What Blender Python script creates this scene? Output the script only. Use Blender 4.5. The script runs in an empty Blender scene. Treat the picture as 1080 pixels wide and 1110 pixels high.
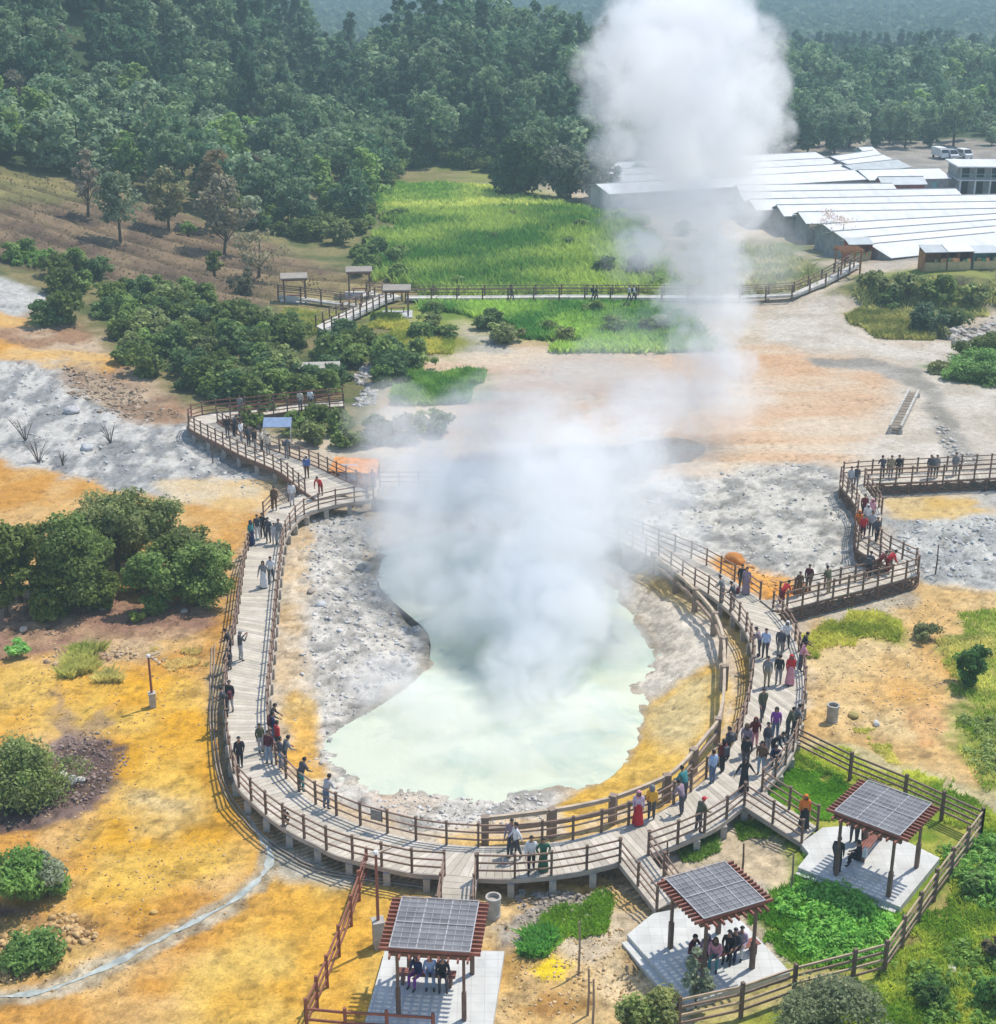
import bpy, bmesh, math, random
import numpy as np
from mathutils import Vector, Matrix

# ------------------------------------------------------------------ camera, world, sun, exposure
scn = bpy.context.scene
COL = scn.collection
rad = math.radians
FPX, PITCH, CAMZ = 1600.0, rad(21.0), 33.5
cam_d = bpy.data.cameras.new('camera'); cam = bpy.data.objects.new('camera', cam_d); COL.objects.link(cam)
cam_d.sensor_fit = 'VERTICAL'; cam_d.sensor_height = 24.0; cam_d.lens = 24.0 * FPX / 1110.0
cam_d.clip_start = 0.5; cam_d.clip_end = 6000
cam.location = (0, 0, CAMZ); cam.rotation_euler = (math.pi/2 - PITCH, 0, 0)
scn.camera = cam

SUN_EL, SUN_AZ = rad(60), math.atan2(0.77, 0.64)
world = bpy.data.worlds.new('World'); scn.world = world; world.use_nodes = True
wn = world.node_tree.nodes; wl = world.node_tree.links
bg = wn['Background']; sky = wn.new('ShaderNodeTexSky'); sky.sky_type = 'NISHITA'; sky.sun_disc = False
sky.sun_elevation = SUN_EL; sky.sun_rotation = SUN_AZ; sky.altitude = 800
wl.new(sky.outputs[0], bg.inputs[0]); bg.inputs[1].default_value = 0.15
sd = bpy.data.lights.new('sun', 'SUN'); sd.energy = 3.05; sd.angle = rad(1.0); sd.color = (1.0, 0.94, 0.85)
sun = bpy.data.objects.new('sun', sd); COL.objects.link(sun)
SUNV = Vector((math.sin(SUN_AZ)*math.cos(SUN_EL), math.cos(SUN_AZ)*math.cos(SUN_EL), math.sin(SUN_EL)))
sun.rotation_euler = SUNV.to_track_quat('Z', 'Y').to_euler()
vs = scn.view_settings; vs.view_transform = 'Standard'; vs.look = 'None'; vs.exposure = 0.68; vs.gamma = 1.0; vs.use_curve_mapping = False
scn.cycles.use_denoising = True
scn.cycles.max_bounces = 18; scn.cycles.diffuse_bounces = 3; scn.cycles.glossy_bounces = 2
scn.cycles.transmission_bounces = 4; scn.cycles.transparent_max_bounces = 12
scn.cycles.volume_bounces = 16; scn.cycles.volume_step_rate = 1.0
scn.cycles.caustics_reflective = False; scn.cycles.caustics_refractive = False

rnd = random.Random(7)
rng = np.random.default_rng(11)

# ------------------------------------------------------------------ noise
def _hash(ix, iy, seed):
    h = (ix.astype(np.int64)*374761393 + iy.astype(np.int64)*668265263 + seed*1442695041) & 0xffffffff
    h = ((h ^ (h >> 13)) * 1274126177) & 0xffffffff
    h = h ^ (h >> 16)
    return (h & 0xffff) / 65535.0
def vnoise(x, y, seed=0):
    xi = np.floor(x); yi = np.floor(y); fx = x-xi; fy = y-yi
    fx = fx*fx*fx*(fx*(fx*6-15)+10); fy = fy*fy*fy*(fy*(fy*6-15)+10)
    a = _hash(xi, yi, seed); b = _hash(xi+1, yi, seed); c = _hash(xi, yi+1, seed); d = _hash(xi+1, yi+1, seed)
    return (a*(1-fx)+b*fx)*(1-fy) + (c*(1-fx)+d*fx)*fy
def fbm(x, y, seed=0, octv=4, gain=0.5):
    s = 0; a = 1; t = 0
    for o in range(octv):
        s = s + a*vnoise(x*2.0**o + 17.3*o, y*2.0**o - 9.1*o, seed+o); t += a; a *= gain
    return s/t
def S(t):
    t = np.clip(t, 0, 1); return t*t*(3-2*t)

# ------------------------------------------------------------------ picture point -> world ray
CP, SP = math.cos(PITCH), math.sin(PITCH)
def ray(px, py):
    a = (px-540.0)/FPX; b = (py-555.0)/FPX
    return np.array([a, CP - b*SP, -SP - b*CP])
def GZ(px, py, z):
    d = ray(px, py); t = (z-CAMZ)/d[2]
    return (d[0]*t, d[1]*t)

def polysd(x, y, P):
    """signed distance (inside positive) of points to polygon P"""
    n = len(P); d2 = np.full(x.shape, 1e18); ins = np.zeros(x.shape, bool)
    for i in range(n):
        ax, ay = P[i]; bx, by = P[(i+1) % n]
        ex, ey = bx-ax, by-ay; wx, wy = x-ax, y-ay
        t = np.clip((wx*ex+wy*ey)/max(ex*ex+ey*ey, 1e-9), 0, 1)
        d2 = np.minimum(d2, (wx-ex*t)**2+(wy-ey*t)**2)
        c = ((ay > y) != (by > y)) & (x < (bx-ax)*(y-ay)/((by-ay) if abs(by-ay) > 1e-9 else 1e-9)+ax)
        ins ^= c
    d = np.sqrt(d2)
    return np.where(ins, d, -d)

POND_Z = -0.75
POND_PX = [(368,800),(380,826),(410,846),(470,855),(560,853),(622,848),(655,830),(680,798),(690,762),(680,742),(694,722),(700,700),
           (676,665),(632,618),(560,586),(490,580),(440,590),(418,612),(424,645),(450,670),(472,692),(468,726),(430,757),(390,780)]
def smooth_loop(P, n=5):
    P = [np.array(p) for p in P]; m = len(P); out = []
    for i in range(m):
        p0, p1, p2, p3 = P[i-1], P[i], P[(i+1) % m], P[(i+2) % m]
        for k in range(n):
            t = k/n; out.append(tuple(0.5*((2*p1)+(-p0+p2)*t+(2*p0-5*p1+4*p2-p3)*t*t+(-p0+3*p1-3*p2+p3)*t**3)))
    return out
POND = smooth_loop([GZ(px, py, POND_Z) for px, py in POND_PX], 3)
MOUND = GZ(1010, 325, 1.5)

def H(x, y, fine=False):
    x = np.asarray(x, float); y = np.asarray(y, float)
    u = S((-x-16)/70); v = S((y-78)/85)
    z = 12*u*v
    z = z + 30*S((y-185)/120)*S((-x-29)/52)*(1-0.8*S((y-340)/120))
    z = z + 13.5*np.exp(-((x+10)/np.where(x < -10, 17.0, 42.0))**2)*S((y-238)/70)*(1-0.95*S((y-325)/90))
    z = z + 3.5*S((y-258)/140)*S((x-10)/60)
    z = z - 9*S((y-410)/100) - 40*S((y-550)/200) + 125*S((y-1080)/900)*(0.5+0.7*fbm(x/330.0, y/330.0, 5, 3))
    # low mound on the right with a steep bank
    mx, my = MOUND
    z = z + 2.6*np.exp(-((x-mx-6)/16)**2)*S((y-(my+1))/4.0)*S((my+34-y)/22)
    # crater of the hot pool
    inb = (np.abs(x) < 40) & (y > 40) & (y < 110)
    if np.any(inb):
        sdv = np.full(x.shape, -99.0)
        xs = x[inb] if x.ndim else x; ys = y[inb] if y.ndim else y
        w = 0.8*(fbm(xs*0.8, ys*0.8, 31, 4)-0.5) if fine else 0
        s = polysd(np.atleast_1d(xs), np.atleast_1d(ys), POND) + (1.6*w if fine else 0)
        if x.ndim: sdv[inb] = s
        else: sdv = s[0]
        bank = S(np.clip(-sdv/4.5, 0, 1))
        cliff = S(np.clip((0.85-sdv)/1.4, 0, 1))
        depth = -1.25*(1-bank)*1.0
        depth = np.where(sdv > -4.5, -1.5+0.75*cliff + 0.75*bank, 0)
        z = z + np.where(sdv > -4.5, depth, 0)
    return z
def G(px, py):
    """where the sight line through a picture point meets the ground"""
    d = ray(px, py); t0, t1 = 20.0, 20.0
    t = 20.0
    ts = np.geomspace(25, 2000, 900)
    hz = CAMZ + d[2]*ts - H(d[0]*ts, d[1]*ts)
    k = int(np.argmax(hz < 0)) if np.any(hz < 0) else len(ts)-1
    a, b = ts[max(k-1, 0)], ts[k]
    for _ in range(14):
        m = (a+b)/2
        if CAMZ + d[2]*m - float(H(np.array([d[0]*m]), np.array([d[1]*m]))[0]) < 0: b = m
        else: a = m
    return (d[0]*b, d[1]*b, CAMZ+d[2]*b)
def hz(x, y): return float(H(np.array([x]), np.array([y]))[0])

# ------------------------------------------------------------------ materials
MATS = {}
def new_mat(name):
    m = bpy.data.materials.new(name); m.use_nodes = True
    nt = m.node_tree
    return m, nt, nt.nodes, nt.links, nt.nodes['Principled BSDF']
def mat(name, col, rough=0.75, var=0.18, scale=6.0, metal=0.0, bump=0.0, spec=0.3, stretch=None):
    """plain surface with soft procedural mottling and object to object variation"""
    if name in MATS: return MATS[name]
    m, nt, N, L, b = new_mat(name)
    tc = N.new('ShaderNodeTexCoord'); nz = N.new('ShaderNodeTexNoise'); nz.inputs['Scale'].default_value = scale; nz.inputs['Detail'].default_value = 5
    if stretch:
        mp = N.new('ShaderNodeMapping'); mp.inputs['Scale'].default_value = stretch; L.new(tc.outputs['Object'], mp.inputs[0]); L.new(mp.outputs[0], nz.inputs[0])
    else: L.new(tc.outputs['Object'], nz.inputs[0])
    oi = N.new('ShaderNodeObjectInfo')
    mr = N.new('ShaderNodeMapRange'); mr.inputs[3].default_value = 1-var; mr.inputs[4].default_value = 1+var
    mr.inputs[1].default_value = 0.3; mr.inputs[2].default_value = 0.7
    L.new(nz.outputs[0], mr.inputs[0])
    mo = N.new('ShaderNodeMapRange'); mo.inputs[3].default_value = 1-var*0.5; mo.inputs[4].default_value = 1+var*0.5
    L.new(oi.outputs['Random'], mo.inputs[0])
    mu = N.new('ShaderNodeMath'); mu.operation = 'MULTIPLY'; L.new(mr.outputs[0], mu.inputs[0]); L.new(mo.outputs[0], mu.inputs[1])
    vm = N.new('ShaderNodeVectorMath'); vm.operation = 'SCALE'; vm.inputs[0].default_value = col; L.new(mu.outputs[0], vm.inputs['Scale'])
    L.new(vm.outputs[0], b.inputs['Base Color'])
    b.inputs['Roughness'].default_value = rough; b.inputs['Metallic'].default_value = metal; b.inputs['Specular IOR Level'].default_value = spec
    if bump:
        bp = N.new('ShaderNodeBump'); bp.inputs['Strength'].default_value = bump; bp.inputs['Distance'].default_value = 0.02
        L.new(nz.outputs[0], bp.inputs['Height']); L.new(bp.outputs[0], b.inputs['Normal'])
    MATS[name] = m; return m
def attr_mat(name, rough=0.85, var=0.15, scale=3.0, bump=0.0, bdist=0.03, translucent=0.0, objvar=0.0, spec=0.2, detail=6):
    """colour comes from the mesh's own 'col' attribute (albedo), broken up by noise"""
    if name in MATS: return MATS[name]
    m, nt, N, L, b = new_mat(name)
    at = N.new('ShaderNodeAttribute'); at.attribute_name = 'col'
    tc = N.new('ShaderNodeTexCoord'); nz = N.new('ShaderNodeTexNoise'); nz.inputs['Scale'].default_value = scale; nz.inputs['Detail'].default_value = detail
    nz.inputs['Roughness'].default_value = 0.65
    L.new(tc.outputs['Object'], nz.inputs[0])
    mr = N.new('ShaderNodeMapRange'); mr.inputs[1].default_value = 0.3; mr.inputs[2].default_value = 0.7; mr.inputs[3].default_value = 1-var; mr.inputs[4].default_value = 1+var
    L.new(nz.outputs[0], mr.inputs[0])
    vm = N.new('ShaderNodeVectorMath'); vm.operation = 'SCALE'; L.new(at.outputs['Color'], vm.inputs[0])
    if objvar:
        oi = N.new('ShaderNodeObjectInfo'); mo = N.new('ShaderNodeMapRange'); mo.inputs[3].default_value = 1-objvar; mo.inputs[4].default_value = 1+objvar
        L.new(oi.outputs['Random'], mo.inputs[0])
        mu = N.new('ShaderNodeMath'); mu.operation = 'MULTIPLY'; L.new(mr.outputs[0], mu.inputs[0]); L.new(mo.outputs[0], mu.inputs[1]); L.new(mu.outputs[0], vm.inputs['Scale'])
    else: L.new(mr.outputs[0], vm.inputs['Scale'])
    L.new(vm.outputs[0], b.inputs['Base Color']); b.inputs['Roughness'].default_value = rough; b.inputs['Specular IOR Level'].default_value = spec
    if bump:
        bp = N.new('ShaderNodeBump'); bp.inputs['Strength'].default_value = bump; bp.inputs['Distance'].default_value = bdist
        L.new(nz.outputs[0], bp.inputs['Height']); L.new(bp.outputs[0], b.inputs['Normal'])
    if translucent:
        tr = N.new('ShaderNodeBsdfTranslucent'); L.new(vm.outputs[0], tr.inputs[0]); mx = N.new('ShaderNodeMixShader'); mx.inputs[0].default_value = translucent
        L.new(b.outputs[0], mx.inputs[1]); L.new(tr.outputs[0], mx.inputs[2])
        L.new(mx.outputs[0], N['Material Output'].inputs['Surface'])
    MATS[name] = m; return m

# ------------------------------------------------------------------ mesh collecting
class MB:
    def __init__(s): s.v = []; s.f = []; s.c = []; s.n = 0; s.mi = []
    def add(s, verts, faces, col=None, mi=0):
        s.v.append(np.asarray(verts, float).reshape(-1, 3))
        for f in faces: s.f.append(tuple(i+s.n for i in f)); s.mi.append(mi)
        k = len(verts); s.c.append(np.tile(np.array((col or (1, 1, 1))[:3], float), (k, 1))); s.n += k
    def box(s, a, b, col=None, mi=0):
        x0, y0, z0 = a; x1, y1, z1 = b
        s.add([(x0,y0,z0),(x1,y0,z0),(x1,y1,z0),(x0,y1,z0),(x0,y0,z1),(x1,y0,z1),(x1,y1,z1),(x0,y1,z1)],
              [(3,2,1,0),(4,5,6,7),(0,1,5,4),(1,2,6,5),(2,3,7,6),(3,0,4,7)], col, mi)
    def bar(s, p, q, w, h, col=None, mi=0, up=(0,0,1)):
        p = Vector(p); q = Vector(q); d = (q-p)
        if d.length < 1e-6: return
        d.normalize(); u = Vector(up)
        if abs(d.dot(u)) > 0.98: u = Vector((0, 1, 0))
        r = d.cross(u).normalized()*(w/2); u = r.cross(d).normalized()*(h/2)
        V = [p-r-u, p+r-u, p+r+u, p-r+u, q-r-u, q+r-u, q+r+u, q-r+u]
        s.add([tuple(v) for v in V], [(0,1,2,3),(7,6,5,4),(0,4,5,1),(1,5,6,2),(2,6,7,3),(3,7,4,0)], col, mi)
    def tube(s, pts, rads, seg=6, col=None, mi=0, cap=True):
        pts = [Vector(p) for p in pts]; V = []; F = []
        for i, p in enumerate(pts):
            d = (pts[min(i+1, len(pts)-1)] - pts[max(i-1, 0)]).normalized()
            u = Vector((0, 0, 1)) if abs(d.z) < 0.9 else Vector((1, 0, 0))
            a = d.cross(u).normalized(); b = a.cross(d)
            for k in range(seg):
                t = 2*math.pi*k/seg; V.append(tuple(p + (a*math.cos(t)+b*math.sin(t))*rads[i]))
        for i in range(len(pts)-1):
            for k in range(seg):
                k2 = (k+1) % seg; F.append((i*seg+k, i*seg+k2, (i+1)*seg+k2, (i+1)*seg+k))
        if cap: F.append(tuple(range(seg-1, -1, -1))); F.append(tuple((len(pts)-1)*seg+k for k in range(seg)))
        s.add(V, F, col, mi)
    def lathe(s, c, prof, seg=12, col=None, mi=0):
        V = []; F = []
        for r, z in prof:
            for k in range(seg):
                t = 2*math.pi*k/seg; V.append((c[0]+r*math.cos(t), c[1]+r*math.sin(t), c[2]+z))
        for i in range(len(prof)-1):
            for k in range(seg):
                k2 = (k+1) % seg; F.append((i*seg+k, i*seg+k2, (i+1)*seg+k2, (i+1)*seg+k))
        F.append(tuple(range(seg-1, -1, -1))); F.append(tuple((len(prof)-1)*seg+k for k in range(seg)))
        s.add(V, F, col, mi)
    def mesh(s, name, mats, smooth=False):
        me = bpy.data.meshes.new(name); V = np.concatenate(s.v) if s.v else np.zeros((0, 3))
        me.from_pydata(V.tolist(), [], s.f)
        at = me.attributes.new('col', 'FLOAT_COLOR', 'POINT'); C = np.ones((len(V), 4)); C[:, :3] = np.concatenate(s.c)
        at.data.foreach_set('color', C.ravel())
        for m in (mats if isinstance(mats, (list, tuple)) else [mats]): me.materials.append(m)
        if any(s.mi): me.polygons.foreach_set('material_index', s.mi)
        if smooth: me.polygons.foreach_set('use_smooth', [True]*len(me.polygons))
        me.update(); return me
    def build(s, name, mats, parent=None, smooth=False):
        return obj(name, s.mesh(name, mats, smooth), parent)
def np_mesh(name, V, Fq, C, m, smooth=False):
    """fast mesh from arrays: V (n,3), Fq (m,k) all k-gons, C (n,3)"""
    me = bpy.data.meshes.new(name); n = len(V); k = Fq.shape[1]
    me.vertices.add(n); me.vertices.foreach_set('co', np.ascontiguousarray(V, np.float32).ravel())
    me.loops.add(Fq.size); me.loops.foreach_set('vertex_index', np.ascontiguousarray(Fq, np.int32).ravel())
    me.polygons.add(len(Fq)); me.polygons.foreach_set('loop_start', np.arange(0, Fq.size, k, dtype=np.int32))
    me.polygons.foreach_set('loop_total', np.full(len(Fq), k, np.int32))
    at = me.attributes.new('col', 'FLOAT_COLOR', 'POINT'); cc = np.ones((n, 4), np.float32); cc[:, :3] = C
    at.data.foreach_set('color', cc.ravel())
    for mm in (m if isinstance(m, (list, tuple)) else [m]): me.materials.append(mm)
    if smooth: me.polygons.foreach_set('use_smooth', np.ones(len(Fq), bool))
    me.update(calc_edges=True); return me
def obj(name, me, parent=None, loc=None, rot=None):
    o = bpy.data.objects.new(name, me); COL.objects.link(o)
    if parent: o.parent = parent
    if loc is not None: o.location = loc
    if rot is not None: o.rotation_euler = rot
    return o
def empty(name, loc, rz=0):
    o = bpy.data.objects.new(name, None); COL.objects.link(o); o.location = loc; o.rotation_euler = (0, 0, rz); o.empty_display_size = 0.3
    return o
def tag(o, label=None, cat=None, group=None, kind=None):
    if label: o['label'] = label
    if cat: o['category'] = cat
    if group: o['group'] = group
    if kind: o['kind'] = kind
    return o
# ------------------------------------------------------------------ ground
def PG(pts): return [G(px, py)[:2] for px, py in pts]
ys = np.concatenate([np.linspace(6, 30, 24, endpoint=False), np.geomspace(30, 340, 760, endpoint=False), np.geomspace(340, 2300, 110)])
nx = 620
uu = np.linspace(-1, 1, nx)
Yg = np.repeat(ys[:, None], nx, 1); Xg = uu[None, :]*(0.44*ys[:, None]+14)
X = Xg.ravel(); Y = Yg.ravel()
Zb = H(X, Y, True)
far = S((Y-150)/150)
# base albedo
def tone(c1, c2, n): 
    n = n[:, None]; return np.array(c1)[None]*(1-n) + np.array(c2)[None]*n
nA = fbm(X*0.35, Y*0.35, 1, 5); nB = fbm(X*1.7, Y*1.7, 2, 4); nC = fbm(X*0.08, Y*0.08, 3, 4)
GAIN = 0.84
def st(n, lo=0.35, hi=0.65): return np.clip((n-lo)/(hi-lo), 0, 1)
ALB = tone((0.55, 0.45, 0.33), (0.64, 0.55, 0.43), st(nA))
hillL = S((-X-12)/20)*S((Y-135)/30)
ALB = ALB*(1-hillL[:, None]) + hillL[:, None]*tone((0.16, 0.14, 0.07), (0.26, 0.23, 0.11), st(nA))
frs = np.maximum(S((Y-214)/22), S((Y-172)/20)*S((-X-48)/12))
ALB = ALB*(1-frs[:, None]) + frs[:, None]*tone((0.035, 0.07, 0.025), (0.07, 0.10, 0.04), st(nA))
ROUGH = np.zeros_like(X)      # how rubbly the ground is
def zone(pts, c1, c2, soft=0.6, warp=0.8, wscale=0.5, nz=None, rub=0.0, seed=0, alpha=1.0, world_pts=None, lo=.35, hi=.65):
    global ALB, ROUGH
    P = world_pts or PG(pts)
    xs = [p[0] for p in P]; yy = [p[1] for p in P]; mg = 3*soft+2*warp+1
    k = np.nonzero((X > min(xs)-mg) & (X < max(xs)+mg) & (Y > min(yy)-mg) & (Y < max(yy)+mg))[0]
    if not len(k): return
    x = X[k] + warp*2.4*(fbm(X[k]*wscale, Y[k]*wscale, 40+seed, 4)-0.5); y = Y[k] + warp*2.4*(fbm(X[k]*wscale, Y[k]*wscale, 60+seed, 4)-0.5)
    a = S(0.5+polysd(x, y, P)/(2*soft))*alpha
    n = st((nz if nz is not None else nA)[k], lo, hi)
    ALB[k] = ALB[k]*(1-a[:, None]) + a[:, None]*tone(c1, c2, n)
    ROUGH[k] = ROUGH[k]*(1-a) + a*rub
OC1, OC2, OC3 = (0.57, 0.30, 0.085), (0.66, 0.43, 0.19), (0.67, 0.385, 0.085)
# -- far and middle distance
zone([(345,178),(520,178),(560,200),(690,232),(730,300),(775,385),(640,378),(560,372),(520,362),(455,385),(400,350),(330,350),(420,300),(400,250)], (0.15,0.23,0.04), (0.30,0.33,0.08), 4, 5, 0.08)
zone([(360,178),(520,178),(520,196),(430,200),(365,196)], (0.22,0.21,0.08), (0.30,0.26,0.13), 4, 4, 0.1)
zone([(380,196),(520,205),(520,225),(400,225)], (0.12,0.20,0.04), (0.22,0.27,0.06), 4, 4, 0.1)
zone([(-160,185),(80,196),(190,232),(260,252),(330,275),(440,300),(450,322),(300,335),(200,332),(100,300),(-160,285)], (0.15,0.105,0.07), (0.27,0.195,0.12), 2, 2.5, 0.15, rub=0.5)
zone([(-160,185),(60,192),(120,215),(60,225),(-160,215)], (0.18,0.17,0.07), (0.28,0.24,0.11), 2, 2.5, 0.15)
zone([(290,292),(430,300),(440,325),(330,345),(290,330)], (0.26,0.20,0.10), (0.34,0.28,0.13), 2, 2.5, 0.2)
zone([(-160,280),(70,290),(180,320),(300,330),(430,345),(460,400),(440,470),(330,480),(230,455),(180,430),(110,400),(60,350),(-160,330)], (0.10,0.12,0.04), (0.25,0.21,0.10), 2, 2.5, 0.2)
zone([(-160,320),(60,335),(115,365),(130,395),(230,450),(225,470),(120,465),(50,420),(-160,400)], (0.36,0.22,0.13), (0.55,0.42,0.29), 1.5, 2.2, 0.3, rub=0.9)
zone([(-160,284),(0,298),(62,326),(28,342),(-160,338)], (0.46,0.45,0.42), (0.58,0.56,0.51), 1, 1.5, 0.3, rub=0.6)
zone([(-160,335),(0,336),(38,345),(35,352),(-160,348)], (0.62,0.33,0.10), (0.66,0.45,0.2), 0.6, 1.2, 0.3)
zone([(-160,372),(0,364),(60,382),(122,382),(120,402),(60,402),(0,386),(-160,390)], (0.62,0.33,0.09), (0.68,0.45,0.2), 0.6, 1.2, 0.3)
zone([(50,390),(110,400),(180,430),(205,452),(160,458),(100,440),(55,415)], (0.30,0.2,0.13), (0.46,0.36,0.25), 1.0, 2, 0.5, rub=1.6)
zone([(-160,388),(50,392),(100,430),(140,455),(205,462),(262,498),(315,522),(300,545),(200,548),(120,532),(60,508),(-160,478)], (0.30,0.30,0.29), (0.60,0.575,0.52), 1, 1.6, 0.4, nz=fbm(X*0.7, Y*0.3, 9, 6, .6), rub=1.0, lo=.40, hi=.56)
zone([(170,520),(315,520),(300,548),(250,560),(190,556),(170,540)], (0.68,0.56,0.38), (0.70,0.48,0.22), 0.8, 1.0, 0.4)
zone([(290,232),(345,225),(400,205),(440,255),(440,300),(400,300),(330,282),(262,255)], (0.12,0.14,0.05), (0.25,0.22,0.10), 2, 3, 0.15)
# pink tan flat behind the pool
zone([(455,385),(560,372),(750,382),(830,372),(900,378),(990,398),(965,480),(925,505),(880,505),(700,535),(600,540),(420,480),(400,420)], (0.62,0.43,0.28), (0.67,0.55,0.41), 2, 2, 0.2, nz=fbm(X*0.12, Y*0.45, 14, 4))
zone([(700,386),(900,392),(905,410),(790,416),(700,402)], (0.60,0.37,0.21), (0.66,0.47,0.31), 2, 2, 0.3, nz=fbm(X*0.1, Y*0.5, 15, 4), alpha=.8)
zone([(815,338),(912,326),(935,372),(1000,372),(1250,350),(1250,520),(940,502),(985,400),(900,382),(820,372)], (0.52,0.46,0.37), (0.64,0.58,0.49), 2, 2, 0.25)
zone([(880,388),(945,390),(1000,402),(1022,430),(1045,470),(1062,505),(1025,505),(1010,450),(990,420),(940,402),(880,396)], (0.31,0.285,0.24), (0.43,0.395,0.34), 0.5, 0.6, 0.5)
zone([(1035,415),(1250,410),(1250,425),(1100,424)], (0.62,0.44,0.22), (0.6,0.5,0.36), 0.6, 0.8, 0.5, alpha=.8)
zone([(460,360),(545,366),(560,382),(490,384)], (0.45,0.42,0.35), (0.62,0.58,0.5), 1, 1.2, 0.4, rub=1)
zone([(432,405),(525,405),(516,438),(440,432)], (0.06,0.14,0.03), (0.13,0.22,0.05), 1.5, 1.5, 0.3)
zone([(455,345),(520,372),(480,388),(440,378)], (0.25,0.26,0.05), (0.33,0.30,0.08), 1.5, 1.5, 0.3)
# market yard and the mound
zone([(790,232),(860,232),(900,265),(940,290),(1080,285),(1300,285),(1300,150),(880,150),(780,178),(680,180),(680,232)], (0.30,0.27,0.23), (0.42,0.38,0.32), 3, 3, 0.2)
zone([(720,260),(860,255),(905,285),(880,318),(800,322),(720,320)], (0.16,0.2,0.08), (0.30,0.28,0.18), 3, 3, 0.2)
zone([(900,318),(930,300),(1000,292),(1250,305),(1250,345),(1080,335),(1020,348),(940,332)], (0.10,0.12,0.045), (0.24,0.23,0.09), 1.2, 1.5, 0.3, nz=nB, rub=1.0)
zone([(930,300),(1000,291),(1080,296),(1075,302),(1000,298),(940,305)], (0.22,0.27,0.06), (0.30,0.31,0.10), 0.8, 1, 0.3)
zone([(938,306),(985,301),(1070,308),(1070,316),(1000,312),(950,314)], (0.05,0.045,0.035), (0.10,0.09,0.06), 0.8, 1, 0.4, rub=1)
zone([(911,340),(955,336),(1012,352),(1010,369),(960,366),(925,356)], (0.24,0.24,0.06), (0.34,0.32,0.10), 0.6, 1, 0.4)
zone([(1022,362),(1080,345),(1250,345),(1250,368),(1060,378)], (0.42,0.37,0.30), (0.60,0.55,0.47), 1, 1, 0.4, rub=1.2)
zone([(1005,398),(1035,388),(1080,368),(1250,368),(1250,418),(1060,418),(1030,410)], (0.07,0.14,0.04), (0.18,0.24,0.08), 0.8, 1, 0.4)
# white rubble behind / right of the pool
zone([(560,555),(700,520),(890,498),(920,520),(935,560),(928,612),(870,640),(820,625),(760,605),(700,596),(620,585)], (0.33,0.32,0.29), (0.62,0.59,0.52), 1.2, 1.2, 0.4, nz=fbm(X*0.7, Y*0.7, 21, 6, .6), rub=1.2, lo=.40, hi=.56)
zone([(765,606),(800,604),(840,622),(872,634),(868,648),(835,652),(800,640)], (0.66,0.27,0.05), (0.70,0.38,0.12), 0.5, 0.8, 0.6, rub=.6)
zone([(955,562),(1250,548),(1250,650),(1060,640),(1000,632),(960,594)], (0.36,0.36,0.34), (0.57,0.555,0.50), 0.8, 1, 0.5, nz=fbm(X*0.7, Y*0.7, 22, 5), rub=1.0)
zone([(948,540),(1050,538),(1066,552),(1040,562),(970,562)], (0.62,0.42,0.15), (0.66,0.5,0.26), 0.5, 0.8, 0.5)
zone([(1040,520),(1250,515),(1250,548),(1065,548)], (0.36,0.35,0.32), (0.52,0.5,0.44), 0.6, 0.8, 0.5, rub=.8)
# ochre flats left
zone([(-160,488),(50,506),(120,532),(190,546),(262,552),(290,560),(268,600),(248,700),(240,780),(252,850),(292,915),(400,956),(470,965),(560,960),(560,1300),(-260,1300)], OC1, OC2, 0.7, 1.0, 0.4, rub=.25)
zone([(330,940),(480,955),(440,1300),(100,1300),(200,1060),(300,985)], OC3, (0.70,0.48,0.15), 1.2, 1.6, 0.3, rub=.15)
zone([(90,730),(230,740),(260,860),(270,940),(200,990),(110,985),(100,880)], (0.66,0.36,0.06), (0.72,0.46,0.12), 1.5, 1.6, 0.3, rub=.15)
zone([(-60,726),(70,722),(140,790),(60,800),(-60,800)], (0.62,0.34,0.07), (0.70,0.46,0.12), 0.8, 1.0, 0.5, alpha=.8)
zone([(-60,640),(120,632),(160,655),(245,645),(225,690),(110,700),(40,712),(-60,722)], (0.32,0.19,0.13), (0.52,0.35,0.21), 0.6, 1.0, 0.6, rub=.9)
zone([(62,700),(100,690),(180,700),(160,716),(90,722),(60,716)], (0.34,0.22,0.14), (0.55,0.42,0.26), 0.5, 0.8, 0.8, rub=1, alpha=.7)
zone([(62,782),(90,790),(128,808),(130,848),(116,866),(80,888),(40,905),(-60,918),(-60,860),(50,850)], (0.13,0.085,0.07), (0.26,0.185,0.155), 0.35, 0.6, 0.9, rub=.9)
zone([(52,752),(64,748),(68,770),(96,782),(126,764),(120,782),(80,800),(60,780)], (0.28,0.18,0.12), (0.40,0.28,0.18), 0.35, 0.6, 0.9, rub=.6, alpha=.8)
zone([(-60,975),(40,985),(45,1000),(-60,1010)], (0.25,0.13,0.11), (0.38,0.24,0.16), 0.4, 0.5, 0.9)
zone([(-60,1005),(60,990),(112,1005),(95,1035),(40,1060),(-60,1075)], (0.34,0.20,0.08), (0.56,0.38,0.15), 0.5, 0.8, 0.9, rub=1.2)
zone([(130,850),(200,862),(230,880),(200,915),(140,905)], (0.58,0.42,0.18), (0.70,0.56,0.32), 0.8, 0.8, 0.8, rub=.8, alpha=.7)
zone([(300,905),(400,946),(390,962),(310,955),(285,930)], (0.46,0.42,0.33), (0.60,0.54,0.42), 0.4, 0.4, 0.8)
zone([(228,720),(244,720),(242,790),(262,862),(322,918),(478,952),(478,972),(390,958),(300,912),(246,850),(226,780)], (0.30,0.22,0.13), (0.44,0.36,0.25), 0.3, 0.3, 0.9, rub=.5)
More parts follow.
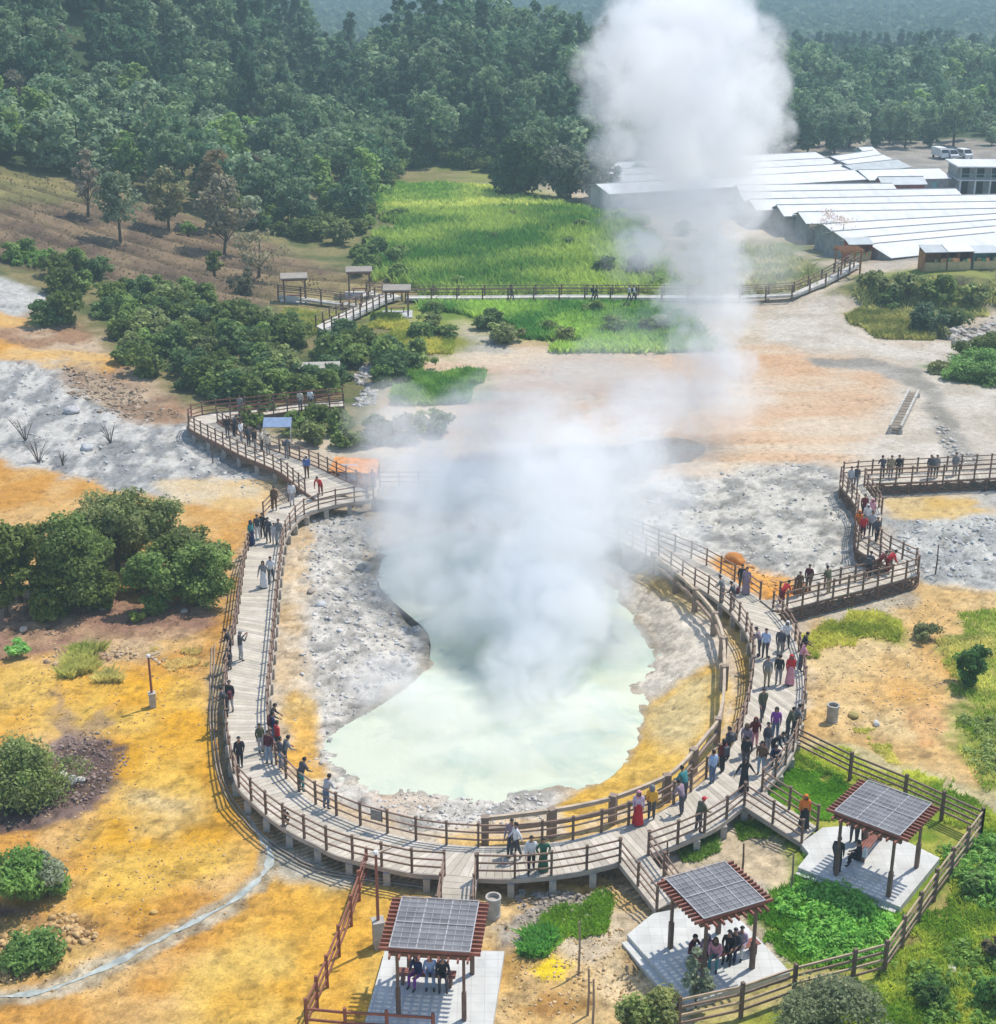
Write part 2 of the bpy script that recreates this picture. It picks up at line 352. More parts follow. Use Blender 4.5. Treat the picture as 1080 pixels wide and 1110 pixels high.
# inside the loop
zone([(318,560),(400,546),(398,604),(462,690),(457,730),(372,800),(380,840),(470,858),(620,858),(612,890),(480,915),(400,892),(345,868),(305,835),(298,770),(302,640)], (0.60,0.44,0.26), (0.66,0.56,0.42), 0.5, 0.6, 0.6, rub=.6)
zone([(335,556),(400,548),(398,604),(462,690),(457,730),(372,800),(380,846),(470,858),(605,858),(600,880),(480,902),(400,884),(356,862),(342,820),(340,740),(334,660)], (0.39,0.37,0.33), (0.64,0.60,0.53), 0.5, 0.7, 0.6, nz=fbm(X*0.9, Y*0.9, 23, 6, .6), rub=1.2, lo=.38, hi=.54)
zone([(312,760),(330,750),(342,800),(350,838),(335,846),(312,828)], (0.66,0.38,0.10), (0.70,0.50,0.22), 0.35, 0.6, 0.8)
zone([(395,860),(480,862),(470,880),(420,888)], (0.58,0.45,0.33), (0.66,0.56,0.44), 0.4, 0.6, 0.8, alpha=.8)
zone([(600,872),(640,852),(674,828),(694,800),(702,764),(730,736),(772,712),(790,745),(785,790),(752,838),(690,872),(610,905)], (0.66,0.40,0.09), (0.70,0.47,0.14), 0.35, 0.4, 0.8, rub=.3)
zone([(698,770),(735,740),(775,735),(775,780),(735,815),(705,800)], (0.62,0.48,0.24), (0.66,0.54,0.30), 0.8, 0.8, 0.8)
zone([(640,600),(700,606),(745,640),(776,690),(778,722),(732,742),(700,752),(690,742),(714,700),(690,664)], (0.55,0.50,0.42), (0.68,0.62,0.53), 0.4, 0.6, 0.8, rub=.7)
zone([(690,620),(715,618),(760,655),(770,672),(735,655),(700,640)], (0.64,0.45,0.2), (0.66,0.52,0.3), 0.4, 0.4, 0.8)
zone([(470,905),(600,905),(690,882),(752,848),(790,790),(800,730),(790,690),(760,650),(800,668),(820,705),(818,745),(806,800),(765,858),(700,896),(600,918),(480,918)], (0.60,0.38,0.12), (0.68,0.48,0.22), 0.3, 0.3, 0.9, rub=.6)
# front, between the shelters
zone([(500,960),(660,948),(712,990),(690,1030),(740,1095),(720,1300),(520,1300)], (0.58,0.36,0.13), (0.66,0.48,0.25), 0.5, 0.8, 0.6, rub=.5)
zone([(533,1008),(590,972),(660,962),(648,984),(600,1004),(555,1030),(535,1028)], (0.30,0.26,0.22), (0.47,0.41,0.33), 0.35, 0.5, 0.9, rub=.9)
zone([(600,1020),(660,980),(700,1000),(680,1030),(640,1045)], (0.55,0.45,0.31), (0.62,0.53,0.40), 0.5, 0.6, 0.9, alpha=.8)
zone([(578,1046),(600,1036),(624,1046),(612,1062),(586,1064)], (0.80,0.55,0.03), (0.80,0.62,0.10), 0.25, 0.3, 1.2)
zone([(560,1088),(610,1078),(645,1082),(640,1096),(590,1102)], (0.30,0.15,0.06), (0.50,0.30,0.10), 0.3, 0.5, 1.2)
zone([(655,1040),(690,1030),(715,1070),(690,1100),(650,1080)], (0.52,0.34,0.15), (0.66,0.52,0.32), 0.4, 0.5, 1.0, rub=1)
zone([(660,945),(712,985),(728,960),(705,930)], (0.42,0.27,0.12), (0.55,0.40,0.22), 0.3, 0.3, 0.9)
# right ochre ground
zone([(858,690),(900,665),(1000,632),(1060,640),(1250,640),(1250,930),(1080,880),(1000,850),(900,812),(866,800),(872,740)], (0.62,0.41,0.18), (0.68,0.51,0.27), 0.6, 0.8, 0.5, rub=.4)
zone([(905,740),(1000,700),(1040,720),(1030,760),(960,770)], (0.64,0.37,0.13), (0.67,0.45,0.2), 1, 1.2, 0.5, alpha=.8)
zone([(880,660),(990,634),(1000,650),(900,688)], (0.42,0.36,0.27), (0.54,0.47,0.36), 0.4, 0.5, 0.7)
zone([(985,770),(1008,764),(1028,770),(1028,810),(990,805)], (0.58,0.30,0.12), (0.63,0.40,0.19), 0.25, 0.4, 0.9)
zone([(868,700),(890,684),(930,664),(965,664),(985,690),(978,702),(935,690),(905,692),(880,712)], (0.30,0.28,0.05), (0.42,0.36,0.12), 0.4, 0.6, 0.9)
zone([(1025,700),(1060,665),(1250,655),(1250,930),(1080,870),(1030,800),(1040,760)], (0.20,0.26,0.04), (0.42,0.38,0.13), 0.6, 1.0, 0.7, nz=nB)
zone([(866,806),(905,806),(985,832),(1060,868),(1250,940),(1250,1300),(735,1300),(760,1085),(860,1050),(818,1000),(840,965),(860,940),(800,905),(830,880)], (0.17,0.25,0.03), (0.36,0.36,0.08), 0.5, 0.8, 0.6, nz=fbm(X*0.8, Y*0.8, 26, 4))
zone([(868,800),(905,806),(985,828),(1080,862),(1250,930),(1250,955),(1080,882),(985,850),(915,826),(872,814)], (0.52,0.44,0.24), (0.62,0.54,0.34), 0.4, 0.6, 0.9, rub=.7)
zone([(730,922),(820,894),(848,912),(862,945),(845,968),(800,958),(770,945)], (0.50,0.42,0.30), (0.62,0.50,0.33), 0.4, 0.5, 0.8, rub=.5)
zone([(965,1010),(1000,985),(1040,955),(1055,962),(1010,1008),(975,1040)], (0.34,0.26,0.11), (0.45,0.36,0.17), 0.4, 0.5, 0.9, alpha=.8)
zone([(925,1015),(962,1012),(965,1040),(930,1050)], (0.52,0.42,0.30), (0.6,0.52,0.4), 0.3, 0.3, 0.9)
zone([(730,1090),(900,1048),(930,1060),(880,1090),(760,1110)], (0.42,0.36,0.12), (0.50,0.42,0.2), 0.4, 0.6, 0.9)

STR = [(-60,1092),(0,1081),(60,1071),(130,1041),(200,1004),(250,978),(283,950),(293,928)]
zone([(x_-5, y_-9) for x_, y_ in STR]+[(x_+8, y_+9) for x_, y_ in STR[::-1]], (0.40,0.34,0.24), (0.56,0.50,0.38), 0.25, 0.35, 1.2, nz=nB, rub=.5, alpha=.85)
# hard-edged crusts: the salts dry in scales, and darker soil shows between them
ocr = S((-X+60)/40)*(Y < 130)
c1_ = st(fbm(X*1.3+nB, Y*1.3, 101, 5, .6), .52, .55); c2_ = st(fbm(X*0.6, Y*0.9+nB, 103, 5, .62), .57, .60); c3_ = st(fbm(X*3.1, Y*3.1, 105, 4, .6), .60, .64)
ALB = ALB*(1+ (0.13*c1_ - 0.20*c2_*(1-c1_) - 0.22*c3_)*(1-S((Y-78)/14)))[:, None]
vein = np.clip(1-np.abs(fbm(X*0.9+1.5*nB, Y*0.55-0.5*X, 107, 5, .6)-.5)/.022, 0, 1)*np.clip(ROUGH, 0, 1)
ALB = ALB*(1-0.42*vein[:, None])
# relief: undulation, rills, furrows, rubble
near = 1-S((Y-230)/60)
rel = 0.35*(fbm(X*0.09, Y*0.09, 71, 3)-0.5)*S((Y-95)/40)*near
rub = ROUGH*near
r1 = fbm(X*1.1, Y*1.1, 72, 3); r2 = fbm(X*2.6, Y*2.6, 73, 2)
rel = rel + rub*(0.16*np.abs(r1-0.5)*2 + 0.08*np.clip(r2-0.52, 0, 1)*3 - 0.07)
rel = rel + (1-np.clip(rub, 0, 1))*0.05*(nB-0.5)*near
sdp = np.full(X.shape, -99.0); kk = np.nonzero((np.abs(X) < 40) & (Y > 40) & (Y < 110))[0]
sdp[kk] = polysd(X[kk], Y[kk], POND)
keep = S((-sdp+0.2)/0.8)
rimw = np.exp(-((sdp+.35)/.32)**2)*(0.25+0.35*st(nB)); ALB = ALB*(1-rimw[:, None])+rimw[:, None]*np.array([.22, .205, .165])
Z = Zb + rel*keep
# dark cracks and rills: one mask both sinks them and darkens the albedo
cr = np.abs(fbm(X*0.5+2*nB, Y*0.5, 81, 3)-0.5)
crk = np.clip(1-cr/0.016, 0, 1)*st(fbm(X*0.16, Y*0.16, 83, 2), .45, .6)*(1-S((Y-120)/40))*(Y > 40)
Z = Z - 0.07*crk*keep - 0.16*vein*keep*near
ALB = ALB*(1-0.45*crk[:, None])
# plough furrows on the brown field
Fld = PG([(-160,195),(80,202),(190,236),(260,256),(330,280),(430,302),(300,330),(200,328),(100,298),(-160,280)])
kf = np.nonzero((Y > 110) & (Y < 240) & (X < 5))[0]
af = S(0.5+polysd(X[kf], Y[kf], Fld)/4)
fw = np.sin((X[kf]*0.25+Y[kf]*0.97)*1.25+3*nC[kf]+2.0*nA[kf])
Z[kf] += 0.24*af*fw
ALB[kf] *= (1-0.38*af*(fw < -0.45))[:, None]
lum = ALB.mean(1, keepdims=True); ALB = np.clip((lum+(ALB-lum)*1.12)*GAIN*(0.86+0.28*nB[:, None]), 0.008, 0.8)
GAIN_DONE = 1
ny = len(ys)
I = np.arange(ny*nx).reshape(ny, nx)
Fq = np.stack([I[:-1, :-1].ravel(), I[:-1, 1:].ravel(), I[1:, 1:].ravel(), I[1:, :-1].ravel()], 1)
gm = attr_mat('soil', rough=0.9, var=0.20, scale=2.3, bump=0.9, bdist=0.10, detail=9)
gN = gm.node_tree.nodes; gL = gm.node_tree.links      # finer grain: grit and scattered dark specks
gtc = gN.new('ShaderNodeTexCoord'); gn2 = gN.new('ShaderNodeTexNoise'); gn2.inputs['Scale'].default_value = 11; gn2.inputs['Detail'].default_value = 8; gn2.inputs['Roughness'].default_value = .7
gr2 = gN.new('ShaderNodeMapRange'); gr2.inputs[1].default_value = .32; gr2.inputs[2].default_value = .62; gr2.inputs[3].default_value = .70; gr2.inputs[4].default_value = 1.08
gvo = gN.new('ShaderNodeTexVoronoi'); gvo.inputs['Scale'].default_value = 2.6; gvo.inputs['Randomness'].default_value = 1
gr3 = gN.new('ShaderNodeMapRange'); gr3.inputs[1].default_value = .06; gr3.inputs[2].default_value = .16; gr3.inputs[3].default_value = .62; gr3.inputs[4].default_value = 1.0
gmu = gN.new('ShaderNodeMath'); gmu.operation = 'MULTIPLY'; gsc = gN.new('ShaderNodeVectorMath'); gsc.operation = 'SCALE'
gL.new(gtc.outputs['Object'], gn2.inputs[0]); gL.new(gtc.outputs['Object'], gvo.inputs[0]); gL.new(gn2.outputs[0], gr2.inputs[0]); gL.new(gvo.outputs['Distance'], gr3.inputs[0])
gL.new(gr2.outputs[0], gmu.inputs[0]); gL.new(gr3.outputs[0], gmu.inputs[1])
gb = gN['Principled BSDF']; gsrc = gb.inputs['Base Color'].links[0].from_socket; gL.new(gsrc, gsc.inputs[0]); gL.new(gmu.outputs[0], gsc.inputs['Scale']); gL.new(gsc.outputs[0], gb.inputs['Base Color'])
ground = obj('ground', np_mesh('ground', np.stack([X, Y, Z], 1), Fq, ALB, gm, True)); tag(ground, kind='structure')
GZI = Z.reshape(ny, nx)
def gz(x, y):
    """height of the built ground sheet"""
    i = min(max(np.searchsorted(ys, y)-1, 0), ny-2); t = (y-ys[i])/(ys[i+1]-ys[i])
    r = 0
    for k, w in ((i, 1-t), (i+1, t)):
        hw = 0.44*ys[k]+14; u = min(max((x/hw+1)/2*(nx-1), 0), nx-1.001); j = int(u); f = u-j
        r += w*(GZI[k, j]*(1-f)+GZI[k, j+1]*f)
    return float(r)
def gzv(x, y):
    i = np.clip(np.searchsorted(ys, y)-1, 0, ny-2); t = (y-ys[i])/(ys[i+1]-ys[i]); r = 0
    for k, w in ((i, 1-t), (i+1, t)):
        u = np.clip((x/(0.44*ys[k]+14)+1)/2*(nx-1), 0, nx-1.001); j = u.astype(int); f = u-j
        r = r + w*(GZI[k, j]*(1-f)+GZI[k, j+1]*f)
    return r

# ------------------------------------------------------------------ hot pool and stream
m, nt, N, L, b = new_mat('milky_water')
tc = N.new('ShaderNodeTexCoord'); nz = N.new('ShaderNodeTexNoise'); nz.inputs['Scale'].default_value = 0.22; nz.inputs['Detail'].default_value = 8; nz.inputs['Roughness'].default_value = .62; nz.inputs['Distortion'].default_value = 1.2
cr_ = N.new('ShaderNodeValToRGB'); cr_.color_ramp.elements[0].color = (0.37, 0.47, 0.38, 1); cr_.color_ramp.elements[1].color = (0.57, 0.60, 0.455, 1)
cr_.color_ramp.elements[0].position = 0.30; cr_.color_ramp.elements[1].position = 0.52
L.new(tc.outputs['Object'], nz.inputs[0]); L.new(nz.outputs[0], cr_.inputs[0]); L.new(cr_.outputs[0], b.inputs['Base Color'])
n2 = N.new('ShaderNodeTexNoise'); n2.inputs['Scale'].default_value = 3.0; n2.inputs['Detail'].default_value = 4; L.new(tc.outputs['Object'], n2.inputs[0])
bp = N.new('ShaderNodeBump'); bp.inputs['Strength'].default_value = 0.35; bp.inputs['Distance'].default_value = 0.05
L.new(n2.outputs[0], bp.inputs['Height']); L.new(bp.outputs[0], b.inputs['Normal'])
b.inputs['Roughness'].default_value = 0.25; b.inputs['Specular IOR Level'].default_value = 0.4
cx = sum(p[0] for p in POND)/len(POND); cy = sum(p[1] for p in POND)/len(POND)
wv = [(cx, cy, POND_Z)]+[(cx+(x-cx)*1.12, cy+(y-cy)*1.12, POND_Z) for x, y in POND]
mb = MB(); mb.add(wv, [(0, i+1, (i+1) % len(POND)+1) for i in range(len(POND))])
tag(mb.build('pond_water', m), kind='structure')

def catmull(P, n=8):
    P = [np.array(p, float) for p in P]; out = []
    for i in range(len(P)-1):
        p0 = P[max(i-1, 0)]; p1 = P[i]; p2 = P[i+1]; p3 = P[min(i+2, len(P)-1)]
        for k in range(n):
            t = k/n
            out.append(0.5*((2*p1)+(-p0+p2)*t+(2*p0-5*p1+4*p2-p3)*t*t+(-p0+3*p1-3*p2+p3)*t**3))
    out.append(P[-1]); return out
sm, nt, N, L, b = new_mat('stream_water')
at = N.new('ShaderNodeAttribute'); at.attribute_name = 'col'; tc = N.new('ShaderNodeTexCoord'); nz = N.new('ShaderNodeTexNoise'); nz.inputs['Scale'].default_value = 2.5; nz.inputs['Detail'].default_value = 6
mr = N.new('ShaderNodeMapRange'); mr.inputs[1].default_value = .35; mr.inputs[2].default_value = .65; mr.inputs[3].default_value = .65; mr.inputs[4].default_value = 1.1
vm = N.new('ShaderNodeVectorMath'); vm.operation = 'SCALE'
L.new(tc.outputs['Object'], nz.inputs[0]); L.new(nz.outputs[0], mr.inputs[0]); L.new(at.outputs['Color'], vm.inputs[0]); L.new(mr.outputs[0], vm.inputs['Scale']); L.new(vm.outputs[0], b.inputs['Base Color'])
b.inputs['Roughness'].default_value = 0.3
cpts = catmull([G(*p)[:2] for p in [(-60,1092),(0,1081),(60,1071),(130,1041),(200,1004),(250,978),(283,950),(293,928),(284,908),(268,885)]], 14)
mb = MB(); V = []; F = []; 
for i, p in enumerate(cpts):
    d = cpts[min(i+1, len(cpts)-1)]-cpts[max(i-1, 0)]; d = d/np.linalg.norm(d); nrm = np.array([-d[1], d[0]])
    w = 0.05+0.05*math.sin(i*0.35)+0.13*vnoise(np.array([i*0.5]), np.array([0.5]), 3)[0]
    for s_ in (-1, -0.33, 0.33, 1):
        q = p+nrm*w*s_; V.append((q[0], q[1], gz(q[0], q[1])+0.02+0.01*(1-abs(s_))))
for i in range(len(cpts)-1):
    for k in range(3): F.append((i*4+k, i*4+k+1, i*4+k+5, i*4+k+4))
mb.add(V, F, (0.45, 0.475, 0.42)); tag(mb.build('stream', sm, smooth=True), kind='structure')
# ------------------------------------------------------------------ boardwalks
DZ = 0.75
wood_deck = attr_mat('weathered_planks', rough=0.8, var=0.16, scale=2.0, bump=0.3, bdist=0.01)
wood_rail = mat('brown_stained_rail', (0.25, 0.165, 0.12), 0.7, 0.25, 3.0)
wood_post = mat('dark_post_timber', (0.16, 0.105, 0.078), 0.7, 0.25, 3.0)
wood_red = mat('red_brown_timber', (0.24, 0.09, 0.062), 0.65, 0.2, 3.0)
wood_tan = mat('sun_bleached_timber', (0.50, 0.40, 0.29), 0.8, 0.2, 2.5)
wood_tan_post = mat('grey_brown_timber', (0.27, 0.205, 0.155), 0.8, 0.2, 2.5)
fascia_m = mat('pale_edge_board', (0.42, 0.36, 0.30), 0.8, 0.18, 2.0)
fascia_d = mat('dark_truss_timber', (0.17, 0.10, 0.072), 0.8, 0.2, 2.0)
concrete = mat('rough_concrete', (0.42, 0.39, 0.34), 0.9, 0.2, 4.0, bump=0.3)
paving = mat('pale_paving', (0.46, 0.47, 0.46), 0.85, 0.10, 1.6)

def W2(pts, z): return [np.array(GZ(px, py, z)) for px, py in pts]
def resample(P, step, closed=False):
    P = [np.array(p, float) for p in P]; L_ = [0]
    for i in range(1, len(P)): L_.append(L_[-1]+np.linalg.norm(P[i]-P[i-1]))
    n = max(1, int(round(L_[-1]/step))); out = []
    for k in range(n+1):
        s_ = L_[-1]*k/n; i = min(max(np.searchsorted(L_, s_)-1, 0), len(P)-2)
        t = (s_-L_[i])/max(L_[i+1]-L_[i], 1e-9); out.append(P[i]*(1-t)+P[i+1]*t)
    return out
def at_frac(P, fr):
    P = [np.array(p, float) for p in P]; L_ = [0]
    for i in range(1, len(P)): L_.append(L_[-1]+np.linalg.norm(P[i]-P[i-1]))
    return [P[i]*(1-t)+P[i+1]*t for s_ in [f*L_[-1] for f in fr] for i in [min(max(int(np.searchsorted(L_, s_))-1, 0), len(P)-2)] for t in [(s_-L_[i])/max(L_[i+1]-L_[i], 1e-9)]]

def deck_mesh(Ls, Rs, z0, z1=None, plank=0.27, col=(0.53, 0.475, 0.39), parent=None, seed=0):
    """planked deck between two matched edge lines"""
    r_ = random.Random(seed); mb = MB()
    n = len(Ls); z1 = z0 if z1 is None else z1
    cen = [(Ls[i]+Rs[i])/2 for i in range(n)]; L_ = [0]
    for i in range(1, n): L_.append(L_[-1]+np.linalg.norm(cen[i]-cen[i-1]))
    tot = L_[-1]; k = int(tot/plank)
    def at(s_):
        i = min(max(int(np.searchsorted(L_, s_))-1, 0), n-2); t = min(max((s_-L_[i])/max(L_[i+1]-L_[i], 1e-9), 0), 1)
        return Ls[i]*(1-t)+Ls[i+1]*t, Rs[i]*(1-t)+Rs[i+1]*t, z0+(z1-z0)*s_/tot
    for j in range(k):
        a, b_, za = at(tot*j/k); c, d, zc = at(tot*(j+0.95)/k)
        g = 0.80+0.30*r_.random(); 
        if r_.random() < 0.12: g *= 0.86
        cc = (col[0]*g, col[1]*g, col[2]*g*(0.96+0.06*r_.random()))
        dz_ = r_.uniform(-.004, .004)
        V = [(*a, za+dz_), (*b_, za+dz_), (*d, zc+dz_), (*c, zc+dz_)]
        V = V+[(x, y, z-0.06) for x, y, z in V]
        mb.add(V, [(0,1,2,3), (7,6,5,4), (0,4,5,1), (1,5,6,2), (2,6,7,3), (3,7,4,0)], cc)
    o = mb.build('deck', wood_deck, parent)
    me = o.data   # keep the tops facing up
    return o
def line_beam(P, za, zb, w, h, mb, col=None):
    n = len(P)
    for i in range(n-1):
        t0 = za+(zb-za)*i/(n-1); t1 = za+(zb-za)*(i+1)/(n-1)
        mb.bar((*P[i], t0), (*P[i+1], t1), w, h, col)
POSTS = {}   # thing -> list of (distance, x, y, z) so far ones can be joined
def railing(parent, pts, z0, z1=None, h=1.0, step=1.25, pw=0.085, rails=(0.97, 0.64, 0.31), rm=None, pm=None, rw=0.045, rh=0.065, world_pts=False, dense=True, foot=0.25):
    z1 = z0 if z1 is None else z1
    P = pts if world_pts else W2(pts, z0 if z0 == z1 else (z0+z1)/2)
    if dense and len(P) > 2: P = catmull(P, 6)
    P = resample(P, step); n = len(P)
    zs = [z0+(z1-z0)*i/(n-1) for i in range(n)]
    lst = POSTS.setdefault(parent.name, [])
    for i in range(n): lst.append((float(np.hypot(P[i][0], P[i][1])), float(P[i][0]), float(P[i][1]), zs[i], h, pw, pm or wood_post, parent, foot))
    for rr in rails:
        mb = MB()
        for i in range(n-1):
            mb.bar((*P[i], zs[i]+rr*h), (*P[i+1], zs[i+1]+rr*h), rw, rh)
        mb.build('rail', rm or wood_rail, parent)
    return P
def flush_posts(parent, cap=100):
    lst = sorted(POSTS.pop(parent.name, []), key=lambda t: t[0])
    cache = {}
    for i, (d, x, y, z, h, pw, pm, par, foot) in enumerate(lst[:cap]):
        key = (h, pw, pm.name, foot)
        if key not in cache:
            mb = MB(); mb.box((-pw/2, -pw/2, -foot), (pw/2, pw/2, h+0.05)); mb.box((-pw*.7, -pw*.7, h+0.05), (pw*.7, pw*.7, h+0.08)); cache[key] = mb.mesh('post', pm)
        o = obj('post', cache[key], par, (x, y, z), (0, 0, math.atan2(y-60, x)))
    if len(lst) > cap:
        mb = MB()
        for (d, x, y, z, h, pw, pm, par, foot) in lst[cap:]: mb.box((x-pw/2, y-pw/2, z-foot), (x+pw/2, y+pw/2, z+h+0.06))
        tag(mb.build('post', lst[-1][6], parent), kind='stuff')
def pair_deck(pairs, z, n=6):
    Lp = catmull(W2([a for a, b_ in pairs], z), n); Rp = catmull(W2([b_ for a, b_ in pairs], z), n)
    return Lp, Rp
def underside(parent, Lp, Rp, z, edge_m, piles=True, h=0.20, step=1.6):
    for P in (Lp, Rp):
        mb = MB(); line_beam(P, z-0.11, z-0.11, 0.10, h, mb); mb.build('edge_beam', edge_m, parent)
    if piles:
        qs = sorted([p for P in (Lp, Rp) for p in resample(P, step)], key=lambda p: p[1]); me = None; far_ = MB()
        for i, q in enumerate(qs):
            g = gz(q[0], q[1])
            if i < 100:
                mb = MB(); mb.box((-.13, -.13, g-.3-z), (.13, .13, -.215)); mb.build('footing', concrete, parent).location = (q[0], q[1], z)
            else: far_.box((q[0]-.13, q[1]-.13, g-.3), (q[0]+.13, q[1]+.13, z-.215))
        if far_.n: tag(far_.build('footing', concrete, parent), kind='stuff')

# --- the loop round the pool
loop = empty('boardwalk', (0, 0, 0))
tag(loop, 'long curved grey plank boardwalk with brown railings looping round the steaming pool', 'boardwalk')
pairs = [((326,536),(405,541)), ((313,544),(360,548)), ((297,550),(330,558)), ((285,563),(316,572)), ((273,580),(308,588)), ((266,610),(304.5,612)), ((262,640),(301.5,640)), ((256.5,680),(297.5,688)),
         ((248,722),(293.5,732)), ((244.5,762),(290.5,765)), ((247,800),(292,798)), ((252,830),(297,822)), ((259,853),(305,837)), ((275,870),(323,857)), ((297,889),(346,874)),
         ((319,903),(372,887)), ((343,915),(398,897)), ((364,926),(420,903)), ((390,933),(446,909.5)), ((419,940),(468,914)), ((449,946),(490,916)), ((482,948),(508,917.5)), ((517,951),(527,918)), ((549,952),(548,918)), ((582,950),(570,916.5)), ((617,946),(603,913)),
         ((648,940),(625,909.5)), ((672,934),(645,904.5)), ((703,926),(675,896)), ((729,917),(707,885)), ((752,907),(728,873)), ((777,895.5),(748,859)), ((807,872),(768,842)), ((826,857),(785,822)), ((843,840),(798,803)), ((857,820),(807,781)), ((864.5,800),(812,760)),
         ((870,772),(816,732)), ((872.5,748),(816.5,714)), ((871.5,730),(814,698)), ((867,710),(808,683)), ((861,692),(800,672)), ((852,677),(787,658)), ((838,661),(768,643)), ((824,650),(748,631)), ((806,637),(728,617)),
         ((788,625.5),(705,603)), ((768,614),(680,590)), ((745,603),(655,579)), ((717,592),(628,569)), ((680,577),(600,561)), ((640,562),(570,555)), ((590,548),(540,550)), ((540,536),(505,546)), ((490,528),(465,543)), ((440,527),(428,541)), ((412,527),(408,541))]
Lp, Rp = pair_deck(pairs, DZ)
deck_mesh(Lp, Rp, DZ, parent=loop, seed=3)
underside(loop, Lp, Rp, DZ, fascia_m)
railing(loop, [(313,544),(297,550),(286,561)], DZ)
railing(loop, [(272,588),(266,610),(262,640),(256.5,680),(248,722),(244.5,762),(247,800),(252,830),(259,853),(275,870),(297,889),(319,903),(343,915),(364,926),(390,933),(419,940),(449,946),(482,948)], DZ)
railing(loop, [(405,541),(360,548),(330,558),(316,572),(308,588),(304.5,612),(301.5,640),(297.5,688),(293.5,732),(290.5,765),(292,798),(297,822),(305,837),(323,857),(346,874),(372,887),(398,897),(420,903),(446,909.5),(468,914),(490,916),(508,917.5),(527,918),(548,918),(570,916.5),(603,913),(625,909.5),(645,904.5),(675,896),(707,885),(728,873),(748,859),(768,842),(785,822),(798,803),(807,781),(812,760),(816,732),(816.5,714),(814,698),(808,683),(800,672),(787,658),(768,643),(748,631),(728,617),(705,603),(680,590),(655,579)], DZ)
railing(loop, [(518,951),(549,952),(582,950),(617,946),(648,940),(672,934)], DZ)
railing(loop, [(703,926),(729,917),(752,907),(777,895.5),(807,872)], DZ)
railing(loop, [(826,857),(843,840),(857,820),(864.5,800),(870,772),(872.5,748),(871.5,730),(867,710),(861,692),(852,677),(838,661)], DZ)
railing(loop, [(824,650),(806,637),(788,625.5),(768,614),(745,603),(717,592),(680,577)], DZ)
railing(loop, [(640,562),(590,548),(540,536),(490,528),(440,527),(412,527)], DZ)
flush_posts(loop)

# --- zigzag branch on the right with its lattice truss
zig = empty('boardwalk', (0, 0, 0))
tag(zig, 'zigzag boardwalk branch on dark lattice trusses at the right, crowded at its bend', 'boardwalk')
zp = [((838,661),(824,650)), ((853,660),(845,650)), ((900,648),(885,640)), ((950,635.5),(937,629)), ((985,626),(955,624)), ((995,622),(966,617)), ((994,614),(958,611)), ((977,606),(945,604)), ((957,595),(930,595)),
      ((950,585),(927,580)), ((953,570),(927.5,567)), ((955.5,557),(930,553)), ((950,545),(924,542)), ((940,531),(915,531)), ((936,526),(911,524)), ((942,524),(914,517.5)), ((965,523),(938,515)), ((1011,521),(1005,512)), ((1050,519),(1045,509.5)), ((1090,517),(1088,507.5)), ((1140,515),(1138,505.5))]
Lz, Rz = pair_deck(zp, DZ+0.1)
deck_mesh(Lz, Rz, DZ+0.1, parent=zig, seed=4)
for P in (Lz, Rz):
    mb = MB(); mt = MB()
    line_beam(P, DZ+0.0, DZ+0.0, 0.08, 0.10, mb)
    line_beam(P, DZ-0.62, DZ-0.62, 0.08, 0.08, mt)
    Q = resample(P, 0.9)
    for i in range(len(Q)-1):
        mt.bar((*Q[i], DZ-0.6), (*Q[i+1], DZ-0.04), 0.06, 0.07); mt.bar((*Q[i], DZ-0.04), (*Q[i+1], DZ-0.6), 0.055, 0.07)
    for i in range(0, len(Q), 2): mt.bar((*Q[i], gz(*Q[i])-.2), (*Q[i], DZ), 0.12, 0.12, up=(0, 1, 0))
    mb.build('edge_beam', fascia_d, zig); mt.build('truss', fascia_d, zig)
railing(zig, [(853,660),(900,648),(950,635.5),(985,626),(995,622)], DZ+.1, step=1.05, dense=False)
railing(zig, [(995,621),(994,614),(977,606),(957,595),(950,585)], DZ+.1, step=1.05)
railing(zig, [(845,650),(885,640),(937,629),(966,617)], DZ+.1, step=1.05, dense=False)
railing(zig, [(966,616),(945,604),(930,595),(927,580),(927.5,567),(930,553),(924,542),(915,531),(911,524),(914,517.5)], DZ+.1, step=1.05)
railing(zig, [(955.5,557),(950,545),(940,531),(937,525)], DZ+.1, step=1.05)
railing(zig, [(937,524.5),(965,523),(1011,521),(1050,519),(1090,517),(1140,515)], DZ+.1, step=1.05, dense=False)
railing(zig, [(914,517.5),(938,515),(1005,512),(1045,509.5),(1088,507.5),(1138,505.5)], DZ+.1, step=1.05, dense=False)
flush_posts(zig)

# --- upper left walkway with its hairpin
upw = empty('boardwalk', (0, 0, 0))
tag(upw, 'upper left boardwalk with a sharp hairpin, running down to the loop past white sinter', 'boardwalk')
up = [((342,542),(398,531)), ((325,530),(372,520)), ((306,514),(345,507)), ((285,504),(318,496)), ((263,495),(293,487)), ((240,483),(268,476)), ((218,472),(248,466)), ((205,464),(236,458)), ((207,454),(240,455.5)), ((224,449),(250,454.5)),
      ((250,446),(268,452.5)), ((280,443.5),(284,451)), ((315,439),(316,446.5)), ((345,436.5),(345,443)), ((372,434.5),(373,441))]
Lu, Ru = pair_deck(up, DZ+.1)
deck_mesh(Lu, Ru, DZ+.1, parent=upw, seed=5, plank=.33)
underside(upw, Lu, Ru, DZ+.1, fascia_d, h=.34, step=2.2)
railing(upw, [(331,535),(325,530),(306,514),(285,504),(263,495),(240,483),(218,472),(205,464)], DZ+.1, step=1.1)
railing(upw, [(398,531),(372,520),(345,507),(318,496),(293,487),(268,476),(248,466),(236,458)], DZ+.1, step=1.1)
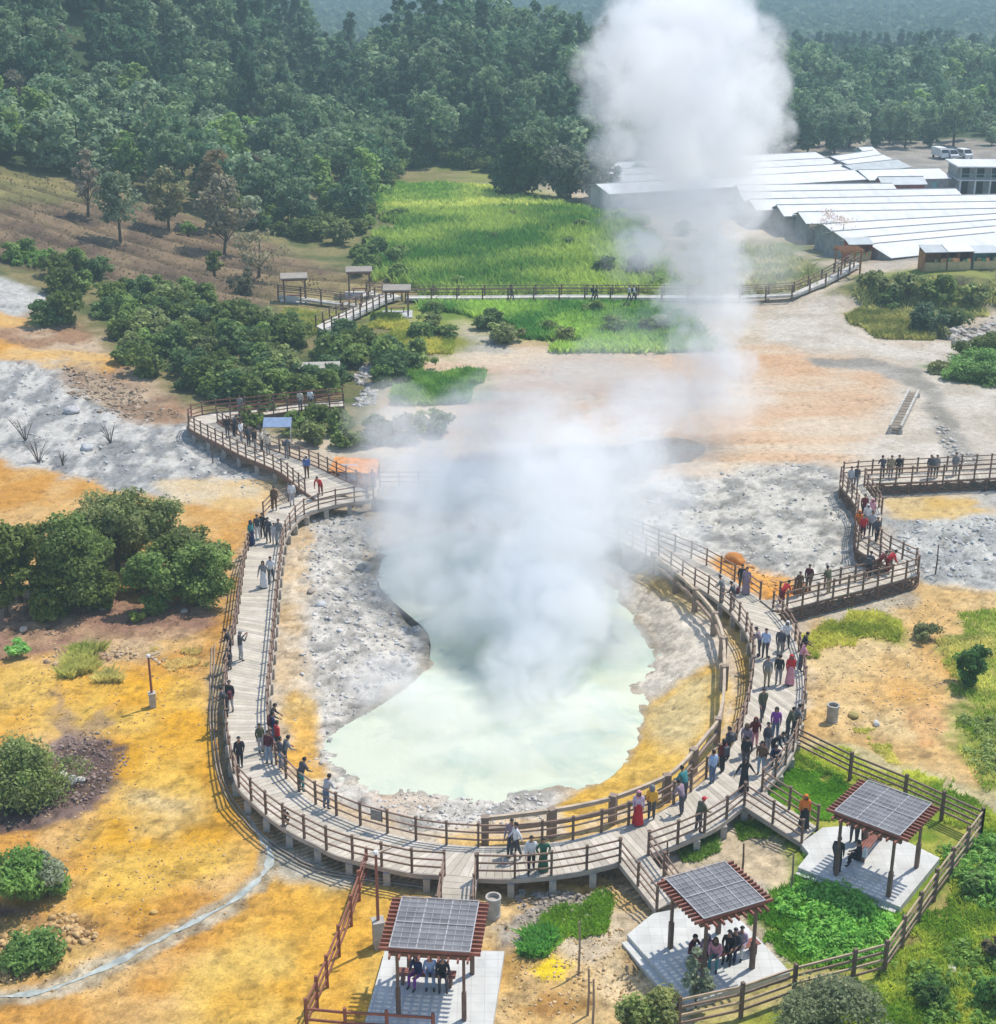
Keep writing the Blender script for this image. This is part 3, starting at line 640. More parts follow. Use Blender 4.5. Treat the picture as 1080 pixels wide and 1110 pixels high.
railing(upw, [(205,463),(207,454),(224,449),(250,446),(280,443.5),(315,439),(345,436.5),(372,434.5)], DZ+.1, step=1.1, rm=wood_red)
railing(upw, [(250,454.5),(268,452.5),(284,451),(316,446.5),(345,443),(373,441)], DZ+.1, step=1.1, rm=wood_red)
flush_posts(upw)

# --- ramps down to the shelters
def ramp(la, lb, ra, rb, zb, label, rail_left=True, rail_right=True):
    t = empty('ramp', (0, 0, 0)); tag(t, label, 'ramp', 'plank ramps from the loop to the shelters')
    A = [np.array(GZ(*la, DZ)), np.array(GZ(*lb, zb))]; B = [np.array(GZ(*ra, DZ)), np.array(GZ(*rb, zb))]
    A2 = resample(A, .4); n = len(A2); B2 = at_frac(B, [i/(n-1) for i in range(n)])
    deck_mesh(A2, B2, DZ+.004, zb+.03, parent=t, seed=int(la[0]))
    for P in (A2, B2): mb = MB(); line_beam(P, DZ-.11, zb-.08, .09, .22, mb); mb.build('edge_beam', fascia_m, t)
    if rail_left: railing(t, A, DZ, zb+.03, world_pts=True, step=1.15, dense=False)
    if rail_right: railing(t, B, DZ, zb+.03, world_pts=True, step=1.15, dense=False)
    flush_posts(t)
ramp((482,949),(474,998),(516,952),(512,998), .28, 'straight plank ramp from the loop down to the frontmost shelter', True, True)
ramp((672,935),(712,987),(703,927),(737,974), .28, 'plank ramp slanting from the loop to the middle shelter')
ramp((807,873),(869,914),(826,858),(886,898), .28, 'plank ramp slanting from the loop to the right shelter')

# --- second, paler guard rail inside the loop
gr = empty('guard_rail', (0, 0, 0)); tag(gr, 'bleached two-bar timber guard rail on thick posts curving inside the right of the loop', 'guard rail')
gp = [(526,915),(561,911),(598,906),(631,900),(664,892),(694,881),(722,868),(738,855),(751,840),(765,822),(777,806),(783,778),(784,748),(783,716),(774,688),(753,662),(732,642),(708,622)]
GPW = [np.array(G(*p)[:2]) for p in gp]
pm_ = MB(); pm_.box((-.15, -.15, -.2), (.15, .15, 1.32)); pme = pm_.mesh('post', wood_tan_post)
for i in range(0, len(GPW), 1):
    if i < 13 and i % 2: continue
    p = GPW[i]; obj('post', pme, gr, (p[0], p[1], gz(*p)), (0, 0, .3*i))
GQ = catmull(GPW, 5)
for hh, mm in ((1.18, wood_tan), (0.62, wood_tan_post)):
    mb = MB()
    for i in range(len(GQ)-1):
        mb.bar((*GQ[i], gz(*GQ[i])*.0+hh+hz(*GQ[i])), (*GQ[i+1], hh+hz(*GQ[i+1])), .13, .17)
    mb.build('rail', mm, gr)

# ------------------------------------------------------------------ far boardwalks in the meadow
def walkway(label, cat, La, Ra, z, rail_px, group=None, step=2.2, posts=True, col=(0.55, 0.52, 0.46), edge=None, raised=.5):
    t = empty('boardwalk', (0, 0, 0)); tag(t, label, cat, group)
    A = [np.array(G(*p)) for p in La]; B = [np.array(G(*p)) for p in Ra]
    A = [np.array([*p[:2], max(p[2], gz(p[0], p[1]))+raised]) for p in A]; B = [np.array([*p[:2], max(p[2], gz(p[0], p[1]))+raised]) for p in B]
    # same level across
    for i in range(len(A)): A[i][2] = B[i][2] = max(A[i][2], B[i][2])
    A = resample(A, .5); n = len(A); B = at_frac(B, [i/(n-1) for i in range(n)])
    mb = MB(); r_ = random.Random(5)
    for i in range(n-1):
        g = .85+.25*r_.random(); a, b_, c, d = A[i], B[i], B[i+1]*.96+B[i]*.04, A[i+1]*.96+A[i]*.04
        V = [tuple(a), tuple(b_), tuple(c), tuple(d)]; V += [(x, y, z_-.25) for x, y, z_ in V]
        mb.add(V, [(0,1,2,3),(7,6,5,4),(0,4,5,1),(1,5,6,2),(2,6,7,3),(3,7,4,0)], (col[0]*g, col[1]*g, col[2]*g))
    mb.build('deck', wood_deck, t)
    pm2 = MB(); pm2.box((-.07, -.07, -.8), (.07, .07, 1.05)); pme2 = pm2.mesh('post', wood_post)
    for P in (A, B):
        Q = resample(P, step)
        for q in Q[:50]: obj('post', pme2, t, tuple(q))
        mb = MB()
        for i in range(len(Q)-1):
            for hh in (.98, .6): mb.bar((Q[i][0], Q[i][1], Q[i][2]+hh), (Q[i+1][0], Q[i+1][1], Q[i+1][2]+hh), .06, .08)
        mb.build('rail', wood_rail, t)
    return t
walkway('long straight pale boardwalk crossing the green meadow behind the pool', 'boardwalk', [(440,329),(520,328.5),(600,327.5),(700,328),(800,328.5),(862,327),(895,313),(918,301),(932,293)], [(442,326),(520,325.5),(600,324.5),(700,325),(800,325.5),(858,324),(889,310),(912,298),(926,290)], 0, None, step=2.6)
walkway('short broad stepped boardwalk climbing from the thicket to the meadow walk', 'boardwalk', [(352,364),(385,349),(420,332),(436,327)], [(343,359),(374,344),(408,328),(424,323)], 0, None, step=1.4)
walkway('narrow pale boardwalk leading to the leftmost far shelter', 'boardwalk', [(302,327.5),(335,330.5),(365,335),(392,338)], [(302,325),(335,328),(365,332.5),(392,335.5)], 0, None, step=2.4)
walkway('short narrow boardwalk joining the far middle shelter to the meadow walk', 'boardwalk', [(398,325),(415,326.5),(424,328)], [(398,322.5),(415,324),(426,325)], 0, None, step=2.4)

# small footbridge on the tan flat
fb = empty('footbridge', (0, 0, 0)); tag(fb, 'short plank footbridge with white side curbs on the tan mud flat', 'footbridge')
a, b_, c, d = [np.array(G(*p)) for p in [(964,470),(976,470.5),(995,431),(985,430)]]
for P in (a, b_, c, d): P[2] = max(gz(P[0], P[1]), P[2])
mb = MB(); n = 14
for i in range(n):
    t0, t1 = i/n, (i+.86)/n; g = .8+.3*rnd.random()
    V = [a*(1-t0)+d*t0, b_*(1-t0)+c*t0, b_*(1-t1)+c*t1, a*(1-t1)+d*t1]; V = [tuple(v+np.array([0, 0, .45])) for v in V]; V += [(x, y, z-.08) for x, y, z in V]
    mb.add(V, [(0,1,2,3),(7,6,5,4),(0,4,5,1),(1,5,6,2),(2,6,7,3),(3,7,4,0)], (.26*g, .22*g, .17*g))
mb.build('deck', wood_deck, fb)
curb_m = mat('weathered_curb', (.46, .43, .37), .8, .25, 2)
white_paint = mat('white_paint', (0.72, 0.71, 0.68), .7, .1, 2)
for p, q in ((a, d), (b_, c)):
    mb = MB(); mb.bar((p[0], p[1], p[2]+.5), (q[0], q[1], q[2]+.5), .16, .32); mb.build('curb', curb_m, fb)
mb = MB()
for p in (a, b_, c, d): mb.box((p[0]-.12, p[1]-.12, p[2]-.4), (p[0]+.12, p[1]+.12, p[2]+.36))
mb.build('footing', concrete, fb)

# ------------------------------------------------------------------ timber fences
def fence(label, pts, h=1.15, step=2.0, rails=(.95, .72, .48, .24), rm=None, pm=None, pw=.12, tops=None, dense=False, z=None):
    t = empty('timber_fence', (0, 0, 0)); tag(t, label, 'fence')
    P = [np.array(G(*p)[:2]) for p in pts]; 
    segs = [resample(P[i:i+2], step) for i in range(len(P)-1)]
    Q = segs[0]+[q for s_ in segs[1:] for q in s_[1:]]
    zs = [gz(*q) for q in Q]
    mb = MB(); mb.box((-pw/2, -pw/2, -.3), (pw/2, pw/2, h+.1)); me = mb.mesh('post', pm or wood_post)
    for q, z_ in zip(Q, zs): obj('post', me, t, (q[0], q[1], z_), (0, 0, .4))
    for k, r_ in enumerate(rails):
        mb = MB()
        for i in range(len(Q)-1): mb.bar((*Q[i], zs[i]+r_*h), (*Q[i+1], zs[i+1]+r_*h), .05, .085)
        mb.build('rail', (rm[k % len(rm)] if isinstance(rm, list) else rm) or wood_rail, t)
rail_lt = mat('light_brown_rail', (0.44, 0.32, 0.21), .75, .2, 3)
fence('long brown rail fence enclosing the right and middle shelters at the lower right', [(700,1128),(735,1118),(803,1103),(860,1083),(924,1066),(958,1057),(1012,977),(1062,909)], rm=[rail_lt, wood_rail, rail_lt, wood_rail], h=1.35, step=1.9)
fence('brown rail fence running from the loop to the back corner behind the right shelter', [(862,816),(921,846),(980,871),(1062,909)], h=1.3, step=2.2, rails=(.95, .75, .55, .35))
fence('thin red-brown rail fence along the yellow flat left of the frontmost shelter', [(398,950),(381,1004),(368,1037),(355,1070),(333,1118)], h=1.25, step=1.35, rm=wood_red, pm=wood_red, rails=(.9, .6, .3), pw=.1)
fence('low red-brown rail fence crossing the bottom edge in front of the frontmost shelter', [(333,1118),(375,1122),(420,1125),(470,1128)], h=1.0, step=2.2, rm=wood_red, pm=wood_red, rails=(.92, .5), pw=.1)

# ------------------------------------------------------------------ roofed shelters
mpan, nt, N, L, b = new_mat('smoky_roof_sheet')
tr = N.new('ShaderNodeBsdfTransparent'); tr.inputs[0].default_value = (.9, .9, .9, 1); mx = N.new('ShaderNodeMixShader'); mx.inputs[0].default_value = 0.55
tc = N.new('ShaderNodeTexCoord'); nz = N.new('ShaderNodeTexNoise'); nz.inputs['Scale'].default_value = 1.6; nz.inputs['Detail'].default_value = 5
crp = N.new('ShaderNodeValToRGB'); crp.color_ramp.elements[0].color = (.22, .22, .225, 1); crp.color_ramp.elements[1].color = (.36, .36, .365, 1); crp.color_ramp.elements[0].position = .35; crp.color_ramp.elements[1].position = .65
L.new(tc.outputs['Object'], nz.inputs[0]); L.new(nz.outputs[0], crp.inputs[0]); L.new(crp.outputs[0], b.inputs['Base Color']); b.inputs['Roughness'].default_value = .35
L.new(tr.outputs[0], mx.inputs[1]); L.new(b.outputs[0], mx.inputs[2]); L.new(mx.outputs[0], N['Material Output'].inputs['Surface'])
lath_m = mat('pale_roof_lath', (.40, .385, .38), .7, .12, 3)
def shelter(label, roof_px, plat_px, zr=3.05, zp=.28, tiles=(4, 4), overhang=.35, post_mask=(1, 1, 1, 1), group='slatted shelters on paved terraces'):
    t = empty('shelter', (0, 0, 0)); tag(t, label, 'shelter', group)
    C4 = [np.array(GZ(px, py, zr)) for px, py in roof_px]          # NL NR FR FL round the roof
    c = sum(C4)/4; u = ((C4[1]-C4[0])+(C4[2]-C4[3]))/4; v = ((C4[3]-C4[0])+(C4[2]-C4[1]))/4
    # square the frame up
    ang = math.atan2(u[1], u[0]); ang2 = math.atan2(v[1], v[0])-math.pi/2; aa = (ang+ang2)/2
    lu, lv = np.linalg.norm(u), np.linalg.norm(v)
    t.location = (c[0], c[1], 0); t.rotation_euler = (0, 0, aa)
    # sheet
    mb = MB(); mb.box((-lu, -lv, zr+.06), (lu, lv, zr+.075)); mb.build('roof_sheet', mpan, t)
    # laths: a fine grid above the sheet
    mb = MB(); nxl = 9; nyl = 10
    for i in range(nxl+1):
        x = -lu+2*lu*i/nxl; w = .04 if i % 3 == 0 else .014; mb.box((x-w/2, -lv, zr+.078), (x+w/2, lv, zr+.10))
    for i in range(nyl+1):
        y = -lv+2*lv*i/nyl; w = .035 if i % 5 == 0 else .014; mb.box((-lu, y-w/2, zr+.101), (lu, y+w/2, zr+.12))
    mb.build('roof_lath', lath_m, t)
    # rafters poke out on all four sides
    r = MB(); nr = 12
    for i in range(nr+1):
        y = -lv+.04+(2*lv-.08)*i/nr; r.box((-lu-overhang, y-.03, zr-.07), (lu+overhang, y+.03, zr+.05))
    r.build('rafter', wood_red, t)
    r = MB(); nb = 8
    for i in range(nb+1):
        x = -lu+.04+(2*lu-.08)*i/nb; r.box((x-.03, -lv-overhang*.8, zr-.185), (x+.03, lv+overhang*.8, zr-.073))
    r.build('purlin', wood_red, t)
    r = MB()
    for s_ in (-1, 1): r.box((-lu-.05, s_*(lv-.18)-.06, zr-.34), (lu+.05, s_*(lv-.18)+.06, zr-.188))
    r.build('beam', fascia_d, t)
    for sx in (-1, 1):
        for sy in (-1, 1):
            mb = MB(); x, y = sx*(lu-.22), sy*(lv-.18)
            mb.box((x-.048, y-.048, zp), (x+.048, y+.048, zr-.342)); mb.box((x-.075, y-.075, zp), (x+.075, y+.075, zp+1.1))
            mb.build('post', wood_post, t)
    # paved terrace is a thing of its own
    tp = empty('terrace', (0, 0, 0))
    P = [np.array(GZ(px, py, zp)) for px, py in plat_px]
    mb = MB(); n = len(P); V = [(*p, zp) for p in P]+[(*p, -.6) for p in P]
    mb.add(V, [tuple(range(n))]+[(i, i+n, (i+1) % n+n, (i+1) % n) for i in range(n)])
    o = mb.build('slab', paving_tiles, tp)
    bm = bmesh.new(); bm.from_mesh(o.data); bmesh.ops.recalc_face_normals(bm, faces=bm.faces); bm.to_mesh(o.data); bm.free()
    return t, tp, c, aa, lu, lv
paving_tiles, nt, N, L, b = new_mat('square_paving')
tc = N.new('ShaderNodeTexCoord'); br = N.new('ShaderNodeTexBrick'); br.offset = 0; br.inputs['Scale'].default_value = 2.2; br.inputs['Mortar Size'].default_value = .012; br.inputs['Row Height'].default_value = 1.0; br.inputs['Brick Width'].default_value = 1.0
br.inputs['Color1'].default_value = (.58, .575, .53, 1); br.inputs['Color2'].default_value = (.52, .515, .475, 1); br.inputs['Mortar'].default_value = (.34, .34, .32, 1)
nz = N.new('ShaderNodeTexNoise'); nz.inputs['Scale'].default_value = 1.2; nz.inputs['Detail'].default_value = 6; mr = N.new('ShaderNodeMapRange'); mr.inputs[1].default_value = .3; mr.inputs[2].default_value = .7; mr.inputs[3].default_value = .85; mr.inputs[4].default_value = 1.1
vm = N.new('ShaderNodeVectorMath'); vm.operation = 'SCALE'; L.new(tc.outputs['Object'], br.inputs[0]); L.new(tc.outputs['Object'], nz.inputs[0]); L.new(nz.outputs[0], mr.inputs[0]); L.new(br.outputs[0], vm.inputs[0]); L.new(mr.outputs[0], vm.inputs['Scale']); L.new(vm.outputs[0], b.inputs['Base Color']); b.inputs['Roughness'].default_value = .85
s1 = shelter('frontmost shelter with grey slatted roof, three people on its bench', [(421,1031),(510,1033),(518.5,981),(437,973)], [(388,1135),(530,1138),(547,1031),(418,1028)])
tag(s1[1], 'pale square-paved terrace under the frontmost shelter', 'terrace', 'paved shelter terraces')
s2 = shelter('middle shelter with grey slatted roof and a family sitting beneath', [(761.5,1000),(831,977),(784,937),(724,953.5)], [(680,1013),(745,1088),(857,1054),(806,1000),(775,978),(708,990)])
tag(s2[1], 'pale paved terrace under the middle shelter with a step along its left', 'terrace', 'paved shelter terraces')
s3 = shelter('right shelter with grey slatted roof beside green weeds and the corner fence', [(906,880),(975,909.6),(1008.7,872),(940.5,848.5)], [(865,940),(976,983),(1019,930),(945,893),(892,897),(868,914),(877,925)])
tag(s3[1], 'pale paved terrace under the right shelter with a notched corner', 'terrace', 'paved shelter terraces')
def step_strip(tp, p, q, off, z0, z1, w):
    p = np.array(GZ(*p, z1)); q = np.array(GZ(*q, z1)); d = (q-p)/np.linalg.norm(q-p); n = np.array([-d[1], d[0]])*w*off
    V = [(*p, z1), (*q, z1), (*(q+n), z1), (*(p+n), z1)]; V += [(x, y, -.5) for x, y, z in V]
    mb = MB(); mb.add(V, [(0,1,2,3),(7,6,5,4),(0,4,5,1),(1,5,6,2),(2,6,7,3),(3,7,4,0)])
    o = mb.build('step', concrete_light, tp); bm = bmesh.new(); bm.from_mesh(o.data); bmesh.ops.recalc_face_normals(bm, faces=bm.faces); bm.to_mesh(o.data); bm.free()
concrete_light = mat('pale_concrete', (.55, .545, .50), .85, .12, 2)
step_strip(s2[1], (683,1019), (741,1087), -1, 0, .13, .34)
step_strip(s3[1], (866,943), (973,985), -1, 0, .13, .30)

# benches
def bench(label, loc, rz, ln=1.7, back=False, curved=False):
    t = empty('bench', loc, rz); tag(t, label, 'bench', 'timber benches in the shelters')
    mb = MB()
    for k in range(4): mb.box((-ln/2, -.2+k*.105, .41), (ln/2, -.2+k*.105+.09, .45))
    mb.build('seat', wood_red, t)
    for s_ in (-1, 1):
        mb = MB(); mb.box((s_*(ln/2-.18)-.05, -.18, 0), (s_*(ln/2-.18)+.05, .18, .408)); mb.build('leg', fascia_d, t)
p1 = GZ(463, 1066, .28); bench('bench under the frontmost shelter, three people sitting on it', (p1[0], p1[1], .28), s1[3], 2.0)
p2 = GZ(787, 1041, .28); bench('bench under the middle shelter, hidden behind a sitting family', (p2[0], p2[1], .28), s2[3], 2.6)
p3 = GZ(942, 921, .28); q3 = np.array(GZ(952, 910, .28))-np.array(GZ(932, 935, .28)); bench('red-brown bench running away under the right shelter', (p3[0], p3[1], .28), math.atan2(q3[1], q3[0]), 2.2)

# three far shelters in the field
def far_shelter(label, px, py, w, rz):
    x, y, z = G(px, py); t = empty('shelter', (x, y, gz(x, y)), rz); tag(t, label, 'shelter', 'small far shelters by the meadow walk')
    h = w/2
    mb = MB(); mb.box((-h-.3, -h-.3, 2.6), (h+.3, h+.3, 2.72)); mb.build('roof', mat('grey_tan_roof', (.28, .245, .20), .8, .2, 2), t)
    mb = MB(); mb.box((-h-.2, -h-.2, 2.42), (h+.2, -h-.1, 2.598)); mb.box((-h-.2, h+.1, 2.42), (h+.2, h+.2, 2.598)); mb.build('beam', wood_red, t)
    for sx in (-1, 1):
        for sy in (-1, 1):
            mb = MB(); mb.box((sx*h-.08, sy*h-.08, .1), (sx*h+.08, sy*h+.08, 2.6)); mb.build('post', wood_post, t)
    mb = MB(); mb.box((-h-.4, -h-.4, -.5), (h+.4, h+.4, .1)); mb.build('floor_slab', paving, t)
    mb = MB(); mb.box((-h+.3, h-.5, .5), (h-.3, h-.1, .56)); mb.box((-h+.4, h-.4, .1), (-h+.5, h-.2, .5)); mb.box((h-.5, h-.4, .1), (h-.4, h-.2, .5)); mb.build('bench_seat', wood_red, t)
far_shelter('leftmost far shelter on the brown field, pale slab floor', 320, 326, 2.1, .15)
far_shelter('far shelter in the middle, standing highest on the brown slope', 390, 320, 2.1, .1)
far_shelter('far shelter beside the stepped boardwalk, grey flat roof', 431, 342, 2.1, .05)

# ------------------------------------------------------------------ bins, lamps, sticks, signs
def bin_(label, px, py, r=.28, h=.85):
    x, y, z = G(px, py); t = empty('litter_bin', (x, y, gz(x, y))); tag(t, label, 'bin', 'round concrete bins')
    mb = MB(); mb.lathe((0, 0, 0), [(r, -.05), (r, .1), (r*.94, .12), (r*.94, h*.85), (r*1.05, h*.87), (r*1.05, h), (r*.82, h), (r*.8, h*.8)], 18); mb.build('drum', concrete, t)
    mb = MB(); mb.lathe((0, 0, 0), [(r*.6, h*.78), (r*.6, h*.79)], 14); mb.build('opening', mat('dark_inside', (.03, .03, .03), .9), t)
bin_('round concrete bin standing on yellow ground right of the front ramp', 535, 993)
bin_('round concrete bin standing alone on the ochre ground right of the loop', 902, 782)
def lamp_post(label, px, py, h, bh, bw):
    x, y, z = G(px, py); t = empty('lamp_post', (x, y, gz(x, y)), .3); tag(t, label, 'lamp post', 'lamp posts on concrete bases')
    mb = MB(); mb.box((-bw/2, -bw/2, -.1), (bw/2, bw/2, bh)); mb.box((-bw*.6, -bw*.6, bh), (bw*.6, bw*.6, bh+.05)); mb.build('base', concrete, t)
    mb = MB(); mb.tube([(0, 0, bh+.05), (0, 0, h)], [.06, .05], 8); mb.build('pole', wood_red, t)
    mb = MB(); mb.bar((-.05, 0, h+.02), (.55, 0, h+.16), .07, .05); mb.build('arm', wood_tan, t)
    mb = MB(); mb.lathe((0, 0, h+.05), [(.05, -.05), (.11, 0), (.08, .08), (.03, .1)], 10); mb.build('lamp_head', white_paint, t)
lamp_post('brown lamp post on a concrete base left of the frontmost shelter roof', 411, 1026, 3.9, 1.1, .38)
lamp_post('thin dark lamp post on a grey base in the ochre flat on the left', 166, 766, 2.6, .7, .3)
for px, py, h, lab in ((627,1056,2.2,'tallest bare stick stuck in tan ground below the green strip'), (637,1100,1.9,'bare stick stuck in tan ground beside the brown hollow'), (642,1118,2.1,'thick bare stick at the bottom edge next to the olive tree'),
                       (857,967,1.7,'thin bare stick standing between middle and right shelters'), (804,950,1.5,'dark stick standing right behind the middle shelter roof'), (722,948,1.5,'dark stick standing left behind the middle shelter roof'), (231,503,2.2,'dark stick standing on white sinter by the upper boardwalk'), (1014,622,1.8,'dark stick standing on grey sinter right of the zigzag corner')):
    x, y, z = G(px, py); mb = MB(); mb.tube([(0, 0, -.2), (.03, .01, h*.5), (.0, .02, h)], [.05, .042, .035], 6); o = mb.build('stick', wood_tan_post if 'bare' in lab else wood_post); o.location = (x, y, gz(x, y)); tag(o, lab, 'stick')
sg = empty('notice_board', (0, 0, 0)); p = GZ(403, 898.6, DZ); q = GZ(417, 902.2, DZ); sg.location = (*p, DZ); sg.rotation_euler = (0, 0, math.atan2(q[1]-p[1], q[0]-p[0]))
tag(sg, 'small grey notice board fixed to the inner railing at lower left', 'notice board')
mb = MB(); mb.box((.02, -.075, .50), (.50, -.05, .96)); mb.build('panel', mat('grey_panel', (.25, .23, .21), .6, .2, 8), sg)
mb = MB(); mb.box((.0, -.048, .46), (.03, -.02, 1.0)); mb.box((.49, -.048, .46), (.52, -.02, 1.0)); mb.build('bracket', wood_post, sg)

# pipes along the outside of the loop
pipe_m = mat('grey_brown_pipe', (.30, .24, .18), .6, .2, 2)
for k, off in enumerate((0, 1)):
    pl = [(233,700),(231,760),(233,800),(243,848),(262,880),(290,910),(322,932),(352,944),(395,951),(440,957),(470,962)]
    P = catmull([np.array(G(px-3.2*off, py+2.6*off)[:2]) for px, py in pl], 6)
    mb = MB(); mb.tube([(q[0], q[1], gz(q[0], q[1])+.06) for q in P], [.035]*len(P), 6); o = mb.build('pipe', pipe_m)
    tag(o, ('thin pipe following the outside of the loop at lower left, nearer the boards', 'thin pipe following the outside of the loop at lower left, farther from the boards')[k], 'pipe', 'pair of thin pipes')

# orange tarpaulin stall and blue roofed shelter
x, y, z = G(386, 522); st_ = empty('tarpaulin_stall', (x, y, gz(x, y)-.3), -.12); st_.scale = (.95, .8, .78); tag(st_, 'orange tarpaulin stall with a blue and white sheet beside the steam', 'stall')
tarp = mat('orange_tarpaulin', (.66, .27, .07), .6, .3, 2.5, bump=.3); tarpb = mat('blue_white_tarpaulin', (.55, .62, .74), .5, .15, 3)
mb = MB(); mb.add([(-1.7,-1.2,1.7),(1.7,-1.2,1.6),(1.6,.9,2.2),(-1.6,.9,2.25),(-1.7,-1.2,1.66),(1.7,-1.2,1.56),(1.6,.9,2.16),(-1.6,.9,2.21)], [(0,1,2,3),(7,6,5,4),(0,4,5,1),(1,5,6,2),(2,6,7,3),(3,7,4,0)]); mb.build('roof', tarp, st_)
for bx in (((-1.6, .85, 0), (1.6, .89, 2.1)), ((-1.65, -1.1, 0), (-1.61, .84, 1.7)), ((.4, -1.15, 0), (1.65, -1.11, 1.55))): mb = MB(); mb.box(*bx); mb.build('side_sheet', tarp, st_)
mb = MB(); mb.add([(-1.0,-1.25,.9),(.2,-1.25,.9),(.25,-.2,1.98),(-.95,-.2,2.0)], [(0,1,2,3)]); mb.add([(-1.0,-1.25,.87),(.2,-1.25,.87),(.25,-.2,1.95),(-.95,-.2,1.97)], [(3,2,1,0)]); mb.build('blue_sheet', tarpb, st_)
for sx in (-1, 1):
    for sy in (-1, 1): mb = MB(); mb.box((sx*1.55-.04, sy*1.0-.04, -.2), (sx*1.55+.04, sy*1.0+.04, 1.6)); mb.build('pole', wood_post, st_)
x, y, z = G(302, 482); bs = empty('roofed_shelter', (x, y, gz(x, y)), .05); bs.scale = (.74, .74, .85); tag(bs, 'small shelter with a blue sheet roof on thin posts by the upper boardwalk', 'shelter')
mb = MB(); mb.add([(-1.35,-.7,1.75),(1.35,-.7,1.75),(1.35,.8,2.2),(-1.35,.8,2.2),(-1.35,-.7,1.71),(1.35,-.7,1.71),(1.35,.8,2.16),(-1.35,.8,2.16)], [(0,1,2,3),(7,6,5,4),(0,4,5,1),(1,5,6,2),(2,6,7,3),(3,7,4,0)]); mb.build('roof', mat('blue_sheet_roof', (.19, .26, .38), .45, .15, 2), bs)
for sx in (-1, 1):
    for sy in (-.6, .7): mb = MB(); mb.box((sx*1.3-.04, sy-.04, -.2), (sx*1.3+.04, sy+.04, 1.7 if sy < 0 else 2.14)); mb.build('post', white_paint, bs)
x, y, z = G(347, 412); ws = empty('thicket_hut', (x, y, gz(x, y)-.9), .1); ws.scale = (.85, .85, 1); tag(ws, 'low hut with a pale flat roof half hidden in the thicket', 'hut')
mb = MB(); mb.box((-2.0, -1.2, 2.1), (2.0, 1.2, 2.22)); mb.build('roof', mat('pale_sheet_roof', (.34, .32, .27), .7, .25, 2), ws)
mb = MB(); mb.box((-1.8, -1.0, 0), (1.8, 1.0, 2.098)); mb.build('wall', mat('hut_wall', (.22, .19, .15), .8, .2, 2), ws)
mb = MB(); mb.box((-.5, -1.03, .1), (.4, -1.002, 1.8)); mb.build('door', wood_post, ws)
# ------------------------------------------------------------------ market sheds, veranda house, vehicles
tin = mat('white_sheet_roofing', (0.66, 0.66, 0.64), .65, .12, .9, stretch=(1, .25, 1))
tin_g = mat('grey_sheet_roofing', (0.46, 0.49, 0.48), .5, .12, .9)
wall_g = mat('grey_stall_wall', (0.34, 0.34, 0.32), .85, .2, 1.5)
wall_r = mat('red_stall_wall', (0.36, 0.10, 0.08), .8, .25, 1.5)
wall_t = mat('teal_stall_wall', (0.22, 0.42, 0.40), .7, .15, 1.5)
wall_y = mat('yellow_stall_wall', (0.48, 0.38, 0.20), .8, .2, 1.5)
row_shade_m = mat('row_shade_grey', (.27, .28, .275), .6, .2, 1)
dark_in = mat('dark_opening', (0.025, 0.03, 0.03), .8, .2, 2)
def shed(label, a, b_, depth, ze=2.4, rise=.75, wall=None, roof=None, group='long white-roofed market sheds', doors=3, open_front=False, end_mat=None):
    A = np.array(GZ(*a, ze)); B = np.array(GZ(*b_, ze)); ln = np.linalg.norm(B-A); ang = math.atan2(B[1]-A[1], B[0]-A[0])
    g = min(gz(*A), gz(*B)); t = empty('market_shed', (A[0], A[1], 0), ang); tag(t, label, 'shed', group)
    V = []; prof = [(-.25, ze), (depth*.62, ze+rise), (depth+.05, ze+rise*.25)]
    for x in (-.3, ln+.3):
        for y_, z_ in prof: V.append((x, y_, z_))
    V += [(x, y_, z_-.07) for x, y_, z_ in V]
    F = [(0,3,4,1),(1,4,5,2),(6,7,10,9),(7,8,11,10),(0,6,9,3),(2,5,11,8),(0,1,7,6),(1,2,8,7),(3,9,10,4),(4,10,11,5)]
    mb = MB(); mb.add(V, F)
    mb.build('roof', roof or tin, t)
    mb = MB(); mb.box((-.3, depth*.62-.08, ze+rise-.02), (ln+.3, depth*.62+.2, ze+rise+.05)); mb.build('row_shade_bar', row_shade_m, t)  # dark bar added to draw the shadow line between roof rows
    mb = MB()
    for (x0, y0, x1, y1) in ((0, .08, ln, .16), (0, depth-.3, ln, depth-.22), (0, .16, .08, depth-.3), (ln-.08, .16, ln, depth-.3)):
        mb.box((x0, y0, g-.5), (x1, y1, ze-.12))
    # gable ends
    for x in (0.01, ln-.09):
        pv = [(x, .16, ze-.125), (x, depth*.62, ze+rise-.12), (x, depth-.3, ze+rise*.25-.1), (x, depth-.3, ze-.125)]
        mb.add(pv+[(x+.08, y_, z_) for x, y_, z_ in pv], [(0,1,2,3),(7,6,5,4),(0,4,5,1),(1,5,6,2),(2,6,7,3),(3,7,4,0)])
    mb.build('wall', wall or wall_g, t)
    r_ = random.Random(label)
    for k in range(doors):
        x = ln*(k+.5)/doors+r_.uniform(-.3, .3); w = r_.uniform(.8, 1.6)
        mb = MB(); mb.box((x-w/2, .02, g), (x+w/2, .078, ze-.5)); mb.build('door', r_.choice([dark_in, wall_t, wall_g, wall_r]), t)
    return t
front = [((967,279),267),((949,272.5),259.5),((925,264.5),252),((911,256),245),((876,242),238),((852,234),230),((822,227.5),222),((810,219),214.5),((806,211),208)]
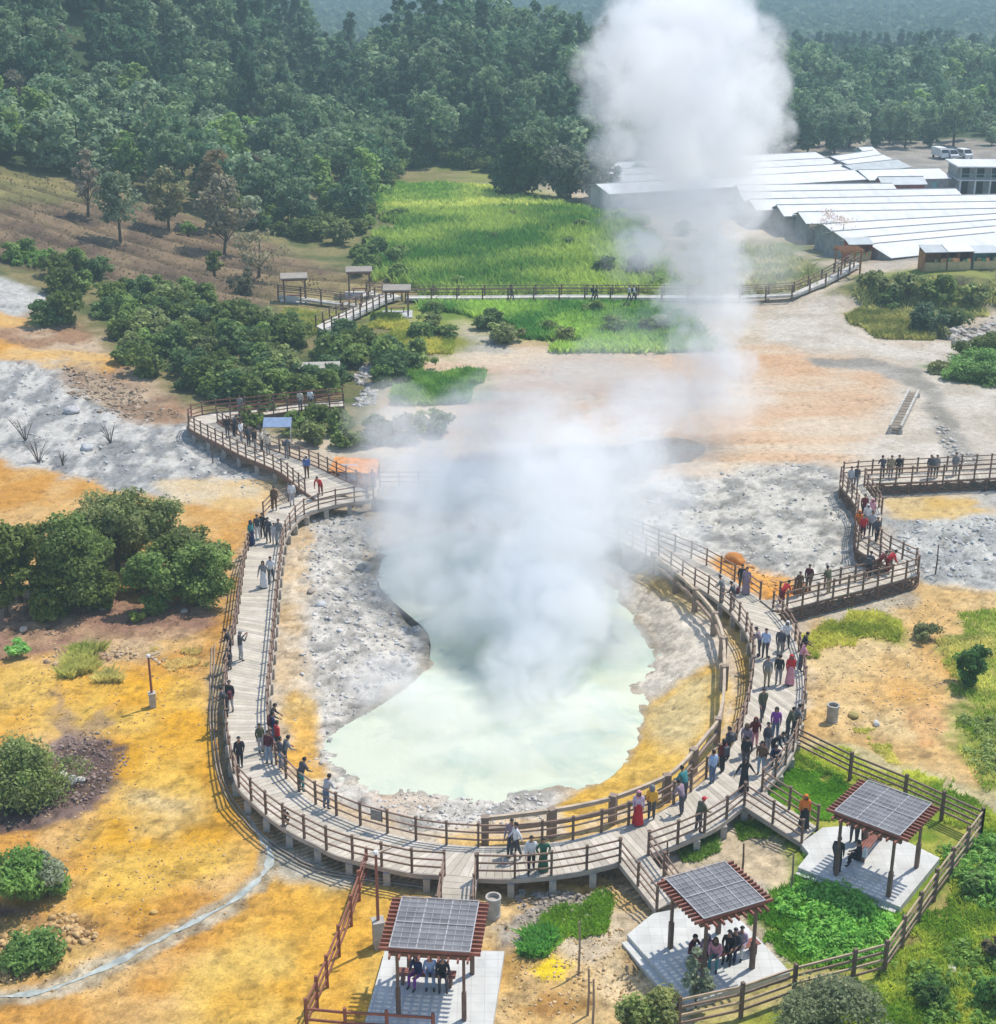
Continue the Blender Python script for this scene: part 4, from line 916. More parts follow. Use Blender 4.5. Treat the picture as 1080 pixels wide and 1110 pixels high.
words = ['frontmost long white market shed, teal and grey stalls along its face', 'second long white market shed from the front, its left end just behind the frontmost', 'third long white market shed from the front', 'fourth long white market shed from the front, in the middle of the stepped rows',
         'fifth long white market shed, its grey end wall facing the bare trees', 'sixth long white market shed, grey left end reaching toward the steam', 'seventh long white market shed, left end touching the steam', 'eighth long white market shed, partly veiled by steam at its left', 'rearmost long white market shed of the stepped front rows']
ends = [1100]*6+[1100, 1044, 973]
for i, ((xl, yl), yr) in enumerate(front):
    k = (yr-yl)/(1090-xl); ye = yl+k*(ends[i]-xl)
    shed(words[i], (xl, yl), (ends[i], ye), 6.0 if i < 4 else 5.4, rise=.8, doors=4 if i == 0 else 2)
for i, (a, b_, lab) in enumerate([((662,210),(941,194),'front shed of the far white rows behind the steam column'), ((664,201),(926,187.5),'middle shed of the far white rows behind the steam column'), ((666,193.5),(912,180.5),'third shed of the far white rows behind the steam column'), ((668,186),(898,173.5),'rearmost shed of the far white rows, against the dark forest')]):
    shed(lab, a, b_, 7.0, rise=.7, doors=2)
for i, (a, b_, d_, lab, rf) in enumerate([((944,195),(1029,193),7,'broad pale gabled stall block left of the veranda house', tin), ((958,200),(1003,199.5),3.0,'low annex with red and yellow fronts below the gabled stall block', tin_g), ((931,187),(986,181),4.5,'small pale roof behind the gabled stall block', tin_g),
                                  ((928,182),(972,175.5),4.5,'small white roof, second from the back near the forest edge', tin), ((917,177),(961,170.5),4.5,'small white roof at the back near the forest edge', tin), ((940,167),(952,166.5),4,'tiny white roof touching the forest edge', tin)]):
    shed(lab, a, b_, d_, rise=.8, roof=rf, wall=[wall_g, wall_r, wall_g, wall_g, wall_g, wall_t][i], group='small stalls near the forest', doors=3)
# booths in front of the market
def booth(label, px, py, w, h, m1, m2, rz=0.1):
    x, y, z = G(px, py); t = empty('booth', (x, y, gz(x, y)), rz); tag(t, label, 'booth', 'booths in front of the market')
    mb = MB(); mb.add([(-w/2-.1,-1.1,h),(w/2+.1,-1.1,h),(w/2+.1,.9,h+.4),(-w/2-.1,.9,h+.4)]+[(-w/2-.1,-1.1,h-.06),(w/2+.1,-1.1,h-.06),(w/2+.1,.9,h+.34),(-w/2-.1,.9,h+.34)], [(0,1,2,3),(7,6,5,4),(0,4,5,1),(1,5,6,2),(2,6,7,3),(3,7,4,0)]); mb.build('roof', m2, t)
    mb = MB(); mb.box((-w/2,.75,-.2),(w/2,.8,h+.28)); mb.box((-w/2,-.9,-.2),(-w/2+.05,.74,h-.08)); mb.box((w/2-.05,-.9,-.2),(w/2,.74,h-.08)); mb.build('wall', m1, t)
    mb = MB(); mb.box((-w/2+.08,-.85,-.1),(w/2-.08,-.4,.8)); mb.build('counter', wall_y, t)
    mb = MB(); r_ = random.Random(px)
    for k in range(9): xx = r_.uniform(-w/2+.2, w/2-.2); s_ = r_.uniform(.08, .2); mb.box((xx-s_, -.8, .802), (xx+s_, -.5, .802+s_*2), (r_.random(), .4, .2))
    mb.build('goods', attr_mat('mixed_goods', .7, .2, 3), t)
booth('red booth with pale roof among the left-hand stall ends', 929, 283, 2.6, 2.0, wall_r, tin_g)
booth('orange-brown booth in front of the frontmost market shed', 1016, 292, 3.6, 1.9, mat('orange_wall', (.42, .2, .08), .8, .3, 3), tin_g)
booth('brown booth beside the orange-brown booth at the market front', 1036, 291, 2.6, 1.9, mat('brown_wall', (.18, .10, .08), .8, .3, 3), tin)
booth('teal booth at the right end of the market front', 1064, 290, 2.6, 1.7, wall_t, tin_g)
booth('grey booth with white roof at the left end of the market row', 866, 252, 3.2, 2.0, wall_g, tin_g)
booth('low grey booth behind the bare trees', 889, 256, 3.0, 2.2, wall_t, tin_g)
x, y, z = G(918, 300); gt = empty('timber_gate', (x, y, gz(x, y)), .1); tag(gt, 'orange-brown timber gateway at the end of the meadow walk', 'gateway')
gm_ = mat('orange_brown_timber', (.34, .15, .06), .7, .2, 3)
for sx in (-1, 1):
    for sy in (-1, 1): mb = MB(); mb.box((sx*1.0-.07, sy*1.0-.07, -.3), (sx*1.0+.07, sy*1.0+.07, 2.5)); mb.build('post', gm_, gt)
mb = MB()
for s_ in (-1, 1): mb.box((-1.3, s_*1.0-.06, 2.505), (1.3, s_*1.0+.06, 2.65)); mb.box((s_*1.0-.06, -1.3, 2.655), (s_*1.0+.06, 1.3, 2.78))
mb.build('lintel', gm_, gt); mb = MB()
for k in range(7): mb.box((-1.3, -1.2+k*.4-.03, 2.785), (1.3, -1.2+k*.4+.03, 2.85))
mb.build('slat', gm_, gt)

# veranda house
x, y, z = G(1038, 213); vh = empty('veranda_house', (x, y, gz(x, y)), -.05); tag(vh, 'two-storey house with white columns and open verandas at the right edge', 'house')
wh = mat('white_wall_paint', (.66, .66, .63), .7, .1, 1.5)
mb = MB(); mb.box((0, 1.6, -.3), (11, 7, 2.2)); mb.box((0, 1.6, 2.36), (11, 7, 4.1)); mb.build('wall', wall_g, vh)
mb = MB(); mb.box((-.2, -.2, 2.2), (11.2, 7, 2.36)); mb.build('upper_floor', wh, vh)
mb = MB(); mb.box((-.5, -.6, 4.1), (11.5, 7.4, 4.28)); mb.build('roof', tin, vh)
for k in range(6): mb = MB(); mb.box((.1+k*2.1, 0, -.3), (.34+k*2.1, .24, 2.2)); mb.build('column', wh, vh)
for k in range(6): mb = MB(); mb.box((.1+k*2.1, 0, 2.36), (.26+k*2.1, .16, 4.1)); mb.build('post', wall_g, vh)
mb = MB(); mb.box((0, -.12, 3.1), (11, -.06, 3.18)); mb.box((0, -.12, 2.6), (11, -.06, 2.66)); mb.build('balcony_rail', wall_t, vh)
for k in range(5):
    for z0, z1 in ((.1, 1.9), (2.5, 3.8)): mb = MB(); mb.box((.7+k*2.1, 1.52, z0), (1.7+k*2.1, 1.596, z1)); mb.build('window', dark_in, vh)

# vehicles
glass = mat('dark_glass', (.02, .025, .03), .08, .05, 2, spec=.6); tyre_m = mat('tyre_rubber', (.02, .02, .02), .9, .1, 5)
def vehicle(label, cat, px, py, rz, m1, truck=False):
    x, y, z = G(px, py); t = empty('parked_van' if not truck else 'parked_truck', (x, y, gz(x, y)), rz); t.scale = (.8, .8, .8); tag(t, label, cat)
    P = [(-2.1, .5), (-2.1, 1.75), (-1.9, 1.95), (1.0, 1.95), (1.75, 1.15), (2.15, 1.0), (2.15, .4)] if not truck else [(.9, .5), (.9, 2.1), (1.7, 2.1), (2.2, 1.3), (2.3, .5)]
    n = len(P); V = [(a, -.85, c) for a, c in P]+[(a, .85, c) for a, c in P]
    mb = MB(); mb.add(V, [tuple(range(n-1, -1, -1)), tuple(range(n, 2*n))]+[(i, (i+1) % n, (i+1) % n+n, i+n) for i in range(n)]); mb.build('body', m1, t)
    mb = MB()
    if not truck:
        mb.add([(1.02, -.75, 1.93), (1.70, -.78, 1.22), (1.70, .78, 1.22), (1.02, .75, 1.93)], [(0,1,2,3)])
        for s_ in (-1, 1): mb.box((-1.7, s_*.855-.004, 1.2), (.8, s_*.855+.004, 1.75))
        mb.v[0] = mb.v[0]+np.array([.02, 0, .02])
    else:
        mb.add([(1.72, -.75, 2.06), (2.17, -.78, 1.4), (2.17, .78, 1.4), (1.72, .75, 2.06)], [(0,1,2,3)]); mb.v[0] = mb.v[0]+np.array([.02, 0, .02])
    mb.build('window', glass, t)
    if truck: mb = MB(); mb.box((-2.3, -.95, .7), (.8, .95, 2.3)); mb.build('cargo_box', white_paint, t)
    for sx in (-1.35, 1.4):
        for s_ in (-1, 1):
            mb = MB(); mb.tube([(sx, s_*.72, .34), (sx, s_*.9, .34)], [.34, .34], 12); w = mb.build('wheel', tyre_m, t)
vehicle('white van parked at the forest edge behind the veranda house', 'van', 1045, 172, -1.35, white_paint)
vehicle('small white truck parked left of the white van', 'truck', 1019, 172, -1.35, white_paint, True)
vehicle('small pale van parked between truck and larger van', 'van', 1031, 172.5, -1.5, mat('silver_paint', (.5, .52, .55), .3, .05, 2, metal=.4))

# ------------------------------------------------------------------ vegetation
leaf_m = attr_mat('foliage', rough=0.6, var=0.20, scale=1.3, translucent=0.42, objvar=0.16, spec=.25)
bark_m = attr_mat('bark', rough=0.9, var=0.3, scale=5)
LEAF = 2.5
def leaf_cloud(g, centers, radii, per, size, c1, c2, flat=.6, up=.5, pts=4):
    """many leaf faces in clumps: returns V, F, C"""
    cs = np.repeat(centers, per, 0); rr = np.repeat(radii, per, 0); n = len(cs)
    d = g.normal(size=(n, 3)); d /= np.linalg.norm(d, axis=1)[:, None]; rad_ = g.random(n)**.45
    p = cs + d*rr*rad_[:, None]
    nrm = d*(1-up)+np.array([0, 0, 1])*up + g.normal(size=(n, 3))*.55; nrm /= np.linalg.norm(nrm, axis=1)[:, None]
    a = np.cross(nrm, g.normal(size=(n, 3))); a /= np.linalg.norm(a, axis=1)[:, None]; b = np.cross(nrm, a)
    s_ = size*(0.6+0.8*g.random(n))[:, None]; w = s_*flat
    V = np.stack([p-a*s_, p-b*w+nrm*s_*.15, p+a*s_, p+b*w+nrm*s_*.15], 1).reshape(-1, 3)
    F = np.arange(4*n).reshape(n, 4)
    cl = np.repeat(g.random(len(centers)), per)
    t = np.clip(.65*cl+.5*g.random(n)-.08, 0, 1)[:, None]
    C = (np.array(c1)*(1-t)+np.array(c2)*t)*LEAF; C = np.repeat(C, 4, 0)
    return V, F, C
def crown_pts(g, n, h0, h1, rx, shape='round'):
    """clump centres through the crown's volume"""
    out = []; rs = []
    while len(out) < n:
        t = g.random(); z = h0+(h1-h0)*t
        if shape == 'round': w = math.sqrt(max(0, 1-(2*t-1)**2))
        elif shape == 'cone': w = (1-t)*.95+.06
        elif shape == 'flat': w = math.sqrt(max(0, 1-(2*t-1)**2))**.5
        elif shape == 'column': w = min(1, (1-t)*2.2+.12)*min(1, t*4+.3)
        else: w = 1
        a = g.random()*2*math.pi; r = rx*w*math.sqrt(g.random())*(0.78+.22*math.sin(a*3+n))
        out.append((r*math.cos(a), r*math.sin(a), z)); rs.append(rx*(.24+.16*g.random()))
    out = np.array(out); k = g.normal(size=(3, 3)); zc = (h0+h1)/2
    q = (out-np.array([0, 0, zc]))/np.array([rx, rx, max((h1-h0)/2, .3)])
    out = out+np.sin(q@k*2.2+g.random(3)*6)*np.array([rx, rx, (h1-h0)*.35])*.20
    rs = np.array(rs)*(.75+.5*g.random(len(rs))); return out, np.stack([rs, rs, rs*.72], 1)
def trunk_mb(g, h0, h1, rx, r, limbs=5, col=(.10, .075, .055), lean=.1):
    mb = MB(); lx, ly = g.normal(size=2)*lean
    top = (lx*2, ly*2, h0+(h1-h0)*.6)
    mb.tube([(0, 0, -.3), (lx*.4, ly*.4, h0*.5), (lx, ly, h0), top], [r*1.25, r, r*.8, r*.25], 7, col)
    for k in range(limbs):
        a = 2*math.pi*k/limbs+g.random(); z0 = h0*(.55+.5*g.random()); d = rx*(.55+.35*g.random())
        mb.tube([(lx*z0/h0, ly*z0/h0, z0), (d*.5*math.cos(a), d*.5*math.sin(a), z0+(h1-h0)*.22), (d*math.cos(a), d*math.sin(a), z0+(h1-h0)*.48)], [r*.5, r*.33, r*.1], 5, col)
    return mb
def tree_meshes(seed, h, rx, h0, nc, per, size, c1, c2, shape='round', r=.16, limbs=5, flat=.6, bark=(.10,.075,.055), lean=.1):
    g = np.random.default_rng(seed)
    c, rr = crown_pts(g, nc, h0, h-rx*.2, rx, shape)
    V, F, C = leaf_cloud(g, c, rr, per, size, c1, c2, flat)
    V[:, 2] = np.maximum(V[:, 2], .02)
    return trunk_mb(g, max(h0, .3)*1.05, h, rx, r, limbs, bark, lean), (V, F, C)
def place_tree(name, label, cat, px, py, h, rx, h0, nc=26, per=60, size=.2, c1=(.035,.07,.02), c2=(.10,.15,.04), shape='round', group=None, seed=0, limbs=5, r=.14, flat=.6, bark=(.10,.075,.055), lean=.1):
    x, y, z = G(px, py); t = empty(name, (x, y, gz(x, y)), seed*1.7); tag(t, label, cat, group)
    tb, (V, F, C) = tree_meshes(seed, h, rx, h0, nc, per, size, c1, c2, shape, r, limbs, flat, bark, lean)
    if h0 > .25 or name != 'shrub': tb.build('trunk', bark_m, t)
    else: tb.build('stem', bark_m, t)
    obj('crown', np_mesh('crown', V, F, C, leaf_m), t)
    return t
DG1, DG2 = (.036,.056,.013), (.105,.132,.028); MG1, MG2 = (.05,.09,.022), (.14,.19,.05); OL1, OL2 = (.075,.085,.035), (.17,.18,.07); GR1, GR2 = (.09,.11,.07), (.20,.22,.14)
# left foreground group
K = dict(nc=60, per=110, size=.115)
for px, py, h, rx, lab, c1, c2 in ((110,656,2.2,1.3,'dark undergrowth bush under the arching trees, left of the path gap',DG1,DG2), (100,628,3.6,1.7,'dark tree filling the gap behind the tallest tree of the left group',DG1,MG2), (140,604,3.0,1.9,'olive tree behind the arching trees, touching the white sinter',DG1,OL2), (190,640,3.4,1.6,'dark tree between the bright bushy tree and the boardwalk tree',DG1,DG2), (228,640,2.7,1.2,'light olive bush at the right end of the left group, by the boardwalk',OL1,MG2), (45,640,4.3,1.5,'dark tree between the left-edge trees and the tallest one',DG1,DG2), (52,668,1.5,1.0,'low dark bush at the front of the left group on red-brown earth',DG1,DG2), (150,640,1.6,.9,'low shaded bush in the middle gap of the left group',DG1,DG2)):
    place_tree('broadleaf_tree' if h > 2.5 else 'shrub', lab, 'tree' if h > 2.5 else 'shrub', px, py, h, rx, .3, c1=c1, c2=c2, seed=px, nc=56, per=110, size=.11)
place_tree('broadleaf_tree', 'dark dense tree cut by the left edge above the red-brown earth', 'tree', 8, 668, 5.0, 1.5, 1.2, c1=DG1, c2=DG2, seed=21, **K)
place_tree('broadleaf_tree', 'slim tree with a leaning bare trunk, second from the left edge', 'tree', 22, 652, 4.8, 1.3, 2.2, c1=DG1, c2=DG2, seed=22, lean=.3, **K)
place_tree('broadleaf_tree', 'tallest dense tree of the left group, dark round crown to the ground', 'tree', 84, 655, 5.6, 2.3, .9, c1=DG1, c2=MG2, seed=23, nc=90, per=120, size=.115)
place_tree('broadleaf_tree', 'dark low tree pressed against the foot of the tallest tree in the left group', 'tree', 62, 664, 2.9, 1.6, .5, c1=DG1, c2=DG2, seed=24, **K)
place_tree('broadleaf_tree', 'arching flat-topped tree with crooked bare trunks behind the left group', 'tree', 128, 618, 4.6, 2.2, 2.9, c1=DG1, c2=OL2, shape='flat', seed=25, lean=.35, limbs=7, nc=70, per=110, size=.11)
place_tree('broadleaf_tree', 'arching tree continuing the flat crown to the right, nearest the white sinter', 'tree', 168, 612, 3.9, 2.0, 2.0, c1=DG1, c2=OL2, shape='flat', seed=26, lean=.3, nc=60, per=110, size=.11)
place_tree('broadleaf_tree', 'bright bushy tree on the right of the left group, crown to the ground', 'tree', 173, 662, 3.2, 1.35, .4, c1=MG1, c2=MG2, seed=27, nc=60, per=120, size=.105)
place_tree('broadleaf_tree', 'dark bushy tree nearest to the boardwalk in the left group', 'tree', 217, 654, 3.6, 1.6, .4, c1=DG1, c2=MG2, seed=28, nc=70, per=120, size=.105)
place_tree('broadleaf_tree', 'rounded olive tree behind the bushes nearest the boardwalk in the left group', 'tree', 205, 626, 3.2, 1.5, .9, c1=DG1, c2=OL2, seed=29, nc=50, per=110, size=.105)
def shrub(label, px, py, h, rx, c1, c2, seed, nc=50, per=100, size=.09, flat=.5, group=None, shape='round', h0=.15):
    return place_tree('shrub', label, 'shrub', px, py, h, rx, h0, nc, per, size, c1, c2, shape, group, seed, 6, .05, flat)
shrub('large domed olive-green shrub on purplish earth at the left edge', 34, 862, 2.7, 1.95, OL1, MG2, 41, 90, 130, .085)
shrub('bright green leafy shrub with dry stems below the domed shrub', 30, 972, 2.2, 1.35, MG1, (.14,.24,.05), 42, 70, 100, .10)
shrub('grey-green dry side of the leafy shrub at the lower left', 52, 968, 1.7, .85, GR1, GR2, 43, 40, 80, .08)
shrub('low spreading green shrub on stony ground at the bottom left', 34, 1040, 1.0, 1.35, MG1, (.12,.20,.05), 44, 50, 90, .09)
shrub('small bright green rosette plant on bare ground at the left', 19, 710, .7, .62, (.08,.17,.04), (.17,.30,.08), 45, 18, 60, .12)
shrub('small bright green tuft below the bright bushy tree', 151, 673, .55, .5, (.10,.14,.02), (.20,.24,.05), 46, 14, 80, .07)
shrub('dark green shrub on the grass at the right edge', 1052, 742, 2.1, .85, DG1, (.05,.13,.03), 47, 40, 110, .09)
shrub('round olive shrub behind the yellow-green grass at right', 1000, 692, .95, .72, OL1, OL2, 48, 26, 90, .075)
shrub('wide grey-green bush cut by the bottom edge right of the fence', 893, 1125, 2.3, 1.6, (.07,.085,.045), (.16,.18,.09), 49, 90, 140, .075)
shrub('olive bush at the bottom edge left of the fence corner', 683, 1122, 1.7, .8, OL1, (.16,.20,.05), 50, 45, 100, .08)
shrub('olive bush leaning over the terrace at the bottom edge', 715, 1120, 1.8, .75, OL1, (.18,.19,.06), 51, 40, 100, .08)
place_tree('sapling', 'thin grey-green sapling in front of the middle shelter terrace', 'sapling', 754, 1092, 2.4, .55, .6, 22, 60, .085, GR1, GR2, 'column', None, 52, 5, .04)
shrub('dark twiggy bush in the grass at the right edge below the fence', 1078, 1040, 1.1, .6, (.05,.05,.03), (.12,.10,.05), 53, 22, 80, .08)
shrub('leafy dark green bush in the grass at the bottom right corner', 1082, 1090, 1.2, .9, DG1, (.10,.20,.04), 54, 30, 90, .10)
shrub('leafy green bush in the grass right of the fence bend', 1066, 965, .9, .9, DG1, (.12,.22,.05), 55, 26, 90, .10)
shrub('spiky dark plant in the grass at the lower right', 1010, 1085, .8, .6, DG1, (.08,.17,.04), 56, 18, 80, .13, .2)
shrub('dark round shrub on the yellow-olive patch near the mound', 1005, 360, 2.6, 2.0, (.025,.045,.025), (.06,.09,.045), 57, 50, 70, .2)
shrub('dark shrub at the right of the round shrub near the mound', 1030, 352, 1.7, 1.7, DG1, (.07,.10,.03), 58, 30, 70, .2)
shrub('small yellow-olive shrub in front of the dark shrubs near the mound', 1017, 366, 1.1, 1.0, OL1, OL2, 59, 16, 60, .15)
for i, (px, py, h, rx, lab) in enumerate([(1045,412,1.6,1.8,'bright green bush nearest the tan flat at the right edge'), (1062,402,2.0,2.2,'bright green bush in the middle of the right-edge clump'), (1078,414,1.7,2.0,'bright green bush cut by the right edge'), (1060,388,2.2,2.0,'dark green bush behind the right-edge clump'), (1080,385,2.2,2.2,'dark green bush behind the clump and cut by the right edge'), (1018,404,.9,1.2,'low olive bush at the left tip of the right-edge clump')]):
    shrub(lab, px, py, h, rx, (MG1 if 'bright' in lab else DG1) if i < 5 else OL1, (.14,.24,.06) if 'bright' in lab else (OL2 if i == 5 else DG2), 60+i, 40, 80, .15, group='bushes at the right edge by the tan flat')
# trees standing in the brown field
F_ = [('slim bare-topped brownish tree, farthest left of the field trees', 96, 238, 7.5, 1.6, 2.0, (.10,.085,.06), (.17,.14,.10), 'column', 26, 28, .22),
      ('spreading feathery tree with a leaning trunk on the brown field', 131, 264, 7.6, 2.9, 2.6, (.05,.075,.04), (.13,.15,.08), 'flat', 40, 38, .26),
      ('dense olive tree standing right of the leaning tree on the field', 183, 250, 7.2, 2.4, 1.8, (.06,.07,.03), (.14,.13,.06), 'round', 44, 44, .26),
      ('low palm-like bush between the field trees', 205, 257, 1.8, 1.0, .6, MG1, MG2, 'flat', 12, 40, .25),
      ('red-brown and grey tree at the field edge', 243, 274, 8.5, 2.8, 2.0, (.08,.075,.05), (.15,.13,.08), 'round', 48, 40, .26),
      ('pale sparse tree at the right end of the field', 281, 302, 5.6, 2.6, 1.2, (.11,.10,.06), (.20,.18,.10), 'round', 26, 26, .20),
      ('small dark tree on the field above the thicket', 233, 299, 2.9, 1.1, .7, DG1, DG2, 'round', 16, 40, .2),
      ('small dark shrubby tree near the leftmost far shelter', 266, 318, 2.9, 1.7, .3, (.03,.035,.02), (.08,.08,.04), 'round', 22, 40, .2),
      ('grey-green leafy tree at the meadow corner of the field', 275, 250, 4.2, 1.7, 1.0, GR1, GR2, 'round', 26, 36, .25),
      ('reddish-leaved tree between the field and forest', 232, 250, 9.5, 2.6, 2.5, (.085,.07,.04), (.16,.12,.06), 'round', 44, 40, .28)]
for i, (lab, px, py, h, rx, h0, c1, c2, shp, nc, per, sz) in enumerate(F_):
    place_tree('field_tree', lab, 'tree', px, py, h, rx, h0, nc, per, sz, c1, c2, shp, 'trees on the brown field', 80+i, 6, .15, lean=.25)
place_tree('broadleaf_tree', 'big round dark tree alone at the far edge of the meadow', 'tree', 561, 211, 8.2, 4.6, .6, 90, 70, .36, (.018,.04,.018), (.05,.085,.03), 'round', None, 95)
place_tree('broadleaf_tree', 'grey-green hazy tree right of the big round tree', 'tree', 612, 214, 7.2, 3.6, .8, 60, 60, .36, (.06,.075,.05), (.13,.14,.09), 'round', None, 96)
place_tree('broadleaf_tree', 'hazy grey tree nearest the steam right of the big round tree', 'tree', 648, 217, 6.8, 3.2, .8, 56, 60, .36, (.05,.07,.045), (.11,.13,.08), 'round', None, 97)
for i, (px, py, lab) in enumerate([(902,270,'leftmost bare pinkish tree in front of the stall ends'), (893,268,'thin bare tree behind the leftmost bare pinkish tree'), (912,274,'bare pinkish tree nearest the timber gateway')]):
    place_tree('bare_tree', lab, 'tree', px, py, 4.6, 2.2, 1.2, 18, 18, .10, (.22,.17,.14), (.34,.27,.22), 'round', 'bare trees by the market', 100+i, 9, .10)
for i, (px, py, lab) in enumerate([(120,480,'dead bare shrub standing on the white sinter, nearest the middle'), (28,478,'dead bare shrub on white sinter at the left edge'), (42,500,'dead bare shrub on white sinter just below the left-edge one'), (68,503,'small dead twig bush on white sinter')]):
    x, y, z = G(px, py); g = np.random.default_rng(200+i); mb = MB(); h = [1.5, 1.9, 1.7, 1.0][i]
    for k in range(9):
        a = g.random()*6.28; d = h*.45*(.4+g.random()); z1 = h*(.6+.5*g.random())
        q = (d*.5*math.cos(a), d*.5*math.sin(a), z1*.55); mb.tube([(0, 0, -.1), q, (d*math.cos(a), d*math.sin(a), z1)], [.035, .022, .008], 4, (.13, .11, .10))
        for j in range(2): b2 = a+g.normal()*.8; mb.tube([q, (q[0]+.4*math.cos(b2), q[1]+.4*math.sin(b2), z1*.9)], [.014, .005], 3, (.15, .13, .12))
    o = mb.build('dead_shrub', bark_m); o.location = (x, y, gz(x, y)); tag(o, lab, 'dead shrub', 'dead shrubs on the white sinter')

# ---- thicket of shrubs below the field
def variants(n, mk): return [mk(i) for i in range(n)]
def bush_var(i, c1, c2, nc=34, per=46, size=.17):
    tb, (V, F, C) = tree_meshes(300+i, 2.0, 1.35, .2, nc, per, size, c1, c2, 'round', .06, 5)
    Vt = np.concatenate(tb.v); return np_mesh('shrub', V, F, C, leaf_m), tb.mesh('stem', bark_m)
pal = [(DG1, DG2), (DG1, MG2), (MG1, MG2), ((.028,.055,.02), (.07,.11,.035)), (OL1, (.16,.19,.06)), (DG1, (.10,.15,.05))]
BV = variants(6, lambda i: bush_var(i, *pal[i]))
def copy_bush(px, py, s_, k, label, group, hs=1.0, parts=True):
    x, y, z = G(px, py); me, stm = BV[k % len(BV)]
    t = empty('shrub', (x, y, gz(x, y)-.1), rnd.random()*6.28); t.scale = (s_, s_, s_*hs); tag(t, label, 'shrub', group)
    obj('crown', me, t); obj('stem', stm, t)
    return t
THK = [(112,330),(150,312),(200,322),(255,330),(300,348),(345,366),(395,372),(452,385),(455,402),(436,432),(405,440),(384,405),(372,430),(318,436),(280,438),(240,432),(205,425),(150,402),(118,378)]
def inpoly(px, py, P):
    ins = False
    for i in range(len(P)):
        ax, ay = P[i]; bx, by = P[(i+1) % len(P)]
        if (ay > py) != (by > py) and px < (bx-ax)*(py-ay)/(by-ay)+ax: ins = not ins
    return ins
pts_ = []; tries = 0
while len(pts_) < 105 and tries < 8000:
    tries += 1; px, py = rnd.uniform(105, 460), rnd.uniform(305, 445)
    if inpoly(px, py, THK) and all(abs(px-a)/13+abs(py-b)/6.5 > 1 for a, b in pts_) and not (325 < px < 372 and 398 < py < 424) and not (384 < px < 412 and 392 < py < 440): pts_.append((px, py))
for i, (px, py) in enumerate(pts_):
    copy_bush(px, py, rnd.uniform(.85, 1.35), rnd.choice([0, 0, 1, 1, 2, 3, 3, 4, 5]), 'rounded shrub in the dense green thicket between the brown field and upper boardwalk', 'shrubs of the dense thicket')
for i, (px, py, s_, k, lab) in enumerate([(62,300,1.25,0,'dark shrub at the top left of the slope clump above white sinter'), (82,297,1.3,1,'dark shrub in the middle of the slope clump above the sinter'), (105,302,1.2,3,'blue-green shrub at the right of the slope clump'), (70,318,1.3,0,'dark shrub at the front of the slope clump'), (92,314,1.0,1,'shrub tucked behind the front of the slope clump'),
      (48,352,1.2,3,'dark shrub at the left of the lower pair on the orange slope'), (68,350,1.5,0,'broad dark shrub at the right of the lower pair on the orange slope'), (30,276,.9,2,'bright low shrub at the left of the brown field edge'), (12,280,.9,2,'bright low shrub nearest the left edge below the field'),
      (320,470,.9,1,'shrub right of the blue roofed shelter'), (345,465,1.0,0,'dark shrub below the hairpin walkway, middle'), (365,470,1.0,1,'dark shrub below the hairpin walkway, right'), (340,482,.9,4,'olive shrub in front of the hairpin shrubs'), (375,484,.9,1,'shrub beside the orange stall'), (270,462,.8,1,'shrub inside the hairpin of the upper boardwalk'), (290,455,.7,3,'small dark shrub inside the hairpin, farther right'),
      (410,480,1.1,3,'dark shrub veiled by steam behind the orange stall'), (440,478,1.1,0,'shrub veiled by steam, farther right'), (470,470,1.0,4,'olive shrub veiled by steam at its edge'),
      (370,264,1.5,4,'grey-green shrub at the meadow edge below the round forest trees'), (410,282,1.3,5,'green shrub at the corner of field and meadow'), (396,292,1.2,1,'green shrub beside the meadow reeds'), (430,290,1.2,2,'bright shrub in the reeds at the field corner'),
      (655,300,1.2,3,'dark low shrub at the right of the meadow'), (690,302,1.4,5,'blue-green low shrub near the steam column on the meadow'), (545,372,.8,4,'dry olive shrub at the edge of the tan flat'), (610,372,.8,4,'olive shrub on the meadow edge, farther right'), (465,358,.9,4,'olive shrub near the stepped boardwalk bend'),
      (948,318,1.2,4,'olive shrub on the left flank of the mound'), (985,322,1.3,4,'olive shrub in the middle of the mound'), (1020,326,1.3,1,'shrub on the right of the mound'), (1055,332,1.2,4,'olive shrub at the right end of the mound'), (965,334,1.0,5,'low shrub at the foot of the mound')]):
    copy_bush(px, py, s_, k, lab, 'scattered shrubs')

mr_ = random.Random(9)
for i in range(46):
    px, py = mr_.uniform(385, 735), mr_.uniform(228, 380)
    if 318 < py < 334 or (py > 300 and px < 440) or (px < 450 and py > 345): continue
    if mr_.random() < .5: px, py = mr_.choice([(mr_.uniform(400, 740), mr_.uniform(300, 318)), (mr_.uniform(455, 740), mr_.uniform(336, 376)), (mr_.uniform(680, 745), mr_.uniform(235, 315)), (mr_.uniform(385, 440), mr_.uniform(235, 300))])
    copy_bush(px, py, mr_.uniform(.6, 1.25), mr_.choice([2, 2, 5, 4, 1]), 'low green bush growing among the reeds of the meadow', 'bushes among the meadow reeds', .75)
for i in range(60):
    px = mr_.uniform(395, 700) if i < 34 else mr_.uniform(250, 400); py = float(np.interp(px, [250, 330, 390, 408, 430, 520, 600, 700], [240, 258, 250, 215, 181, 181, 198, 200]))+mr_.uniform(-5, 3)
    copy_bush(px, py, mr_.uniform(.9, 1.9), mr_.choice([0, 1, 3, 4, 0]), 'dark understorey bush along the foot of the forest', 'bushes at the foot of the forest', .9)
for px, py in ((338, 418), (352, 420), (366, 415), (329, 414), (360, 404)):
    copy_bush(px, py, .9, 3, 'rounded shrub in the dense green thicket between the brown field and upper boardwalk', 'shrubs of the dense thicket')
